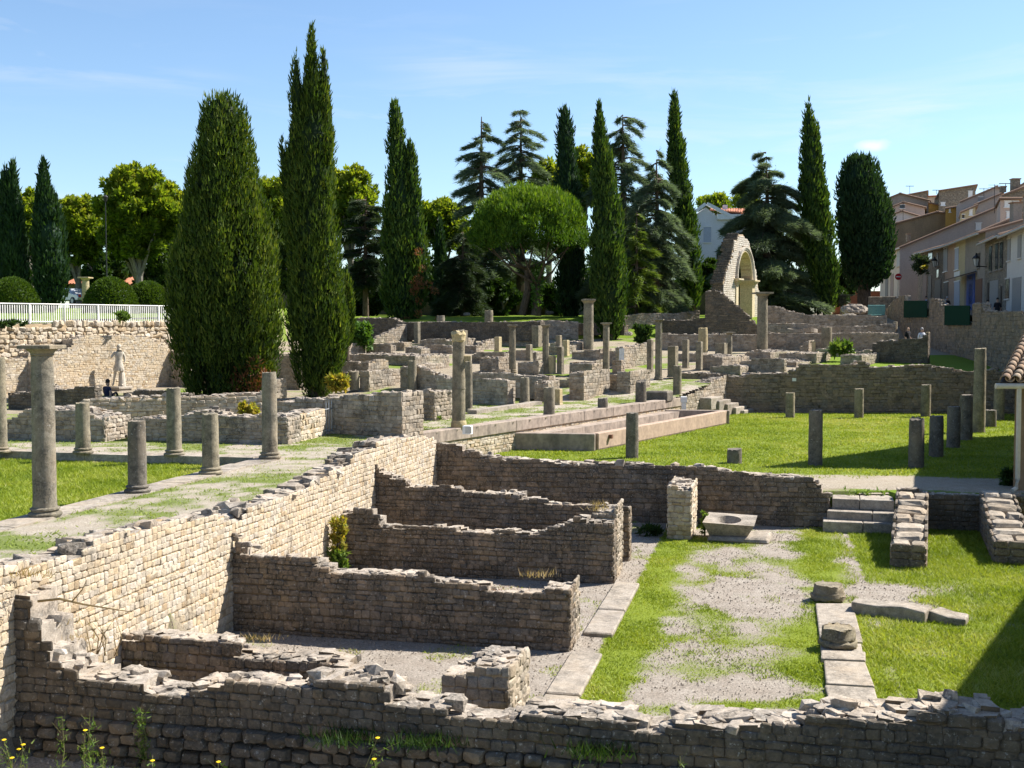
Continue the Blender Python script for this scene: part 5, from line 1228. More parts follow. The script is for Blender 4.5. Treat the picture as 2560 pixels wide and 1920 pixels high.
cypress('sharp-pointed cypress beside the stone pine', [[(210, 1290, 1295), (250, 1284, 1303), (300, 1279, 1312), (400, 1276, 1335), (500, 1273, 1350), (600, 1270, 1360), (680, 1280, 1352), (714, 1300, 1338)]], 90, 3.6, 14000, 'cypress', (0.40, 1.2), (0.42, 0.14))
cypress('tall leaning cypress left of the white villa', [[(197, 1451, 1458), (230, 1446, 1468), (300, 1442, 1476), (400, 1444, 1492), (500, 1456, 1510), (600, 1470, 1521), (645, 1484, 1512)]], 103, 5.3, 10000, 'cypress', (0.42, 1.2), (0.46, 0.16))
cypress('twin-tipped cypress right of the ruined arch', [[(218, 1744, 1750), (250, 1736, 1757), (300, 1729, 1768), (400, 1724, 1782), (500, 1728, 1800), (580, 1748, 1815), (650, 1765, 1806), (668, 1775, 1795)], [(265, 1760, 1766), (320, 1755, 1776), (420, 1745, 1790), (500, 1740, 1805)]], 110, 5.4, 12000, 'cypress', (0.45, 1.3), (0.5, 0.17))
cypress('wide dense dark cypress at the end of the village street', [[(338, 1840, 1870), (360, 1815, 1893), (400, 1806, 1912), (450, 1806, 1925), (520, 1808, 1932), (570, 1815, 1928), (605, 1835, 1898)]], 118, 5.6, 17000, 'cypress_far', (0.6, 1.2), (0.5, 0.19), trunk=0.7)
cypress('thin dark cypress between the cedars and the double-tipped one', [[(470, 948, 953), (520, 940, 962), (600, 936, 968), (680, 940, 965)]], 108, 5.2, 3500, 'cypress_far', (0.4, 1.2), (0.5, 0.17), trunk=0.15)

def cedar(label, x, ytop, ybase, d, prof, n, mat='cedar', droop=0.25, name='cedar_tree', trunk=0.4, bare=0.0):
    """prof: (y, half-width px) rows in 2212 pixels"""
    top = PX(x * Q, ytop * Q, d); base = PX(x * Q, ybase * Q, d); t = thing(name, label, 'tree', tuple(base)); H = top.z - base.z
    zs = [PX(x * Q, y * Q, d).z for y, w in prof][::-1]; ws = [w * Q * d / FPX for y, w in prof][::-1]
    mb = MB(); mb.tube([base - Vector((0, 0, 0.4)), base + Vector((0, 0, H * 0.35)), base + Vector((0, 0, H * 0.7)), top], [trunk, trunk * 0.75, trunk * 0.4, 0.04], 8)
    mb.build('trunk', 'bark', t, True)
    bb = MB(); P, A, W, R = [], [], [], []
    z = zs[0]; lev = 0
    while z < zs[-1] - 0.15:
        r = float(np.interp(z, zs, ws)); nb = 8 if r > 1.5 else 5
        for k in range(nb):
            an = 2 * math.pi * (k / nb) + lev * 0.9 + rng.normal(0, 0.45); L = r * rng.choice([0.38, 0.6, 0.85, 1.0, 1.15]) * rng.uniform(0.9, 1.1); zz = z + rng.normal(0, 0.75)
            dx, dy = math.cos(an), math.sin(an); br = []
            lift = rng.uniform(-0.15, 0.5)
            for f in np.linspace(0, 1, 6): br.append(Vector((top.x + dx * L * f, d + dy * L * f, zz + L * (lift * f - (lift + droop) * f * f))))
            bb.tube(br, [0.09, 0.07, 0.05, 0.04, 0.03, 0.015], 4)
            m_ = int(n * L / (H * 4.2)) + 6; f = rng.uniform(0.15, 1.0, m_) ** 0.75
            px = np.interp(f, np.linspace(0, 1, 6), [p.x for p in br]); py = np.interp(f, np.linspace(0, 1, 6), [p.y for p in br]); pz_ = np.interp(f, np.linspace(0, 1, 6), [p.z for p in br])
            sw = rng.normal(0, 1, m_) * L * 0.17 * (1.15 - 0.8 * f); hang = np.abs(rng.normal(0, 0.2, m_)) * (0.4 + L * 0.2)
            P.append(np.stack([px - dy * sw, py + dx * sw, pz_ - hang - np.abs(sw) * 0.18], -1))
            ax = np.stack([np.full(m_, dx) + rng.normal(0, 0.45, m_), np.full(m_, dy) + rng.normal(0, 0.45, m_), rng.normal(-0.30, 0.35, m_)], -1)
            A.append(unit(ax)); R.append(np.clip(0.35 + 0.4 * rng.random() + rng.normal(0, 0.16, m_), 0, 1))
        z += max(0.6, 0.058 * H) * rng.uniform(0.75, 1.25); lev += 1
    bb.build('branches', 'bark', t, True)['kind'] = 'stuff'
    P = np.concatenate(P); A = np.concatenate(A); R = np.concatenate(R); m_ = len(P)
    W = unit(np.cross(A, unit(rng.normal(size=(m_, 3)) + np.array([0, 0, 1.2]))))
    link('crown', leaves_mesh('crown', P, A, W, rng.uniform(0.25, 0.7, m_), rng.uniform(0.03, 0.075, m_), R), t, mat)
    return t
cedar('layered cedar, left one of the two rising behind the stone pine', 1040, 252, 664, 114, [(258, 6), (290, 30), (330, 42), (380, 58), (430, 74), (480, 70), (540, 62), (600, 62), (650, 40)], 15000, trunk=0.5)
cedar('layered cedar, right one of the two rising behind the stone pine', 1125, 250, 664, 116, [(256, 28), (280, 40), (330, 48), (380, 54), (430, 60), (500, 70), (580, 70)], 14000, trunk=0.5)
cedar('tall pale cedar between the pointed and the leaning cypress', 1345, 252, 668, 104, [(256, 22), (290, 45), (340, 58), (400, 66), (460, 75), (540, 80), (620, 90), (655, 80)], 17000, droop=0.4, trunk=0.5)
cedar('grey-green cedar with hanging boughs left of the white villa', 1418, 345, 670, 98, [(352, 15), (380, 38), (420, 55), (480, 65), (540, 72), (600, 72), (645, 60)], 15000, droop=0.45, trunk=0.4)
cedar('young bright green cedar at the foot of the hanging cedar', 1375, 470, 672, 95, [(480, 8), (520, 22), (560, 38), (600, 48), (640, 50)], 5000, 'cedar_green', droop=0.35, trunk=0.2)
cedar('wide dark cedar spreading behind the ruined arch', 1655, 340, 668, 111, [(345, 2), (366, 8), (378, 50), (420, 72), (470, 92), (530, 105), (580, 110), (630, 120), (660, 110)], 42000, 'cedar', droop=0.28, trunk=0.5)
cedar('dark pine behind the tallest cypress', 790, 425, 682, 104, [(432, 20), (460, 42), (520, 50), (580, 48), (625, 38)], 9000, 'pine_dark', droop=0.1, name='pine_tree', trunk=0.3)
cedar('dark fir under the cedars left of the stone pine', 1000, 500, 676, 106, [(510, 15), (560, 40), (610, 55), (650, 58)], 8000, 'pine_dark', droop=0.4, name='fir_tree', trunk=0.25)

# stone pine
def stone_pine():
    d = 98; c = PX(1143 * Q, 506 * Q, d); base = PX(1158 * Q, 682 * Q, d); s = Q * d / FPX; t = thing('stone_pine', 'umbrella-shaped bright green stone pine in the park', 'tree', tuple(base))
    rxx, rzt, rzb = 120 * s, 94 * s, 74 * s; k = 760; u_ = unit(rng.normal(size=(k, 3))); u_[:, 2] = np.where(u_[:, 2] < -0.35, np.abs(u_[:, 2]), u_[:, 2])
    sc = np.where(u_[:, 2:3] > 0, 1.0, 1.0)
    kk = (0.84 + 0.18 * rng.random(k))[:, None]; kk = np.where(rng.random((k, 1)) < 0.12, kk * 1.06, kk); u_ = u_ * kk; gap = vnoise(np.arctan2(u_[:, 1], u_[:, 0]) * 2.2 + 20, u_[:, 2] * 3.5 + 9, 71) > 0.12; u_ = u_[gap]; k = len(u_); Cc = np.stack([c.x + u_[:, 0] * rxx, d + u_[:, 1] * rxx, c.z + np.where(u_[:, 2] > 0, u_[:, 2] * rzt, u_[:, 2] * rzb)], -1)
    q_ = rng.uniform(0.25, 0.62, k); S = np.stack([q_, q_, q_ * 1.2], -1)
    lr = np.clip(0.35 + 0.5 * u_[:, 2] + rng.normal(0, 0.15, k), 0, 1)  # needle tone rises with height, light painted onto the dome
    link('crown', leaves_mesh('crown', *lump_crown(Cc, S, 46000, 1.0, 0.5, 0.3, (0.2, 0.38), (0.06, 0.12), lr)), t, 'pine')
    mb = MB(); fork = PX(1160 * Q, 615 * Q, d)
    mb.tube([base, base.lerp(fork, 0.6) + Vector((0.1, 0, 0)), fork], [0.45, 0.34, 0.3], 9); base2 = PX(1128 * Q, 680 * Q, d + 0.5)
    mb.tube([base2, PX(1140 * Q, 630 * Q, d + 0.3), PX(1138 * Q, 575 * Q, d)], [0.34, 0.3, 0.2], 8); mb.build('trunk', 'bark', t, True)
    bb = MB()
    for i in range(16):
        a = 2 * math.pi * i / 16 + rng.normal(0, 0.1); e = Vector((c.x + math.cos(a) * rxx * 0.75, d + math.sin(a) * rxx * 0.75, c.z - rzb * rng.uniform(0.1, 0.6)))
        st_ = fork if i % 2 else PX(1138 * Q, 580 * Q, d); bb.tube([st_, st_.lerp(e, 0.5) + Vector((0, 0, -0.5)), e], [0.16, 0.09, 0.03], 5)
    bb.build('branches', 'bark', t, True)['kind'] = 'stuff'
    link('ivy', leaves_mesh('ivy', *lump_crown(np.array([[base.x + 0.1, d - 0.4, base.z + z] for z in np.linspace(1.0, 4.5, 8)]), np.full((8, 3), 0.5), 500, 0.2, 0.8, 0.4, (0.15, 0.3), (0.12, 0.2))), t, 'bush')
stone_pine()
def round_tree(label, x, y, rw, rh, d, n, mat='plane', name='plane_tree', zb=5.2, trunk=0.35, lumpn=200, top_only=False, base_x=None):
    c = PX(x * Q, y * Q, d); s = Q * d / FPX; bx = c.x if base_x is None else PX(base_x * Q, y * Q, d).x
    t = thing(name, label, 'tree', (bx, d, zb)); u_ = unit(rng.normal(size=(lumpn, 3))) * rng.uniform(0.45, 1.0, (lumpn, 1))
    Cc = np.array(c) + u_ * np.array([rw * s, rw * s * 0.9, rh * s]) * 0.88; S = np.full((lumpn, 3), 1.0) * rng.uniform(0.5, 1.0, (lumpn, 1)) * (rw * s * 0.17)
    lr = np.clip(0.45 + 0.5 * u_[:, 2] + rng.normal(0, 0.15, lumpn), 0, 1)  # upper lumps get lighter leaves, painting in a sunlit crown top
    link('crown', leaves_mesh('crown', *lump_crown(Cc, S, n, 0.55, 0.8, 0.5, (0.26, 0.5), (0.16, 0.32), lr, 0.5)), t, mat)
    mb = MB(); mb.tube([(bx, d, zb - 0.3), (bx + 0.1, d, zb + (c.z - zb) * 0.5), (c.x, d, c.z)], [trunk, trunk * 0.8, trunk * 0.3], 8)
    for i in range(5):
        a = rng.uniform(0, 6.28); e = Vector((c.x + math.cos(a) * rw * s * 0.6, d + math.sin(a) * rw * s * 0.6, c.z + rh * s * rng.uniform(-0.2, 0.5)))
        st_ = Vector((bx + 0.1, d, zb + (c.z - zb) * 0.45)); mb.tube([st_, st_.lerp(e, 0.5) + Vector((0, 0, 0.3)), e], [trunk * 0.5, trunk * 0.3, 0.05], 5)
    mb.build('trunk', 'bark_grey', t, True); return t
G_ = dict(group=None)
round_tree('big bright plane tree left of the broad cypress', 297, 462, 102, 112, 98, 34000, zb=3.8)
round_tree('plane tree crown touching the left side of the broad cypress', 372, 480, 58, 92, 108, 12000, zb=4.4)
round_tree('shaded side of a plane crown above the round hedges, painted in darker leaves', 300, 520, 88, 62, 104, 7000, 'plane_dark', zb=3.8, trunk=0.3)  # separate crown in darker leaf colour, painting the shaded side
round_tree('yellow-green plane tree behind the broad-based cypress', 165, 500, 68, 90, 104, 15000, zb=3.8)
round_tree('plane tree glimpsed at the left edge between the cypresses', 62, 480, 45, 80, 110, 9000, zb=3.8)
round_tree('plane tree between the two nearest cypresses', 595, 460, 66, 84, 100, 12000, zb=5)
round_tree('plane tree right of the tallest cypress', 755, 445, 72, 96, 110, 15000, zb=5)
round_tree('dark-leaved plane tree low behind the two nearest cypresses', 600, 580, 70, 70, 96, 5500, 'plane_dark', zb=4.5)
round_tree('plane tree behind the double-tipped cypress', 955, 485, 62, 62, 120, 10000, zb=5.2)
round_tree('plane tree peeping between the two layered cedars and the blunt cypress', 1185, 400, 45, 62, 124, 7000, zb=5.2)
round_tree('plane tree peeping between the blunt and the pointed cypress', 1256, 390, 46, 80, 122, 8000, zb=5.2)
round_tree('plane tree filling the gap behind the stone pine', 1060, 520, 85, 70, 126, 8000, 'plane', zb=5.2)
round_tree('plane tree tops above the white villa', 1545, 442, 45, 24, 150, 4500, zb=6, trunk=0.3)
round_tree('plane tree top between villa roof and dark cedar', 1612, 440, 34, 26, 146, 3000, zb=6, trunk=0.3)
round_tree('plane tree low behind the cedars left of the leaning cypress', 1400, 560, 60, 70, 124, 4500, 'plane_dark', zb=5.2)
for lb, x, y, rw, rh, n in (('dark evergreen thicket under the plane trees at left', 345, 610, 70, 55, 4000), ('dark evergreen thicket left of the double-tipped cypress', 790, 650, 60, 40, 3000), ('dark shrub mass at the foot of the thin dark cypress', 975, 655, 38, 45, 3500),
                           ('dark evergreen under the stone pine', 1210, 650, 50, 50, 3500), ('dark shrubs behind the stone pine trunks', 1085, 645, 50, 45, 3000), ('dark evergreen left of the leaning cypress', 1440, 640, 50, 45, 3000)):
    round_tree(lb, x, y, rw, rh, 112 if x > 500 else 106, n, 'ivy', 'evergreen_shrub', 3.8 if x < 500 else 5.2, 0.15, 40)
for lb, x, y, rw, rh, d_, zb_ in (('dark hedge mass behind the cypresses at far left', 40, 590, 90, 55, 112, 5.5), ('dark hedge mass left of the park column', 165, 610, 60, 32, 126, 6), ('dark hedge mass behind the clipped hedges', 300, 600, 90, 50, 122, 6), ('dark hedge mass behind the broad cypress', 480, 600, 110, 60, 118, 5.5),
      ('dark tree mass behind the pine at the tallest cypress', 800, 610, 90, 70, 122, 5.5), ('dark tree mass behind the cedars', 960, 610, 90, 60, 124, 5.5), ('dark tree mass behind the stone pine', 1120, 620, 100, 55, 126, 5.5), ('dark tree mass right of the stone pine', 1290, 610, 100, 70, 124, 5.5), ('dark tree mass left of the villa', 1440, 610, 60, 70, 126, 5.5),
      ('dark hedge mass low between the plane trunks', 225, 585, 60, 45, 116, 6), ('dark hedge mass low beside the broad cypress', 385, 575, 60, 60, 114, 6), ('dark shrubs between the twin-tipped and the wide cypress', 1818, 612, 34, 48, 130, 5.6), ('dark shrubs at the foot of the leaning cypress', 1528, 600, 30, 50, 120, 5.6), ('dark tree mass right behind the wide dark cedar', 1705, 570, 70, 85, 126, 5.6), ('dark shrubs under the twin-tipped cypress', 1790, 640, 50, 30, 128, 5.6), ('dark shrubs low right of the ruined arch', 1745, 640, 70, 38, 116, 5.6), ('dark shrubs between arch and villa', 1600, 640, 60, 40, 114, 5.6)):
    round_tree(lb, x, y, rw, rh, d_, 6500, 'ivy', 'evergreen_shrub', zb_, 0.2, 80)
# clipped round hedges
def topiary(label, x, ytop, ybase, hw, d, n=9000):
    b = PX(x * Q, ybase * Q, d); s = Q * d / FPX; h = (ybase - ytop) * s; r = hw * s; t = thing('clipped_hedge', label, 'hedge', (b.x, d, b.z), 0, 'clipped round hedges')
    u_ = unit(rng.normal(size=(n, 3))); u_[:, 2] = np.abs(u_[:, 2]); P = np.array(b) + u_ * np.array([r, r, h]) * rng.uniform(0.93, 1.0, (n, 1))
    A = unit(u_ + rng.normal(0, 0.5, (n, 3)) + np.array([0, 0, 0.4])); W = unit(np.cross(A, unit(rng.normal(size=(n, 3)))))
    link('crown', leaves_mesh('crown', P, A, W, rng.uniform(0.08, 0.18, n), rng.uniform(0.05, 0.1, n), rng.normal(0.5, 0.2, n)), t, 'topiary')
    m = MB(); m.lathe([(r * 0.95 * math.cos(a), h * 0.95 * math.sin(a)) for a in np.linspace(0, 1.5, 9)], tuple(b), 24); o = m.build('crown_core', 'topiary', t, True)
topiary('clipped round hedge cut by the left edge above the railing', 28, 600, 676, 56, 70)
topiary('clipped round hedge in the middle of the railing', 240, 600, 676, 58, 70)
topiary('smaller clipped hedge next to the broad cypress', 320, 609, 676, 52, 72)

def bush(label, x, yb, w, h, d, mat, n, name='bush', leaf=(0.12, 0.25, 0.08, 0.16), zb=None, stems=True, up=0.5):
    b = PX(x, yb, d) if zb is None else Vector((PX(x, yb, d).x, d, zb)); s = d / FPX; t = thing(name, label, 'plant', tuple(b)); k = max(8, int(w * h / 60))
    k = int(k * 1.5); Cc = np.array(b) + np.stack([rng.uniform(-0.6, 0.6, k) * w * s, rng.uniform(-0.5, 0.5, k) * w * s * 0.7, rng.uniform(0.1, 1.0, k) * h * s], -1) * np.array([0.8, 0.8, 0.85]); S = np.full((k, 3), min(w, h) * s * 0.15) * rng.uniform(0.5, 1.3, (k, 1))
    link('leaves', leaves_mesh('leaves', *lump_crown(Cc, S, n, up, 0.8, 0.5, leaf[:2], leaf[2:], None, 0.7)), t, mat)['kind'] = 'stuff'
    if stems:
        mb = MB()
        for i in range(5): mb.tube([b, b + Vector((rng.uniform(-0.3, 0.3) * w * s, rng.uniform(-0.2, 0.2) * w * s, h * s * rng.uniform(0.5, 0.9)))], [0.02, 0.008], 4)
        mb.build('stem', 'bark', t)
    return t
bush('leafy green bush right of the tallest cypress', 885, 870, 76, 62, 74, 'bush', 2600, leaf=(0.2, 0.4, 0.14, 0.26))
bush('yellow-leaved bush at the foot of the tallest cypress', 845, 978, 46, 44, 52, 'yellow_leaf', 900)
bush('orange-yellow bush behind the corner shaft', 620, 1040, 44, 34, 37, 'yellow_leaf', 700, leaf=(0.08, 0.16, 0.06, 0.12))
bush('post covered in dark ivy among the ruins', 1607, 858, 34, 50, 72, 'ivy', 1800, name='ivy_bush', leaf=(0.14, 0.26, 0.12, 0.22))
bush('yellow-green fig bush among the right-hand rooms', 2105, 885, 46, 28, 68, 'weed', 500, leaf=(0.25, 0.5, 0.12, 0.24))
bush('tall yellow-green weeds growing from the long sunlit wall', 846, 1345, 34, 150, 23.7, 'yellow_leaf', 900, leaf=(0.05, 0.12, 0.03, 0.06), zb=-0.7, name='wall_weeds')
bush('green fringe under the yellow weeds on the long wall', 846, 1330, 40, 70, 23.6, 'weed', 700, leaf=(0.05, 0.13, 0.03, 0.06), zb=-0.75, name='wall_weeds')
bush('leafy weeds on the steps of the short stair', 2165, 1275, 110, 30, 30.6, 'weed', 700, leaf=(0.06, 0.16, 0.03, 0.06), zb=-0.35, name='wall_weeds', stems=False)
bush('tuft of weeds growing on the middle step', 2165, 1306, 24, 24, 30.2, 'weed', 200, leaf=(0.08, 0.18, 0.02, 0.045), zb=-0.62, name='wall_weeds', stems=False)
bush('weeds at the corner behind the iron gate wall', 1085, 1058, 26, 16, 41, 'weed', 250, name='wall_weeds', stems=False)
bush('dark bush at the shaded foot of the tile-roofed building', 2525, 1225, 44, 56, 31.2, 'ivy', 900, leaf=(0.08, 0.16, 0.05, 0.1))
bush('dark weeds by the retaining wall foot behind the pier', 1625, 1345, 60, 26, 28.6, 'ivy', 500, leaf=(0.06, 0.15, 0.03, 0.06), zb=ZLOW, name='wall_weeds', stems=False)
bush('weeds trailing beside the buttress', 1762, 1330, 14, 70, 28.6, 'weed', 250, leaf=(0.05, 0.12, 0.03, 0.06), zb=ZLOW, name='wall_weeds')
bush('green creeper on the terrace wall top at far left', 30, 815, 70, 12, 56.6, 'ivy', 500, name='wall_creeper', stems=False)
bush('yellow-green vine on the white railing', 308, 803, 24, 26, 61.5, 'weed', 200, leaf=(0.15, 0.3, 0.1, 0.2), name='wall_creeper')
# dry grass tufts on the wall tops, and flowering weeds along the bottom edge
def tuft(label, p, h, n, mat, spread=0.25, name='dry_grass', w=(0.006, 0.014)):
    t = thing(name, label, 'plant', tuple(p)); P = np.array(p) + np.stack([rng.normal(0, spread, n), rng.normal(0, spread * 0.6, n), np.zeros(n)], -1)
    A = unit(np.stack([rng.normal(0, 0.5, n), rng.normal(0, 0.5, n), np.ones(n)], -1)); W = unit(np.cross(A, unit(rng.normal(size=(n, 3)))))
    link('leaves', leaves_mesh('leaves', P, A, W, rng.uniform(0.4, 1.0, n) * h, rng.uniform(*w, n), rng.random(n)), t, mat)['kind'] = 'stuff'; return t
for lb, x, y, d, h, mt in (('dry straw on the long wall above the lone twig', 75, 1440, 13.9, 0.32, 'dry'), ('dry straw in the stepped corner of the front wall', 140, 1560, 14.4, 0.3, 'dry'), ('dry straw lower in the stepped corner of the front wall', 180, 1600, 14.4, 0.25, 'dry'),
                           ('dry grass clump on the pier of the sagging wall', 1500, 1275, 24.0, 0.30, 'dry'), ('russet weeds on the long wall behind the first step', 395, 1312, 18.4, 0.14, 'russet'), ('russet and green weeds in the gap of the long wall', 585, 1296, 20.5, 0.2, 'russet'),
                           ('green tuft in the gap of the long wall', 575, 1285, 20.7, 0.25, 'weed'), ('russet weeds on the long wall near the dark stones', 650, 1255, 22.4, 0.12, 'russet'), ('dry weeds on the low dark shop wall', 850, 1640, 16.0, 0.2, 'dry'),
                           ('red-leaved weeds in the gap of the middle shop wall', 1262, 1475, 18.8, 0.1, 'russet'), ('dry stalks on the middle shop wall near its pier', 1345, 1440, 18.9, 0.28, 'dry'), ('dry grass on the stepped shop wall', 1490, 1262, 25.6, 0.25, 'dry'),
                           ('russet weeds on top of the retaining wall', 1400, 1158, 31.5, 0.18, 'russet'), ('dry weeds at the start of the low dark shop wall', 650, 1600, 16.4, 0.2, 'dry')):
    tuft(lb, PX(x, y, d), h * 0.6, 70, mt, 0.16)
tt = thing('dry_branch', 'bare dry twig sticking out over the stepped corner at lower left', 'twig', tuple(PX(95, 1503, 13.6))); tw = MB(); q = [PX(95, 1503, 13.6), PX(150, 1497, 13.5), PX(210, 1511, 13.45), PX(330, 1530, 13.4)]; tw.tube(q, [0.016, 0.015, 0.012, 0.005], 5); tw.tube([PX(180, 1504, 13.5), PX(205, 1475, 13.4), PX(217, 1450, 13.4)], [0.01, 0.007, 0.003], 4)
for i in range(9):
    x0 = rng.uniform(225, 300); tw.tube([PX(x0, 1640, 15.0), PX(x0 + rng.uniform(-20, 25), 1595, 15.0), PX(x0 + rng.uniform(-35, 45), 1560 - rng.uniform(0, 30), 15.0)], [0.008, 0.006, 0.002], 4)
tw.build('twigs', 'dry', tt)['kind'] = 'stuff'
def flower(label, x, ytop, d, n_l, mat='weed', heads=1):
    top = PX(x, ytop, d); b = Vector((top.x + rng.normal(0, 0.05), d + 0.05, -0.95)); t = thing('flowering_weed', label, 'plant', tuple(b), 0, 'flowering weeds along the front wall')
    m = MB(); mid = b.lerp(top, 0.5) + Vector((rng.normal(0, 0.06), 0, 0)); m.tube([b, mid, top], [0.007, 0.005, 0.003], 4)
    for i in range(4):
        f = rng.uniform(0.35, 0.9); p = b.lerp(top, f); m.tube([p, p + Vector((rng.normal(0, 0.08), rng.normal(0, 0.05), rng.uniform(0.08, 0.2)))], [0.004, 0.002], 3)
    m.build('stem', 'weed_stem', t)
    P = np.array([np.array(b.lerp(top, rng.uniform(0.2, 0.92))) + rng.normal(0, 0.035, 3) for _ in range(n_l)]); A = unit(rng.normal(size=(n_l, 3)) + np.array([0, 0, 0.6])); W = unit(np.cross(A, unit(rng.normal(size=(n_l, 3)))))
    link('leaves', leaves_mesh('leaves', P, A, W, rng.uniform(0.03, 0.09, n_l), rng.uniform(0.008, 0.02, n_l), rng.random(n_l)), t, mat)['kind'] = 'stuff'
    for i in range(heads):
        c = top + Vector((rng.normal(0, 0.05) * (i > 0), rng.normal(0, 0.03) * (i > 0), -0.06 * i)); m = MB()
        m.lathe([(0.004, -0.012), (0.016, -0.004), (0.026, 0.004), (0.012, 0.01)], tuple(c), 9); m.build('flower_head', 'petal', t)
flat('weed_stem', (0.16, 0.16, 0.06)); flat('petal', (0.80, 0.55, 0.01), 0.6)
for lb, x, y, d, nl, h in (('yellow-flowered weed nearest the bottom left corner', 30, 1895, 12.6, 40, 1), ('short yellow-flowered weed at the left foot of the front wall', 58, 1862, 12.9, 40, 2), ('bushy brown weed with many stalks at lower left', 155, 1790, 12.9, 60, 0), ('tall yellow-flowered weed over the lower left stones', 213, 1826, 12.8, 90, 1),
                           ('dry forked weed beside the tall flowering one', 225, 1780, 12.9, 70, 0), ('single yellow flower low at left of centre', 381, 1902, 12.4, 40, 1), ('feathery green weed growing on the front wall', 350, 1768, 13.35, 260, 0), ('yellow flower under the sunlit gap of the front wall', 546, 1905, 12.4, 30, 1),
                           ('tall thin yellow flower before the middle of the front wall', 944, 1845, 12.2, 40, 1), ('low yellow flower before the middle of the front wall', 935, 1898, 12.0, 30, 1), ('pale weed below the lower court grass strip', 1450, 1900, 11.8, 60, 0), ('thin weed before the right part of the front wall', 1700, 1890, 11.6, 40, 0),
                           ('brown weed stalk between the low flowers at left', 255, 1870, 12.7, 60, 1), ('spindly weed near the left corner of the front wall', 10, 1850, 12.8, 50, 1)):
    flower(lb, x, y, d, nl, heads=h)
for lb, x, y, d, n in (('dark weeds tufted on the ledge of the front wall near the centre', 860, 1850, 12.75, 300), ('dark weeds tufted on the ledge left of the centre', 1060, 1860, 12.6, 300), ('dark weeds on the ledge right of the centre', 1500, 1885, 12.2, 260)):
    tuft(lb, PX(x, y, d), 0.2, n, 'ivy', 0.2, 'wall_weeds', (0.008, 0.02))
# ------------------------------------------------------------------ the ruined arch
aA = PD(1806, 93.5); aB = tocol(aA, D2, 1903); La = (aB - aA).length
oprof = [onplane(x, y, aA, aB) for x, y in ((1806, 716), (1812, 690), (1818, 668), (1826, 650), (1832, 622), (1834, 602), (1842, 600), (1845, 588), (1858, 586), (1863, 596), (1871, 601), (1877, 622), (1885, 652), (1891, 682), (1896, 720), (1903, 752))]
os_, oz_ = np.array([p[0] for p in oprof]), np.array([p[1] for p in oprof]); otop = lambda s: float(np.interp(s, os_, oz_))
sL, zSp = onplane(1843, 696, aA, aB); sR, _ = onplane(1878, 700, aA, aB); _, zAp = onplane(1858, 629, aA, aB)
sM, hw_, ra = (sL + sR) / 2, (sR - sL) / 2, zAp - zSp
htop = lambda s: zSp + ra * math.sqrt(max(0.0, 1 - ((s - sM) / hw_) ** 2))
zb0 = 3.2; th = 0.85; na = Vector((-D2.y, D2.x))
a3 = lambda s, n, z: (aA.x + D2.x * s + na.x * n, aA.y + D2.y * s + na.y * n, z)
t = thing('ruined_arch', 'tall ruined wall pierced by a moulded round arch', 'arch', a3(La / 2, 0.5, zb0)); PINV[t.name] = Matrix.Translation(-Vector(t.location))
ss = sorted(set(list(np.linspace(0, La, 60)) + [sL, sR] + [sM + hw_ * math.cos(a) for a in np.linspace(0, math.pi, 21)] + list(os_[(os_ > 0) & (os_ < La)])))
m = MB()
for i in range(len(ss) - 1):
    s0, s1 = ss[i], ss[i + 1]
    if s1 - s0 < 1e-4: continue
    mid_ = (s0 + s1) / 2; inside = sL < mid_ < sR
    b0, b1 = (htop(s0), htop(s1)) if inside else (zb0, zb0)
    m.hexa([a3(s0, 0.03, b0), a3(s1, 0.03, b1), a3(s1, th, b1), a3(s0, th, b0), a3(s0, 0.03, otop(s0)), a3(s1, 0.03, otop(s1)), a3(s1, th, otop(s1)), a3(s0, th, otop(s0))])
m.build('wall_core', 'mortar', t)
st = Stones(); up = np.array([0, 0, 1.0]); out = -np.array([na.x, na.y, 0]); X = np.cross(out, up); u3 = np.array([D2.x, D2.y, 0])
z = zb0
while z < max(oz_):
    h = 0.17 * rng.uniform(0.85, 1.15); p_ = -rng.uniform(0, 0.3)
    while p_ < La:
        w = rng.uniform(0.2, 0.42); a, b = max(p_, 0), min(p_ + w, La); p_ += w
        if b - a < 0.06 or min(otop(a), otop(b)) < z + h * 0.6: continue
        mid_ = (a + b) / 2
        if sL - 0.5 < mid_ < sR + 0.5 and z < zSp + 0.05: continue
        if abs(mid_ - sM) < hw_ + 0.42 and z >= zSp and ((mid_ - sM) / (hw_ + 0.42)) ** 2 + ((z - zSp) / (ra + 0.42)) ** 2 < 1: continue
        st.add(0, int(rng.integers(NFV)), X * (b - a - 0.015), out * 0.04, up * (h - 0.015), np.array(a3(mid_, 0, z + h / 2)), w * h)
    z += h
st.emit(t, 250, 'chalk', 'rubble'); st = Stones()
for sgn, base_s in ((-1, 0.0),):      # ragged end of the wall, its shade painted in with dark stones
    z = zb0
    while z < oz_[7]:
        h = 0.2 * rng.uniform(0.85, 1.15); s0 = float(np.interp(z, np.maximum.accumulate(oz_[:8]), os_[:8])) if z > oz_[0] else 0.0; q = 0.0
        while q < th:
            w = rng.uniform(0.25, 0.45); st.add(0, int(rng.integers(NFV)), np.cross(-u3, up) * w, -u3 * 0.06, up * (h - 0.015), np.array(a3(s0 + 0.03, q + w / 2, z + h / 2)), w * h); q += w
        z += h
st.emit(t, 50, 'dark', 'rubble')
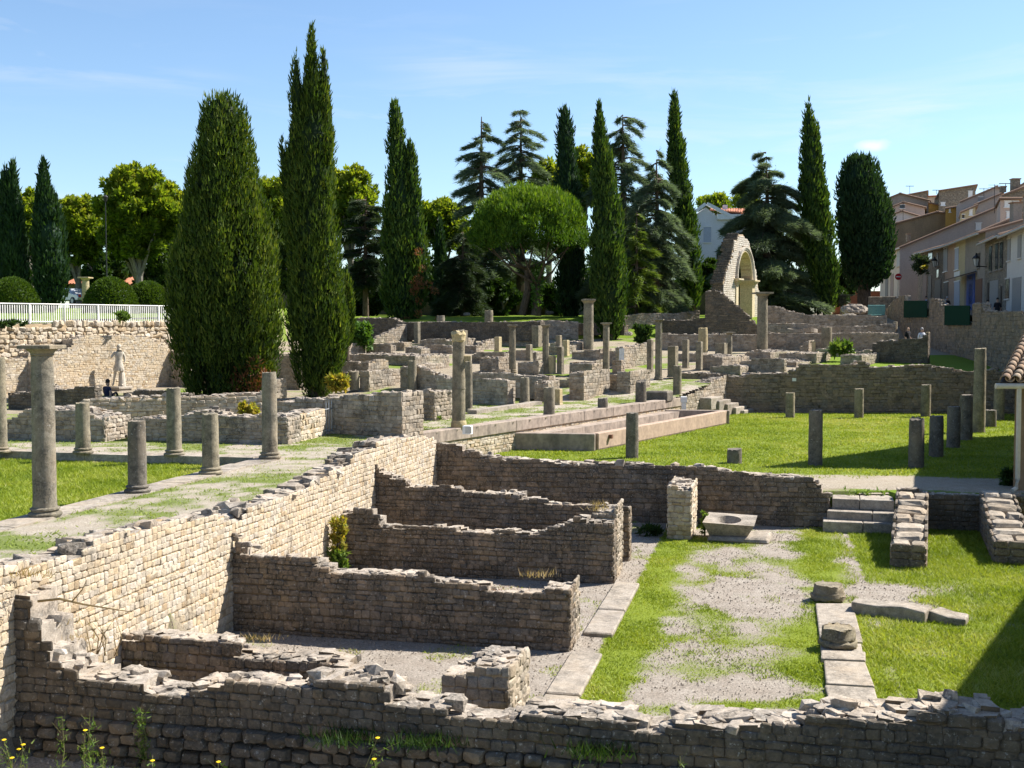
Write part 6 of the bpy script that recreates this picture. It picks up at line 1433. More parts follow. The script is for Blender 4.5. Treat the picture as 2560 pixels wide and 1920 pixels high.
for k, (r0, r1, pr) in enumerate(((0.0, 0.16, 0.10), (0.16, 0.30, 0.16), (0.30, 0.42, 0.22))):
    m = MB(); N = 24; V = []; F = []
    for i in range(N + 1):
        a = math.pi * i / N
        for (r_, n_) in ((r0, 0.9 if k == 0 else 0.02), (r0, -pr), (r1, -pr), (r1, 0.02)): V.append(a3(sM + (hw_ + r_) * math.cos(a), n_, zSp + (ra + r_) * math.sin(a)))
    for i in range(N):
        for j in range(4): F.append((i * 4 + j, i * 4 + (j + 1) % 4, i * 4 + 4 + (j + 1) % 4, i * 4 + 4 + j))
    m.add(V, F).build('arch_moulding', 'ashlar_grey' if k else 'ashlar', t)
zp0 = onplane(1870, 812, aA, aB)[1]
for s0, s1, nn in ((sL - 0.5, sL + 0.02, 'left'), (sR - 0.02, sR + 0.62, 'right')):
    m = MB(); m.hexa([a3(s0, -0.12, zp0), a3(s1, -0.12, zp0), a3(s1, 1.0, zp0), a3(s0, 1.0, zp0), a3(s0, -0.12, zSp - 0.62), a3(s1, -0.12, zSp - 0.62), a3(s1, 1.0, zSp - 0.62), a3(s0, 1.0, zSp - 0.62)])
    o = m.build('pilaster', 'ashlar', t)
    m = MB(); k = 0.0
    for i in range(5):
        e = (0.02, 0.06, 0.14, 0.26, 0.34)[i]; za = zSp - 0.62 + 0.12 * i; zc = za + 0.118
        m.hexa([a3(s0 - e, -0.12 - e, za), a3(s1 + e, -0.12 - e, za), a3(s1 + e, 1.0, za), a3(s0 - e, 1.0, za), a3(s0 - e, -0.12 - e, zc), a3(s1 + e, -0.12 - e, zc), a3(s1 + e, 1.0, zc), a3(s0 - e, 1.0, zc)])
    m.build('capital', 'ashlar' , o)
front('smooth shaded wall slanting down in front of the arch', 1762, 1893, 872, [(1762, 728), (1787, 724), (1812, 734), (1830, 752), (1850, 768), (1868, 785), (1885, 800), (1893, 811)], d=90, z=2.9, thick=0.6, T=T1, mat='dark', course=0.15, sw=(0.18, 0.36), prot=0.02)

# ------------------------------------------------------------------ white railing on the terrace
rA = FA - D2 * 3.0; rB = FA + D2 * 12; Lr = (rB - rA).length
zt0 = lambda s: float(np.interp(s, [3, 13.6], [PX(0, 759, 57).z, PX(416, 765, 57 + 10.6 * D2.y).z]))
t = thing('railing', 'long white metal railing on top of the terrace wall', 'railing', (rA.x, rA.y, 4.45))
bar = MB(); bar.box((0, 0, 0.45), (0.045, 0.03, 0.9)); bm_ = meshpy('bar', bar.V, bar.F); bm_.materials.append(MATS['fence_white'])
n_ = int(Lr / 0.135); pinv = Matrix.Translation(-Vector(t.location))
for i in range(n_):
    p = rA + D2 * (i * 0.135); o = bpy.data.objects.new('bar', bm_); C.objects.link(o); o.parent = t; o.matrix_parent_inverse = pinv
    o.location = (p.x, p.y, zt0(i * 0.135) - 0.95); o.rotation_euler = (0, 0, math.pi / 2 - ANG2)
for dz in (0.0, -0.9):
    m = MB(); m.tube([(rA.x, rA.y, zt0(0) + dz), (rB.x, rB.y, zt0(Lr) + dz)], 0.035, 6); m.build('rail', 'fence_white', t)
for i in range(8):
    p = rA + D2 * (i * 2.1 + 0.4); m = MB(); m.box((p.x + 0.03, p.y, zt0(i * 2.1) - 0.48), (0.07, 0.07, 1.0), math.pi / 2 - ANG2); m.build('post', 'fence_white', t)
# iron gate in the left rooms
t = thing('iron_gate', 'small iron bar gate between two sunlit wall ends', 'gate', (g0.x, g0.y, ZP)); u_ = (g1 - g0).normalized(); Lg = (g1 - g0).length
gz0, gz1 = ZP + 0.05, ZP + 0.98
for i in range(10):
    p = g0 + u_ * (Lg * (i + 0.5) / 10); m = MB(); m.tube([(p.x, p.y, gz0), (p.x, p.y, gz1 - 0.05), (p.x, p.y, gz1 + 0.06)], [0.018, 0.018, 0.003], 6); m.build('bar', 'steel', t)
for z in (gz0 + 0.06, gz1 - 0.2):
    m = MB(); m.tube([(g0.x, g0.y, z), (g1.x, g1.y, z)], 0.022, 6); m.build('rail', 'steel', t)

# ------------------------------------------------------------------ people and statue
def skinmesh(name, V, E, Rr, sub=1):
    me = bpy.data.meshes.new(name); me.from_pydata(V, E, []); o = bpy.data.objects.new(name, me); C.objects.link(o)
    o.modifiers.new('s', 'SKIN'); sub_ = o.modifiers.new('u', 'SUBSURF'); sub_.levels = sub; sub_.render_levels = sub
    for i, v in enumerate(me.skin_vertices[0].data): v.radius = Rr[i] if isinstance(Rr[i], tuple) else (Rr[i], Rr[i])
    me.skin_vertices[0].data[0].use_root = True
    dg = bpy.context.evaluated_depsgraph_get(); nm = bpy.data.meshes.new_from_object(o.evaluated_get(dg)); bpy.data.objects.remove(o); nm.name = name
    nm.polygons.foreach_set('use_smooth', np.ones(len(nm.polygons), bool)); return nm
def person(label, loc, rz, top='cloth_black', low='cloth_navy', hair='hair_dark', pose='stand', scale=1.0, bag=None, stone=False, bald=False):
    t = thing('statue' if stone else 'person', label, 'statue' if stone else 'person', loc, rz)
    if pose == 'stand':
        J = [(0, 0, .96), (0, 0, 1.18), (0, .01, 1.36), (0, 0, 1.47), (0, -.01, 1.56), (0, -.02, 1.70),
             (.17, 0, 1.40), (.23, .02, 1.14), (.24, -.06, .90), (.24, -.08, .80), (-.17, 0, 1.40), (-.23, .02, 1.14), (-.24, -.06, .90), (-.24, -.08, .80),
             (.09, 0, .90), (.11, -.02, .50), (.12, .02, .09), (.13, -.14, .04), (-.09, 0, .90), (-.11, .03, .50), (-.12, .06, .09), (-.13, -.10, .04)]
    elif pose == 'statue':
        J = [(0, 0, .96), (0, 0, 1.18), (0.01, .01, 1.36), (0.02, 0, 1.48), (0.02, -.01, 1.57), (0.02, -.03, 1.71),
             (.18, 0, 1.42), (.25, .04, 1.18), (.24, .0, 1.06), (.23, -.02, 1.02), (-.18, 0, 1.42), (-.27, -.02, 1.30), (-.30, -.06, 1.24), (-.31, -.07, 1.22),
             (.09, 0, .90), (.10, -.03, .50), (.11, .02, .09), (.13, -.14, .04), (-.10, 0, .90), (-.17, .06, .50), (-.24, .12, .09), (-.27, .0, .04)]
    else:
        J = [(0, 0, .10), (0, -.02, .34), (0, -.06, .53), (0, -.08, .63), (0, -.10, .71), (0, -.12, .86),
             (.17, -.04, .56), (.26, -.12, .33), (.2, -.32, .30), (.17, -.38, .30), (-.17, -.04, .56), (-.28, .02, .32), (-.26, .06, .08), (-.26, .04, .04),
             (.09, -.05, .10), (.16, -.40, .40), (.14, -.55, .06), (.14, -.66, .03), (-.09, -.05, .10), (-.16, -.42, .36), (-.12, -.58, .06), (-.12, -.68, .03)]
    E = [(0, 1), (1, 2), (2, 3), (3, 4), (4, 5), (2, 6), (6, 7), (7, 8), (8, 9), (2, 10), (10, 11), (11, 12), (12, 13), (0, 14), (14, 15), (15, 16), (16, 17), (0, 18), (18, 19), (19, 20), (20, 21)]
    Rr = [(.15, .11), (.135, .10), (.15, .11), .06, .085, .075, .07, .052, .036, .032, .07, .052, .036, .032, .095, .06, .042, .035, .095, .06, .042, .035]
    me = skinmesh('body', [tuple(c * scale for c in j) for j in J], E, [tuple(r * scale for r in q) if isinstance(q, tuple) else q * scale for q in Rr])
    if stone: me.materials.append(MATS['marble'])
    else:
        for k in ('skin', top, low, 'cloth_black'): me.materials.append(MATS[k])
        for f in me.polygons:
            c = f.center / scale
            if pose == 'stand': f.material_index = 0 if c.z > 1.47 or (abs(c.x) > .2 and c.z < 1.12) else (1 if c.z > .93 else (2 if c.z > .1 else 3))
            else: f.material_index = 0 if c.z > .62 or (abs(c.x) > .19 and c.z < .45 and c.y > -.35) else (1 if c.z > .14 and c.y > -.2 else 2)
    o = link('body', me); o.parent = t
    h0 = J[5]; hm = MB()
    if not bald:
        prof = [(0.098 * math.cos(a), 0.115 * math.sin(a)) for a in np.linspace(-0.5 if pose != 'stand' else -0.2, 1.5, 8)]
        hm.lathe(prof, (h0[0], h0[1] + 0.03, h0[2] - 0.02), 14); o = hm.build('hair', 'marble' if stone else hair, None, True); o.parent = t; o.scale = (scale,) * 3
    if stone:
        m = MB(); n = 26; V = []; F = []
        for k, (r, z) in enumerate(((.145, 1.12), (.16, 1.0), (.19, .86), (.225, .68), (.215, .66))):
            for i in range(n): a = 2 * math.pi * i / n; q = r * (1 + (.06 if i % 2 else -.04) * (k > 1)); V.append((q * math.cos(a), q * .8 * math.sin(a), z))
        for k in range(4):
            for i in range(n): F.append((k * n + i, k * n + (i + 1) % n, (k + 1) * n + (i + 1) % n, (k + 1) * n + i))
        o = m.add(V, F).build('tunic_skirt', 'marble', None, True); o.parent = t; o.scale = (scale,) * 3
        m = MB(); m.lathe([(.17, 0), (.15, .1), (.13, .5), (.10, .62)], (.12, .1, 0), 12); o = m.build('support', 'marble', None, True); o.parent = t; o.scale = (scale,) * 3
    if bag:
        m = MB(); m.box((0, .16, 1.22), (.28, .16, .42), 0, .05); o = m.build('backpack', bag, None); o.parent = t
    return t
sp3 = PX(298, 966, 60.75)
person('pale marble statue of a man in a short tunic, one arm missing', tuple(sp3), 0.35, pose='statue', scale=1.23, stone=True)
m = MB(); m.box((sp3.x, sp3.y, (sp3.z + 0.8) / 2), (0.95, 0.8, sp3.z - 0.8), -ANG2, 0.03); m.box((sp3.x, sp3.y, sp3.z - 0.055), (1.06, 0.9, 0.1), -ANG2, 0.02); setp(m.build('pedestal', 'slab', None), 'stone pedestal under the marble statue', 'pedestal')
p_ = PX(266, 1002, 56.0)
person('woman in dark clothes seated with her back to us below the statue', (p_.x, p_.y, p_.z), math.pi * 0.85, top='cloth_navy', low='cloth_black', hair='hair_dark', pose='sit', scale=1.12)
m = MB(); m.box((p_.x + 0.1, p_.y + 0.1, p_.z - 0.2), (1.2, 0.6, 0.4), 0.2, 0.04); setp(m.build('stone_block', 'slab', None), 'low block the seated woman rests on', 'stone block')
def standing(label, x, ytop, d, **k):
    p = PX(x, ytop, d); s = k.pop('scale', 1.0); person(label, (p.x, p.y, p.z - 1.78 * s), k.pop('rz', 0.0), scale=s, **k)
standing('bald man in a black shirt standing among the right-hand ruins', 2270, 815, 72, top='cloth_black', bald=True, rz=0.6)
standing('grey-haired person half hidden by the sunlit post', 2305, 819, 70, top='cloth_white', hair='hair_grey', rz=0.2, scale=0.97)
standing('dark-haired head above the left green gate', 2316, 740, 103, top='cloth_blue', rz=1.2)
standing('person in black behind the one in light blue on the street', 2368, 741, 93, top='cloth_black', hair='hair_grey', rz=3.1)
standing('person in light blue walking on the street behind the stone pier', 2364, 748, 91, top='cloth_blue', hair='hair_grey', rz=3.1, scale=0.95)
standing('person with a dark backpack walking up the street', 2470, 749, 77.5, top='cloth_white', rz=3.1, scale=0.95, bag='cloth_navy')
standing('broad person in black walking beside the backpack wearer', 2494, 744, 76.5, top='cloth_black', rz=3.2)

# ------------------------------------------------------------------ street: retaining wall, gates, houses
wS0, wS1 = PD(2204, 102), PD(2625, 54)
wall('dark retaining wall of the street with stone gate piers', wS0, wS1, 0.5, 0.5,
     [(2204, 790), (2215, 772), (2228, 756), (2240, 745), (2262, 737), (2263, 793), (2321, 794), (2322, 747), (2345, 748), (2347, 760), (2365, 761), (2366, 811), (2429, 812), (2430, 757), (2456, 757), (2458, 776), (2625, 782)],
     mat='mid', core='mortar_dark', course=0.2, sw=(0.25, 0.5), nobj=0, rub=0.5)
def gate(label, x0, x1, y0, y1, nleaf):
    A = Vector(tocol(wS0, (wS1 - wS0).normalized(), x0)); B = Vector(tocol(wS0, (wS1 - wS0).normalized(), x1)); u_ = (B - A).normalized(); L = (B - A).length; n_ = Vector((-u_.y, u_.x)); n_ = n_ if n_.y > 0 else -n_
    t = thing('gate', label, 'gate', (A.x, A.y, onplane(x0, y1, wS0, wS1)[1]), 0, 'green gates along the street'); nb = max(8, int(L / 0.28))
    for i in range(nb):
        s0 = L * i / nb + 0.012; s1 = L * (i + 1) / nb - 0.012; p, q = A + u_ * s0 + n_ * 0.15, A + u_ * s1 + n_ * 0.15; xm = x0 + (x1 - x0) * (i + 0.5) / nb
        zt = onplane(xm, y0 + (y1 - y0) * 0.02, wS0, wS1)[1]; zb = onplane(xm, y1, wS0, wS1)[1]; m = MB(); m.hexa([(p.x, p.y, zb), (q.x, q.y, zb), (q.x + n_.x * .05, q.y + n_.y * .05, zb), (p.x + n_.x * .05, p.y + n_.y * .05, zb), (p.x, p.y, zt), (q.x, q.y, zt), (q.x + n_.x * .05, q.y + n_.y * .05, zt), (p.x + n_.x * .05, p.y + n_.y * .05, zt)]); m.build('board', 'green_gate', t)
    for f in (0.14, 0.86):
        za = onplane(x0, y0 + (y1 - y0) * f, wS0, wS1)[1]; zb = onplane(x1, y0 + (y1 - y0) * f, wS0, wS1)[1]; m = MB(); a = A + n_ * 0.12; b = B + n_ * 0.12; m.tube([(a.x, a.y, za), (b.x, b.y, zb)], 0.035, 6); m.build('rail', 'green_gate', t)
gate('left dark green board gate on the street wall', 2263, 2321, 751, 794, 2)
gate('right dark green board gate on the street wall', 2366, 2429, 763, 813, 2)
A = PX(2171, 762, 96); B = PX(2212, 762, 99); t = thing('barrier', 'pale blue-green slatted barrier beside the boulder', 'barrier', (A.x, A.y, A.z - 0.9))
for i in range(14):
    p = A.lerp(B, i / 13); m = MB(); m.box((p.x, p.y, p.z - 0.45), (0.075, 0.03, 0.9)); m.build('slat', 'aqua', t)
for dz in (-0.05, -0.85):
    m = MB(); m.tube([A + Vector((0, 0.05, dz)), B + Vector((0, 0.05, dz))], 0.03, 6); m.build('rail', 'aqua', t)
A = PX(2098, 735, 124); B = PX(2170, 735, 124); t = thing('railing', 'black iron railing under the wide dense cypress', 'railing', (A.x, A.y, A.z - 1.1))
for i in range(28):
    p = A.lerp(B, i / 27); m = MB(); m.tube([p, p - Vector((0, 0, 1.2))], 0.016, 4); m.build('bar', 'iron', t)
m = MB(); m.tube([A - Vector((0, 0, .12)), B - Vector((0, 0, .12))], 0.02, 4); m.build('rail', 'iron', t)
def rubblewall(name, cols):
    m, t = newmat(name); pos = geo_pos(t); nv = t.node('ShaderNodeTexNoise', {'Vector': pos, 'Scale': 3.0}).outputs['Color']
    v = t.node('ShaderNodeVectorMath', {0: pos, 1: t.vmul(nv, (0.25, 0.25, 0.18))}, operation='ADD').outputs[0]; v = t.vmul(v, (1, 1, 1.6))
    vo = t.node('ShaderNodeTexVoronoi', {'Vector': v, 'Scale': 3.2}); ve = t.node('ShaderNodeTexVoronoi', {'Vector': v, 'Scale': 3.2}, feature='DISTANCE_TO_EDGE')
    r = t.node('ShaderNodeSeparateColor', {0: vo.outputs['Color']}).outputs[0]; c = t.ramp(r, [(i / (len(cols) - 1), k) for i, k in enumerate(cols)])
    e = t.ramp(ve.outputs['Distance'], [(0.0, 0.0), (0.09, 1.0)]); c = t.mix(e, (0.16, 0.13, 0.10), c); n = t.noise(pos, 6, 5); c = t.mix(1.0, c, t.ramp(n, [(0.3, 0.7), (0.7, 1.15)]), 'MULTIPLY')
    finish(t, c, 0.92, t.bump(e, 0.7, 0.04), 0.15)
rubblewall('rubblestone', [(0.26, 0.21, 0.155), (0.34, 0.285, 0.215), (0.21, 0.18, 0.145), (0.31, 0.26, 0.19)])
def roof_patch(par, P00, P10, P01, P11, mat='tilej', period=0.30, amp=0.05, thick=0.1):
    P00, P10, P01, P11 = map(Vector, (P00, P10, P01, P11)); L = max((P10 - P00).length, (P11 - P01).length); n = max(4, int(L / period) * 4); n = min(n, 700)
    nr = (P10 - P00).cross(P01 - P00).normalized(); nr = nr if nr.z > 0 else -nr; V = []; F = []; R = []
    rows = 2
    for i in range(n + 1):
        f = i / n; o = nr * (amp * abs(math.sin(math.pi * f * n / 4)) * 1.6 + 0.0); a = P00.lerp(P10, f); b = P01.lerp(P11, f)
        V += [a + o, b + o, a - nr * thick, b - nr * thick]; R += [(math.sin(i // 4 * 12.9898) * 43758.5) % 1.0] * 4
    for i in range(n):
        k = i * 4; F += [(k, k + 4, k + 5, k + 1), (k + 2, k + 3, k + 7, k + 6), (k, k + 2, k + 6, k + 4), (k + 1, k + 5, k + 7, k + 3)]
    F += [(0, 1, 3, 2), (n * 4, n * 4 + 2, n * 4 + 3, n * 4 + 1)]
    F = [f for f in F]
    return link('roof', meshnp('roof', np.array([tuple(v) for v in V]), np.array(F), {'rnd': np.array(R)}), par, mat)
def opening(par, A, B, x0, y0, x1, y1, mat, name='window', frame=None, out=None):
    """window or door from picture rectangle on the vertical plane A-B"""
    s0, zt = onplane(x0, (y0 if isinstance(y0, (int, float)) else y0[0]), A, B); s1, _ = onplane(x1, y0 if isinstance(y0, (int, float)) else y0[1], A, B)
    _, zb = onplane(x0, y1 if isinstance(y1, (int, float)) else y1[0], A, B); u_ = (B - A).normalized(); s0, s1 = min(s0, s1), max(s0, s1); n_ = out
    def bx(sa, sb, za, zc, n0, n1, nm, mt, pr):
        m = MB(); c = [(A + u_ * s + n_ * n) for s, n in ((sa, n0), (sb, n0), (sb, n1), (sa, n1))]
        m.hexa([(k.x, k.y, za) for k in c] + [(k.x, k.y, zc) for k in c]); return m.build(nm, mt, pr)
    w = bx(s0, s1, zb, zt, -0.05, 0.05, name, mat, par)
    if frame:
        e = 0.09; bx(s0 - e, s1 + e, zt + 0.002, zt + e, -0.04, 0.08, 'lintel', frame, w); bx(s0 - e, s1 + e, zb - e, zb - 0.002, -0.04, 0.12, 'sill', frame, w)
    return w
Kx = lambda x: 2050 + x / 4.147
Ky = lambda y: 400 + y / 4.147
H0 = Vector((rx(2513, 650) * 80, 80.0)); NIN = Vector((D1.y, -D1.x)); NOUT = -NIN
def hcol(x): return tocol(H0, D1, x)
def shouse(label, kx0, kx1, eave, mat, wins, depth=9, roofm='tilej', chim=(), over=0.55):
    """street house: facade between picture columns (K crop), eave = two K points"""
    A, B = hcol(Kx(kx1)), hcol(Kx(kx0)); sA, zA = onplane(Kx(kx1), Ky(np.interp(kx1, [eave[0][0], eave[1][0]], [eave[0][1], eave[1][1]])), A, B); sB, zB = onplane(Kx(kx0), Ky(np.interp(kx0, [eave[0][0], eave[1][0]], [eave[0][1], eave[1][1]])), A, B)
    if kx1 > eave[1][0] + 1: zA = onplane(Kx(eave[1][0]), Ky(eave[1][1]), A, B)[1]
    zb = 3.6; u_ = (B - A).normalized(); t = thing('house', label, 'house', (A.x, A.y, zb), 0, 'houses along the village street'); rise = depth / 2 * 0.28
    P = lambda q, n, z: (q.x + NIN.x * n, q.y + NIN.y * n, z)
    m = MB(); secA = [P(A, 0, zb), P(A, 0, zA), P(A, depth / 2, zA + rise), P(A, depth, zA), P(A, depth, zb)]; secB = [P(B, 0, zb), P(B, 0, zB), P(B, depth / 2, zB + rise), P(B, depth, zB), P(B, depth, zb)]
    F = [(0, 1, 2, 3, 4), (9, 8, 7, 6, 5)] + [(i, i + 5, (i + 1) % 5 + 5, (i + 1) % 5) for i in range(5)]; m.add(secA + secB, F).build('wall', mat, t)
    k = 0.06 + over * 0.28; A_ = A - u_ * 0.15; B_ = B + u_ * 0.15
    roof_patch(t, P(A_, -over, zA + 0.1 - over * 0.28), P(B_, -over, zB + 0.1 - over * 0.28), P(A_, depth / 2, zA + rise + 0.1), P(B_, depth / 2, zB + rise + 0.1), roofm)
    roof_patch(t, P(A_, depth + over, zA + 0.1 - over * 0.28), P(B_, depth + over, zB + 0.1 - over * 0.28), P(A_, depth / 2 + 0.02, zA + rise + 0.1), P(B_, depth / 2 + 0.02, zB + rise + 0.1), roofm)
    m = MB(); g = over - 0.05; m.tube([P(A_, -over - 0.04, zA - over * 0.28), P(B_, -over - 0.04, zB - over * 0.28)], 0.08, 6); m.build('gutter', 'zinc', t)
    for w in wins:
        nm, x0, y0, x1, y1, mt = w[:6]; opening(t, A, B, Kx(x0), Ky(y0) if not isinstance(y0, tuple) else tuple(Ky(q) for q in y0), Kx(x1), Ky(y1) if not isinstance(y1, tuple) else tuple(Ky(q) for q in y1), mt, nm, w[6] if len(w) > 6 else None, NOUT)
    for (f, n, h, w) in chim:
        q = A.lerp(B, f); m = MB(); zz = zA + (zB - zA) * f + rise * min(1, n / (depth / 2)); m.box((q.x + NIN.x * n, q.y + NIN.y * n, zz + h / 2 - 0.4), (w, w, h + 0.8)); c = m.build('chimney', 'greyplaster', t)
        m = MB(); m.box((q.x + NIN.x * n, q.y + NIN.y * n, zz + h + 0.06), (w * 1.25, w * 1.25, 0.1)); m.build('cap', 'tile', c)
    return t
shouse('white rendered house with grey shutters nearest on the street', 1915, 2600, ((1915, 792), (2115, 700)), 'white_house', [('window', 1953, 825, 1980, 1045, 'shutter_grey', 'white_house'), ('window', 2057, 785, 2092, 1020, 'shutter_grey', 'white_house'), ('window', 1930, 1238, 1967, 1440, 'window_dark', 'white_house'), ('door', 2000, 1228, 2090, 1600, 'shutter_grey'), ('window', 2190, 740, 2240, 990, 'shutter_grey', 'white_house')])
shouse('stone house with three tall dark windows', 1690, 1913, ((1690, 868), (1913, 772)), 'rubblestone', [('window', 1760, 900, 1787, 1160, 'window_dark', 'greyplaster'), ('window', 1824, 872, 1852, 1140, 'window_dark', 'greyplaster'), ('window', 1872, 858, 1902, 1128, 'window_dark', 'greyplaster'), ('door', 1768, 1258, 1852, 1580, 'shutter_grey'), ('door', 1738, 1275, 1756, 1580, 'dark_wood'), ('door', 1876, 1310, 1890, 1580, 'dark_wood')], chim=((0.3, 2.0, 2.2, 0.8),))
shouse('grey house with a blue shopfront and a brown garage door', 1482, 1688, ((1482, 830), (1700, 752)), 'greyplaster', [('shop_front', 1528, 1195, 1610, 1560, 'shop_blue'), ('shutter', 1548, 1290, 1590, 1500, 'shutter_grey'), ('sign', 1540, 1215, 1580, 1250, 'sign_yellow'), ('door', 1618, 1243, 1684, 1560, 'brown_wood'), ('window', 1632, 975, 1662, 1120, 'dark_wood', 'greyplaster')], chim=((0.5, 3.0, 1.6, 0.7),))
shouse('narrow yellow house with blue shutters and a white sign', 1386, 1481, ((1386, 868), (1481, 832)), 'yellowish', [('window', 1404, 925, 1440, 1140, 'shutter_blue', 'white_paint'), ('sign', 1396, 1165, 1452, 1218, 'white_paint'), ('door', 1398, 1268, 1452, 1540, 'shutter_blue', 'white_paint')])
shouse('narrow pink house with one tall pale shutter', 1278, 1384, ((1278, 905), (1384, 870)), 'pinkish', [('window', 1286, 922, 1326, 1160, 'shutter_grey', 'white_paint'), ('door', 1290, 1275, 1332, 1530, 'dark_wood', 'white_paint')])
shouse('rough stone house with a balcony of plants', 1000, 1277, ((1000, 975), (1277, 905)), 'rubblestone', [('window', 1128, 962, 1168, 1040, 'window_dark', 'greyplaster'), ('window', 1214, 975, 1232, 1100, 'dark_wood', 'greyplaster'), ('door', 1072, 1200, 1112, 1500, 'brown_wood'), ('door', 1128, 1205, 1160, 1500, 'dark_wood'), ('door', 1195, 1252, 1258, 1520, 'dark_wood'), ('window', 1216, 1140, 1234, 1220, 'window_dark')])
shouse('cream house at the far end behind the red sign', 715, 872, ((715, 965), (872, 905)), 'cream', [('window', 800, 940, 840, 1110, 'shutter_grey', 'cream'), ('door', 735, 1190, 764, 1420, 'brown_wood'), ('window', 735, 1000, 752, 1100, 'dark_wood', 'cream')])
shouse('low shed-like house end beyond the cream house', 610, 713, ((610, 1190), (713, 1180)), 'cream', [('door', 680, 1215, 708, 1420, 'dark_wood')])
rp = [hcol(2600) + NOUT * 0.1, hcol(2225) + NOUT * 0.1, wS0 + NIN * 0.8, wS1 + NIN * 0.8]
m = MB(); V = []; F = []
for i in range(13):
    f = i / 12; a = rp[0].lerp(rp[1], f); b = rp[3].lerp(rp[2], f); zs_ = lambda q: float(np.interp(q.y, [45, 66, 105, 170, 400], [3.6, 4.0, 5.0, 6.6, 9.0])) + 0.03
    V += [(a.x, a.y, zs_(a)), (b.x, b.y, zs_(a))]
for i in range(12): F.append((2 * i, 2 * i + 1, 2 * i + 3, 2 * i + 2))
setp(m.add(V, F).build('road', 'roadway', None), kind='structure')
# houses further up the hill: front outline from the picture, at its distance, with depth
Rp = lambda x, y: (2230 + x / 6.636, 440 + y / 6.636)
def hill(label, pts, d, mat, roofs, wins=(), L=9, roofm='tilej', chim=(), T=None):
    P = [PX(*Rp(x, y), d) for x, y in pts]; my = max(y for x, y in pts); c = P[0]
    for p, (x, y) in zip(P, pts):
        if y > my - 105: p.z = 5.0
    t = thing('house', label, 'house', (c.x, c.y, min(p.z for p in P)), 0, 'houses up the hill'); ext = Vector((0.35, 0.94, 0)) * L
    P2 = []
    for p in P: P2.append(p)
    lowz = min(p.z for p in P); ext_ = ext
    m = MB(); m.prism(P2, ext_); m.build('wall', mat, t)
    for a, b in roofs:
        p, q = PX(*Rp(*a), d), PX(*Rp(*b), d); u_ = (q - p).normalized(); e = Vector((0, -0.35, 0)); roof_patch(t, p + e - u_ * 0.2 + Vector((0, 0, .12)), p + ext_ + Vector((0, 0, .12)) - u_ * 0.2, q + e + u_ * 0.2 + Vector((0, 0, .12)), q + ext_ + u_ * 0.2 + Vector((0, 0, .12)), roofm, 0.32, 0.05, 0.16)
    fa, fb = Vector((-50, d)), Vector((50, d))
    for w in wins:
        a, b = Rp(w[1], w[2]), Rp(w[3], w[4]); opening(t, fa, fb, a[0], a[1], b[0], b[1], w[5], w[0], w[6] if len(w) > 6 else 'white_paint', Vector((0, -1)))
    for (x0, y0, x1, y1) in chim:
        a, b = PX(*Rp(x0, y0), d + 1.5), PX(*Rp(x1, y1), d + 1.5); m = MB(); m.box(((a.x + b.x) / 2, d + 1.5, (a.z + b.z) / 2), (b.x - a.x, b.x - a.x, a.z - b.z)); m.build('chimney', 'rubblestone', t)
        m = MB(); m.box(((a.x + b.x) / 2, d + 1.5, a.z + 0.05), ((b.x - a.x) * 1.2, (b.x - a.x) * 1.2, 0.12)); m.build('chimney_cap', 'tile', t)
    return t
hill('brown gable wall behind the cream house', [(0, 805), (740, 602), (1050, 652), (1050, 1250), (0, 1300)], 172, 'brownwall', [((0, 805), (740, 602)), ((740, 602), (1050, 652))])
hill('pale gable house with an oval window', [(-20, 520), (180, 442), (540, 527), (540, 900), (-20, 900)], 186, 'rose', [((-20, 520), (180, 442)), ((180, 442), (540, 527))], [('oval_window', 130, 478, 212, 535, 'window_dark')])
hill('small white gable house before the oval-window house', [(-20, 650), (150, 587), (440, 672), (440, 950), (-20, 950)], 180, 'white_house', [((-20, 650), (150, 587)), ((150, 587), (440, 672))])
hill('grey gable house under the aerials', [(-60, 370), (125, 296), (620, 417), (620, 800), (-60, 800)], 196, 'greyplaster', [((-60, 370), (125, 296)), ((125, 296), (620, 417))])
hill('low stone house with a lean-to roof at the hilltop', [(260, 316), (575, 256), (592, 390), (592, 600), (260, 600)], 206, 'rubblestone', [((260, 316), (575, 256))])
hill('cream house with a red roof edge beside the stone gable', [(590, 345), (715, 338), (715, 700), (590, 700)], 212, 'cream', [((590, 345), (715, 338))], roofm='tilej_red')
hill('tall stone gable house crowning the hill', [(778, 252), (1388, 157), (1390, 700), (778, 700)], 188, 'rubblestone', [((778, 252), (1388, 157))], [('window', 1265, 252, 1335, 350, 'white_paint'), ('air_conditioner', 810, 440, 880, 490, 'white_paint')])
hill('narrow cream house left of the stone gable', [(710, 380), (776, 262), (776, 600), (710, 600)], 191, 'cream', [((710, 380), (776, 262))])
hill('lilac-grey house with a long sloping roof', [(1070, 500), (1130, 432), (1720, 187), (1800, 217), (1800, 700), (1070, 700)], 166, 'lilac', [((1130, 432), (1720, 187)), ((1720, 187), (1800, 217))], [('window', 1430, 350, 1510, 420, 'shutter_grey')])
hill('second lilac-grey house below the long sloping roof', [(1370, 480), (1815, 292), (1815, 800), (1370, 800)], 160, 'lilac', [((1370, 480), (1815, 292))])
hill('ochre house with a satellite dish', [(890, 545), (1150, 500), (1150, 900), (890, 900)], 169, 'ochre', [((890, 545), (1150, 500))], [('satellite_dish', 945, 530, 972, 600, 'white_paint')])
hill('yellow house below the ochre one', [(1140, 605), (1385, 500), (1385, 900), (1140, 900)], 152, 'yellowish', [((1140, 605), (1385, 500))], [('window', 1165, 640, 1200, 700, 'dark_wood'), ('window', 1280, 560, 1335, 650, 'white_paint')])
hill('orange house low left of the yellow one', [(610, 450), (870, 520), (870, 800), (610, 800)], 190, 'ochre', [((610, 450), (870, 520))])
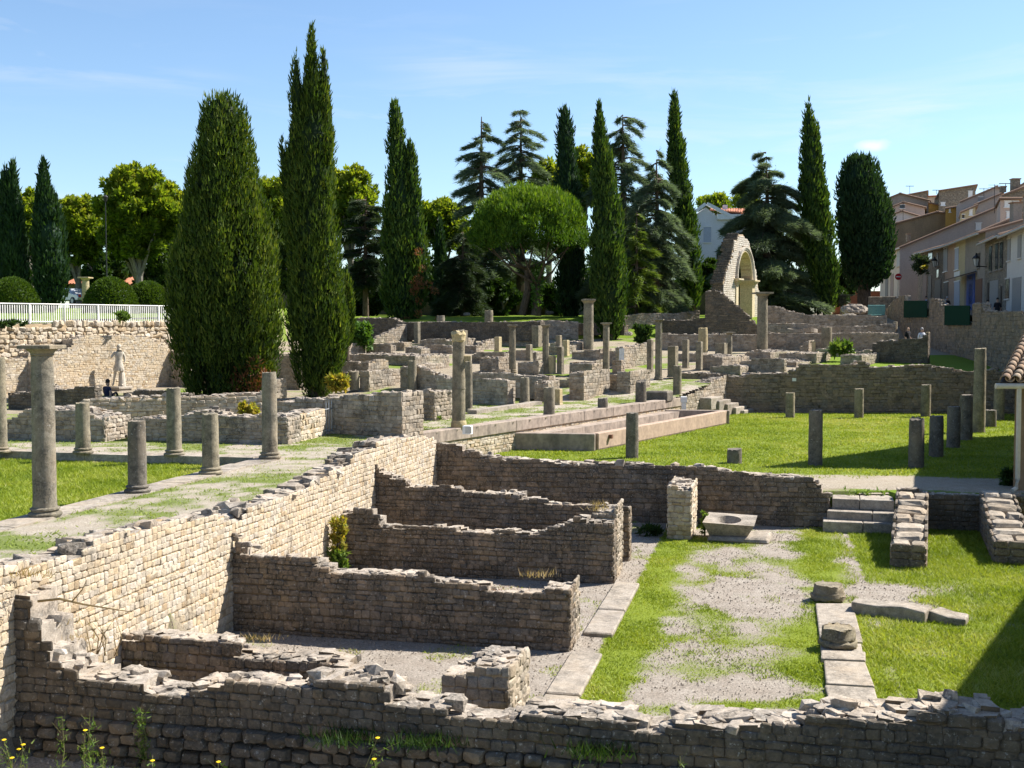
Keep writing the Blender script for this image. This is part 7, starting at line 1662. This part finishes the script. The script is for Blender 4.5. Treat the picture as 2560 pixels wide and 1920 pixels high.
hill('pink house with white shutters high above the street', [(1800, 400), (2105, 392), (2125, 1000), (1800, 1000)], 118, 'rose', [((1790, 385), (2110, 385))], [('window', 1865, 420, 1985, 515, 'white_paint'), ('window', 1990, 425, 2095, 510, 'window_dark'), ('window', 1898, 597, 2105, 700, 'white_paint')])
hill('long rose wall with a sloping tiled verge', [(130, 1195), (1240, 735), (1825, 495), (1825, 1150), (400, 1300), (130, 1300)], 135, 'lilac', [((130, 1190), (1240, 730)), ((1240, 730), (1825, 490))], [('window', 1390, 782, 1480, 890, 'white_paint')], chim=((1730, 560, 1800, 770), (240, 970, 300, 1090)))
hill('grey stone roof shoulder above the three-window house', [(1490, 925), (2120, 662), (2300, 590), (2300, 1000), (1490, 1100)], 101, 'rubblestone', [((1490, 915), (2120, 655)), ((2120, 655), (2300, 580))], chim=((2115, 520, 2190, 800),))
hill('house with a thick round chimney at the upper right', [(1850, 325), (2190, 195), (2320, 150), (2320, 700), (1850, 700)], 124, 'rubblestone', [((1850, 320), (2190, 190)), ((2190, 190), (2320, 140))], chim=((1985, 60, 2100, 270), (1800, 185, 1880, 270)))
hill('grey gable standing behind the thick chimney', [(2050, 200), (2190, 125), (2330, 90), (2330, 600), (2050, 600)], 150, 'lilac', [((2050, 200), (2190, 125)), ((2190, 125), (2330, 90))])
# aerials, street lamps, signs
for k, (x, y0, y1, d, lb) in enumerate(((295, 160, 300, 197, 'aerial on the grey gable house'), (185, 400, 740, 178, 'tall aerial on the white gable house'), (1700, 140, 620, 134, 'tallest aerial beside the pink house'), (1525, 200, 370, 165, 'aerial on the lilac-grey house'), (740, 230, 300, 192, 'aerial left of the stone gable'), (1885, 120, 200, 123, 'aerial by the thick round chimney'))):
    p, q = PX(*Rp(x, y0), d), PX(*Rp(x, y1), d); m = MB(); m.tube([q, p], 0.035, 5)
    for f in (0.02, 0.1): m.tube([p + (q - p) * f - Vector((0.7, 0, 0)), p + (q - p) * f + Vector((0.7, 0, 0))], 0.025, 4)
    setp(m.build('aerial', 'iron', None), lb, 'aerial', 'roof aerials')
for lb, x, y, d in (('street lamp on a bracket by the cream house', 882, 1035, 148), ('street lamp on a bracket by the plant balcony', 1188, 1060, 112), ('street lamp on a bracket near the blue shopfront', 1620, 1040, 87)):
    p = PX(Kx(x), Ky(y), d); t = thing('street_lamp', lb, 'street lamp', tuple(p), 0, 'bracket lamps on the house fronts'); m = MB()
    m.tube([p + Vector((0, 0, -0.45)), p + Vector((2.0, 0, -0.5))], 0.04, 5); m.tube([p + Vector((2.0, 0, -0.1)), p + Vector((2.0, 0, -1.1))], 0.04, 5); m.build('bracket', 'iron', t)
    m = MB(); m.lathe([(0.13, -0.42), (0.25, 0.12)], tuple(p), 6); m.build('lantern_glass', 'lamp_glass', t); m = MB(); m.lathe([(0.33, 0.12), (0.20, 0.3), (0.10, 0.36), (0.05, 0.55)], tuple(p), 6); m.build('lantern_cap', 'iron', t)
    for i in range(6):
        a = math.pi * i / 3; m = MB(); m.tube([p + Vector((0.14 * math.cos(a), 0.14 * math.sin(a), -0.42)), p + Vector((0.26 * math.cos(a), 0.26 * math.sin(a), 0.12))], 0.016, 4); m.build('rib', 'iron', t)
p = PX(Kx(813), Ky(1210), 128); t = thing('road_sign', 'round red no-entry sign with a white bar', 'road sign', tuple(p))
m = MB(); V = [(p.x + 0.36 * math.cos(a), p.y, p.z + 0.36 * math.sin(a)) for a in np.linspace(0, 2 * math.pi, 28, endpoint=False)]; m.prism(V, (0, 0.04, 0)); o = m.build('disc', 'sign_red', t)
m = MB(); m.box((p.x, p.y - 0.012, p.z), (0.5, 0.016, 0.11)); m.build('bar', 'white_paint', o); m = MB(); m.tube([p + Vector((0, .08, .3)), p + Vector((0, .08, -3))], 0.035, 6); m.build('post', 'steel', t)
bush('leafy pot plants spilling over the stone house balcony', Kx(1040), Ky(1190), 36, 54, 108, 'pine_dark', 900, leaf=(0.2, 0.45, 0.08, 0.16)); bush('yellow-green sprig on the stone house balcony', Kx(1085), Ky(1135), 14, 10, 107, 'yellow_leaf', 150, leaf=(0.15, 0.3, 0.1, 0.2))
m = MB(); A, B = hcol(Kx(1450)), hcol(Kx(1612)); q = [A + NOUT * 0.1, B + NOUT * 0.1, B + NOUT * 1.3, A + NOUT * 1.3]; za = onplane(Kx(1612), Ky(1165), hcol(Kx(1612)), hcol(Kx(1450)))[1]
m.hexa([(k.x, k.y, za - (0.35 if i > 1 else 0)) for i, k in enumerate(q)] + [(k.x, k.y, za + 0.08 - (0.35 if i > 1 else 0)) for i, k in enumerate(q)]); setp(m.build('awning', 'dark_wood', None), 'dark sloping awning over the blue shopfront', 'awning')
p = PX(2140, 765, 136); m = MB(); m.box((p.x, p.y, p.z - 1), (5.5, 0.3, 5.5)); setp(m.build('garden_wall', 'orangewall', None), 'orange-red wall seen under the wide dense cypress', 'wall')
p = PX(2190, 770, 112); m = MB(); m.box((p.x + 0.6, p.y, p.z - 0.2), (2.6, 0.5, 2.6), -0.3, 0.05); setp(m.build('garden_wall', 'rubblestone', None), 'stone wall beside the iron railing at the street end', 'wall')
# ------------------------------------------------------------------ white villa
d = 132; vp = lambda x, y: PX(1740 + x / 6.144, 480 + y / 6.144, d)
t = thing('villa', 'white villa with a pediment and a red tiled roof behind the cypress', 'house', tuple(vp(60, 1210)))
m = MB(); m.prism([vp(-60, 1850), vp(700, 1850), vp(700, 385), vp(330, 385), vp(155, 235), vp(20, 330), vp(-60, 330)], (0, 8, 0)); m.build('wall', 'white_wall', t)
m = MB()
for a, b in ((( -20, 335), (155, 205)), ((155, 205), (500, 385))):
    p, q = vp(*a), vp(*b); u_ = (q - p).normalized(); n_ = Vector((-u_.z, 0, u_.x)); m.prism([p, q, q + n_ * 0.35, p + n_ * 0.35], (0, -0.4, 0))
p, q = vp(320, 425), vp(720, 425); m.prism([p, q, q + Vector((0, 0, .6)), p + Vector((0, 0, .6))], (0, -0.35, 0)); m.build('cornice', 'white_paint', t)
roof_patch(t, vp(225, 260) + Vector((0, 0.5, 0)), vp(720, 345) + Vector((0, 0.5, 0)) + Vector((0, 0, 0.3)), vp(330, 190) + Vector((0, 5, 0)), vp(860, 190) + Vector((0, 5, 0)), 'tilej_red', 0.3)
roof_patch(t, vp(480, 345) + Vector((0, 0.4, 0)), vp(1100, 345) + Vector((0, 0.4, 0)), vp(560, 190) + Vector((0, 5.05, 0)), vp(1050, 190) + Vector((0, 5.05, 0)), 'tilej_red', 0.3)
m = MB(); m.prism([vp(700, 1850) + Vector((0.02, 1, 0)), vp(1300, 1850) + Vector((0, 1, 0)), vp(1300, 350) + Vector((0, 1, 0)), vp(700, 350) + Vector((0.02, 1, 0))], (0, 7, 0)); m.build('wing', 'white_wall', t)
fa, fb = Vector((-50, d)), Vector((50, d))
def vwin(x0, y0, x1, y1, mt, nm='window'):
    return opening(t, fa, fb, 1740 + x0 / 6.144, 480 + y0 / 6.144, 1740 + x1 / 6.144, 480 + y1 / 6.144, mt, nm, 'white_paint', Vector((0, -1)))
vwin(118, 535, 232, 770, 'shutter_blue', 'shuttered_window'); vwin(315, 955, 430, 1170, 'window_dark'); vwin(560, 560, 640, 770, 'shutter_blue', 'shuttered_window')
m = MB(); a, b = vp(475, 165), vp(540, 300); m.box(((a.x + b.x) / 2, d + 2.5, (a.z + b.z) / 2), (b.x - a.x, b.x - a.x, a.z - b.z)); m.build('chimney', 'white_wall', t)
m = MB(); m.tube([vp(110, 1110) - Vector((0, 1.2, 0)), vp(330, 1110) - Vector((0, 1.2, 0))], 0.04, 5); m.tube([vp(110, 1160) - Vector((0, 1.2, 0)), vp(330, 1160) - Vector((0, 1.2, 0))], 0.03, 5); m.build('balcony_rail', 'iron', t)
# park wall closing the far side of the grass
p = PX(1150, 770, 128); m = MB(); m.box((-10, 130, 6.2), (75, 0.5, 4.6), -0.05); setp(m.build('park_wall', 'parkwall', None), 'long dim wall behind the park trees', 'wall')
# ------------------------------------------------------------------ left background: sheds, car, column, lamp post
def shed(label, x0, x1, ye, yr, d, base):
    a, b = PX(x0, ye, d), PX(x1, ye, d); zr = PX(x0, yr, d).z; t = thing('shed', label, 'building', (a.x, a.y, base)); w = b.x - a.x; m = MB()
    m.hexa([(a.x, d, base), (b.x, d, base), (b.x, d + 5, base), (a.x, d + 5, base), (a.x, d, a.z), (b.x, d, a.z), (b.x, d + 5, a.z), (a.x, d + 5, a.z)]); m.build('wall', 'greyplaster', t)
    roof_patch(t, (a.x - .4, d - .5, a.z), (b.x + .4, d - .5, a.z), (a.x + w * .08, d + 2.5, zr), (b.x - w * .08, d + 2.5, zr), 'tilej_red'); roof_patch(t, (a.x - .4, d + 5.5, a.z), (b.x + .4, d + 5.5, a.z), (a.x + w * .08, d + 2.52, zr), (b.x - w * .08, d + 2.52, zr), 'tilej_red')
    for i in range(3):
        xx = a.x + w * (i + 0.5) / 3; m = MB(); m.box((xx, d - 0.02, (a.z + base) / 2), (w * 0.2, 0.06, (a.z - base) * 0.6)); m.build('opening', 'window_dark', t)
shed('low tile-roofed building behind the silver car', 172, 242, 710, 688, 118, 5.6)
shed('low tile-roofed building behind the clipped hedges', 292, 384, 712, 690, 116, 5.6)
def car(label, x, yb, d, rz):
    b = PX(x, yb, d); t = thing('parked_car', label, 'car', tuple(b), rz); Pf = [(-2.05, .35), (-2.1, .62), (-1.95, .84), (-1.1, .95), (-.65, 1.38), (.75, 1.44), (1.45, 1.02), (2.05, .92), (2.12, .55), (2.05, .35)]
    def prof(pts, w, nm, mt, y0=0):
        m = MB(); m.prism([(x_, -w, z_) for x_, z_ in pts], (0, 2 * w, 0)); o = m.build(nm, mt, None); o.parent = t; bv = o.modifiers.new('b', 'BEVEL'); bv.width = 0.06; bv.segments = 2; return o
    prof(Pf, 0.84, 'body', 'silver_paint')
    for sgn in (-1, 1):
        m = MB(); m.prism([(-1.0, sgn * .845, .96), (-.62, sgn * .845, 1.32), (.7, sgn * .845, 1.36), (1.2, sgn * .845, 1.02)], (0, sgn * .012, 0)); o = m.build('window', 'window_dark', None); o.parent = t
        for xx in (-1.3, 1.3):
            m = MB(); V = [(xx + .32 * math.cos(a), sgn * .72, .32 + .32 * math.sin(a)) for a in np.linspace(0, 2 * math.pi, 18, endpoint=False)]; m.prism(V, (0, sgn * .16, 0)); w_ = m.build('wheel', 'rubber', None); w_.parent = t
            m = MB(); V = [(xx + .19 * math.cos(a), sgn * .885, .32 + .19 * math.sin(a)) for a in np.linspace(0, 2 * math.pi, 14, endpoint=False)]; m.prism(V, (0, sgn * .012, 0)); h = m.build('rim', 'steel', None); h.parent = w_
        m = MB(); m.box((2.08, sgn * .62, .72), (.08, .3, .16)); o = m.build('headlight', 'lamp_glass', None); o.parent = t
        m = MB(); m.box((-2.06, sgn * .66, .74), (.08, .22, .2)); o = m.build('tail_light', 'red_light', None); o.parent = t
    m = MB(); m.prism([(.8, -.72, 1.43), (1.42, -.72, 1.04), (1.42, .72, 1.04), (.8, .72, 1.43)], (.01, 0, .012)); o = m.build('windscreen', 'window_dark', None); o.parent = t
    return t
car('silver car parked behind the railing left of the park column', 182, 762, 100, 2.5)
column('single column with a flat capital standing behind the railing', 215, 775, 693, 19, d=84, z=None, cap='doric', capw=1.6, mat='column_buff', base=False)
p = PX(267, 700, 80); t = thing('lamp_post', 'thin dark lamp post before the plane trees', 'lamp post', (p.x, p.y, 4.8)); m = MB(); m.tube([(p.x, p.y, 4.8), (p.x, p.y, PX(267, 500, 80).z)], [0.05, 0.03], 7); m.build('pole', 'iron', t); m = MB(); m.lathe([(0.1, -0.3), (0.2, 0.0), (0.05, 0.15)], (p.x, p.y, PX(267, 500, 80).z + 0.2), 8); m.build('lantern', 'iron', t)
# floodlight boxes, plaques, panel
p = PX(1169, 1085, 35.2); t = thing('floodlight_box', 'white floodlight box at the foot of the jointed column', 'floodlight', tuple(p)); m = MB(); m.box((p.x, p.y, p.z + 0.13), (0.26, 0.2, 0.26), -0.3, 0.02); m.build('housing', 'white_paint', t); m = MB(); m.box((p.x + 0.03, p.y - 0.105, p.z + 0.13), (0.2, 0.02, 0.2), -0.3); m.build('glass', 'lamp_glass', t)
p = PX(1709, 1024, 52); t = thing('floodlight_box', 'white floodlight box on a stub post by the worn steps', 'floodlight', tuple(p)); m = MB(); m.box((p.x, p.y, p.z + 0.16), (0.2, 0.18, 0.32)); m.build('post', 'white_paint', t); m = MB(); m.box((p.x, p.y, p.z + 0.46), (0.28, 0.22, 0.26), 0, 0.02); m.build('housing', 'white_paint', t)
p = PX(1985, 949, 57.6); m = MB(); m.box((p.x, p.y - 0.05, p.z), (0.19, 0.02, 0.15)); setp(m.build('plaque', 'white_paint', None), 'small white plaque on the broad court wall', 'plaque')
p = PX(2128, 822, 84.4); m = MB(); m.box((p.x, p.y, p.z), (0.16, 0.02, 0.14)); setp(m.build('plaque', 'white_paint', None), 'tiny white plaque on the upper tier wall', 'plaque')
p = PX(1554, 900, 61); m = MB(); m.box((p.x, p.y, p.z + 0.3), (0.26, 0.04, 0.62), 0.2); setp(m.build('panel', 'white_paint', None), 'upright white panel among the ruined rooms', 'panel')
# ------------------------------------------------------------------ tile-roofed building at the right edge
eC = PX(2500, 958, 30.0); zE = eC.z; e2 = xy(eC); Rr_ = Vector((math.cos(-0.06), math.sin(-0.06))); pit = 0.27
t = thing('tiled_building', 'small tile-roofed building cut by the right edge of the view', 'building', (e2.x + 1, e2.y + 1, 0.0))
W0 = e2 + Rr_ * 0.32 + D2 * 0.5; m = MB(); q = [W0, W0 + Rr_ * 7, W0 + Rr_ * 7 + D2 * 9.4, W0 + D2 * 9.4]; zz = [zE - 0.1, zE - 0.1, zE + 9.4 * pit - 0.1, zE + 9.4 * pit - 0.1]
m.hexa([(k.x, k.y, -1.0) for k in q] + [(k.x, k.y, z) for k, z in zip(q, zz)]); m.build('wall', 'brownwall', t)
m = MB(); q = [e2 + D2 * 0.05, e2 + Rr_ * 8 + D2 * 0.05, e2 + Rr_ * 8 + D2 * 10.2, e2 + D2 * 10.2]; m.hexa([(k.x, k.y, zE - 0.05 + dz) for k, dz in zip(q, (0, 0, 10.15 * pit, 10.15 * pit))] + [(k.x, k.y, zE + 0.03 + dz) for k, dz in zip(q, (0, 0, 10.15 * pit, 10.15 * pit))]); m.build('roof_deck', 'dark_wood', t)
def tilemesh(conv):
    V = []; F = []; n = 6
    for j, (yy, rr) in enumerate(((0, 0.125), (0.44, 0.095))):
        for k in range(2):
            for i in range(n + 1):
                a = math.pi * i / n; r_ = rr - 0.016 * k; V.append((r_ * math.cos(a), yy, (r_ * math.sin(a)) * (1 if conv else -1)))
    w = n + 1
    for i in range(n): F += [(i, i + 1, 2 * w + i + 1, 2 * w + i), (w + i, 3 * w + i, 3 * w + i + 1, w + i + 1), (i, w + i, w + i + 1, i + 1)]
    me = meshnp('tile', np.array(V), np.array(F), None, True); me.materials.append(MATS['tile']); return me
tm_u, tm_d = tilemesh(True), tilemesh(False); pinv = Matrix.Translation(-Vector(t.location)); sl_ang = math.atan(pit)
for i in range(11):
    for j in range(17):
        for conv in (True, False):
            if i > 7 and not conv: continue
            p = e2 + Rr_ * (0.13 + i * 0.27 + (0 if conv else 0.135)) + D2 * (j * 0.365 - 0.1); o = bpy.data.objects.new('roof_tile', tm_u if conv else tm_d); C.objects.link(o); o.parent = t; o.matrix_parent_inverse = pinv
            o.location = (p.x, p.y, zE + 0.05 + (j * 0.365 - 0.1) * pit + (0.06 if conv else 0.12) + j * 0.0 + 0.008 * rng.normal()); o.rotation_euler = (sl_ang - 0.035, rng.normal(0, 0.015), -ANG2 + rng.normal(0, 0.012))
m = MB(); g = e2 - D2 * 0.08; ge = g + Rr_ * 8; m.tube([(g.x - Rr_.x * .1, g.y, zE - 0.07), (ge.x, ge.y, zE - 0.09)], 0.075, 10); m.build('gutter', 'pipe', t)
dp = g + Rr_ * 0.5; m = MB(); m.tube([(dp.x, dp.y, zE - 0.1), (dp.x, dp.y, zE - 0.25), (dp.x + .02, dp.y + .02, 0.35), (dp.x - 0.03, dp.y - .02, 0.12), (dp.x - 0.16, dp.y - .1, 0.06)], 0.06, 10); m.build('downpipe', 'pipe', t, True)
# neighbouring buildings just outside the view on the right; they shade the lawn and the grass
def bigblock(label, pts, z0, z1):
    t = thing('house', label, 'house', (pts[0].x, pts[0].y, z0), 0, 'buildings outside the right edge'); m = MB(); m.hexa([(p.x, p.y, z0) for p in pts] + [(p.x, p.y, z1) for p in pts]); m.build('wall', 'cream', t)
    c = sum(pts, Vector((0, 0))) / 4; top = [p + (p - c).normalized() * 0.25 for p in pts]; m = MB(); m.add([(p.x, p.y, z1 + 0.02) for p in top] + [(c.x, c.y, z1 + 1.2)], [(0, 1, 4), (1, 2, 4), (2, 3, 4), (3, 0, 4), (3, 2, 1, 0)]); m.build('roof', 'tile', t)
    for i in range(4):
        a, b = pts[i], pts[(i + 1) % 4]; u_ = (b - a).normalized(); o_ = Vector((u_.y, -u_.x)); o_ = o_ if o_.dot((a + b) / 2 - c) > 0 else -o_
        for k in range(3):
            q = a.lerp(b, (k + 0.5) / 3) + o_ * 0.03
            for zf in (0.3, 0.7): m = MB(); m.box((q.x, q.y, z0 + (z1 - z0) * zf), (1.0, 0.12, 1.4), math.atan2(u_.y, u_.x)); m.build('window', 'shutter_grey', t)
kx, ky = SUN_H.x / math.tan(SUN_EL), SUN_H.y / math.tan(SUN_EL)
tip = xy(U(1909, 1169, 0)); hB = 12.0; c0 = tip + Vector((kx, ky)) * hB; e1_ = Vector((0.73, 0.68)).normalized(); e2_ = Vector((1.0, -0.06)).normalized()
bigblock('tall house outside the right edge whose shadow crosses the lawn', [c0, c0 + e2_ * 12, c0 + e2_ * 12 + e1_ * 14, c0 + e1_ * 14], 0.0, hB)
s1_, s2_ = xy(U(2560, 1516, ZLOW)), xy(U(2407, 1736, ZLOW)); hC = 6.9; dr = (s1_ - s2_).normalized(); q0 = s1_ + Vector((kx, ky)) * hC
bigblock('long house outside the lower right edge shading the grass corner', [q0 - dr * 18, q0 + dr * 1.0, q0 + dr * 1.0 + Vector((dr.y, -dr.x)) * 9, q0 - dr * 18 + Vector((dr.y, -dr.x)) * 9], ZLOW, ZLOW + hC)
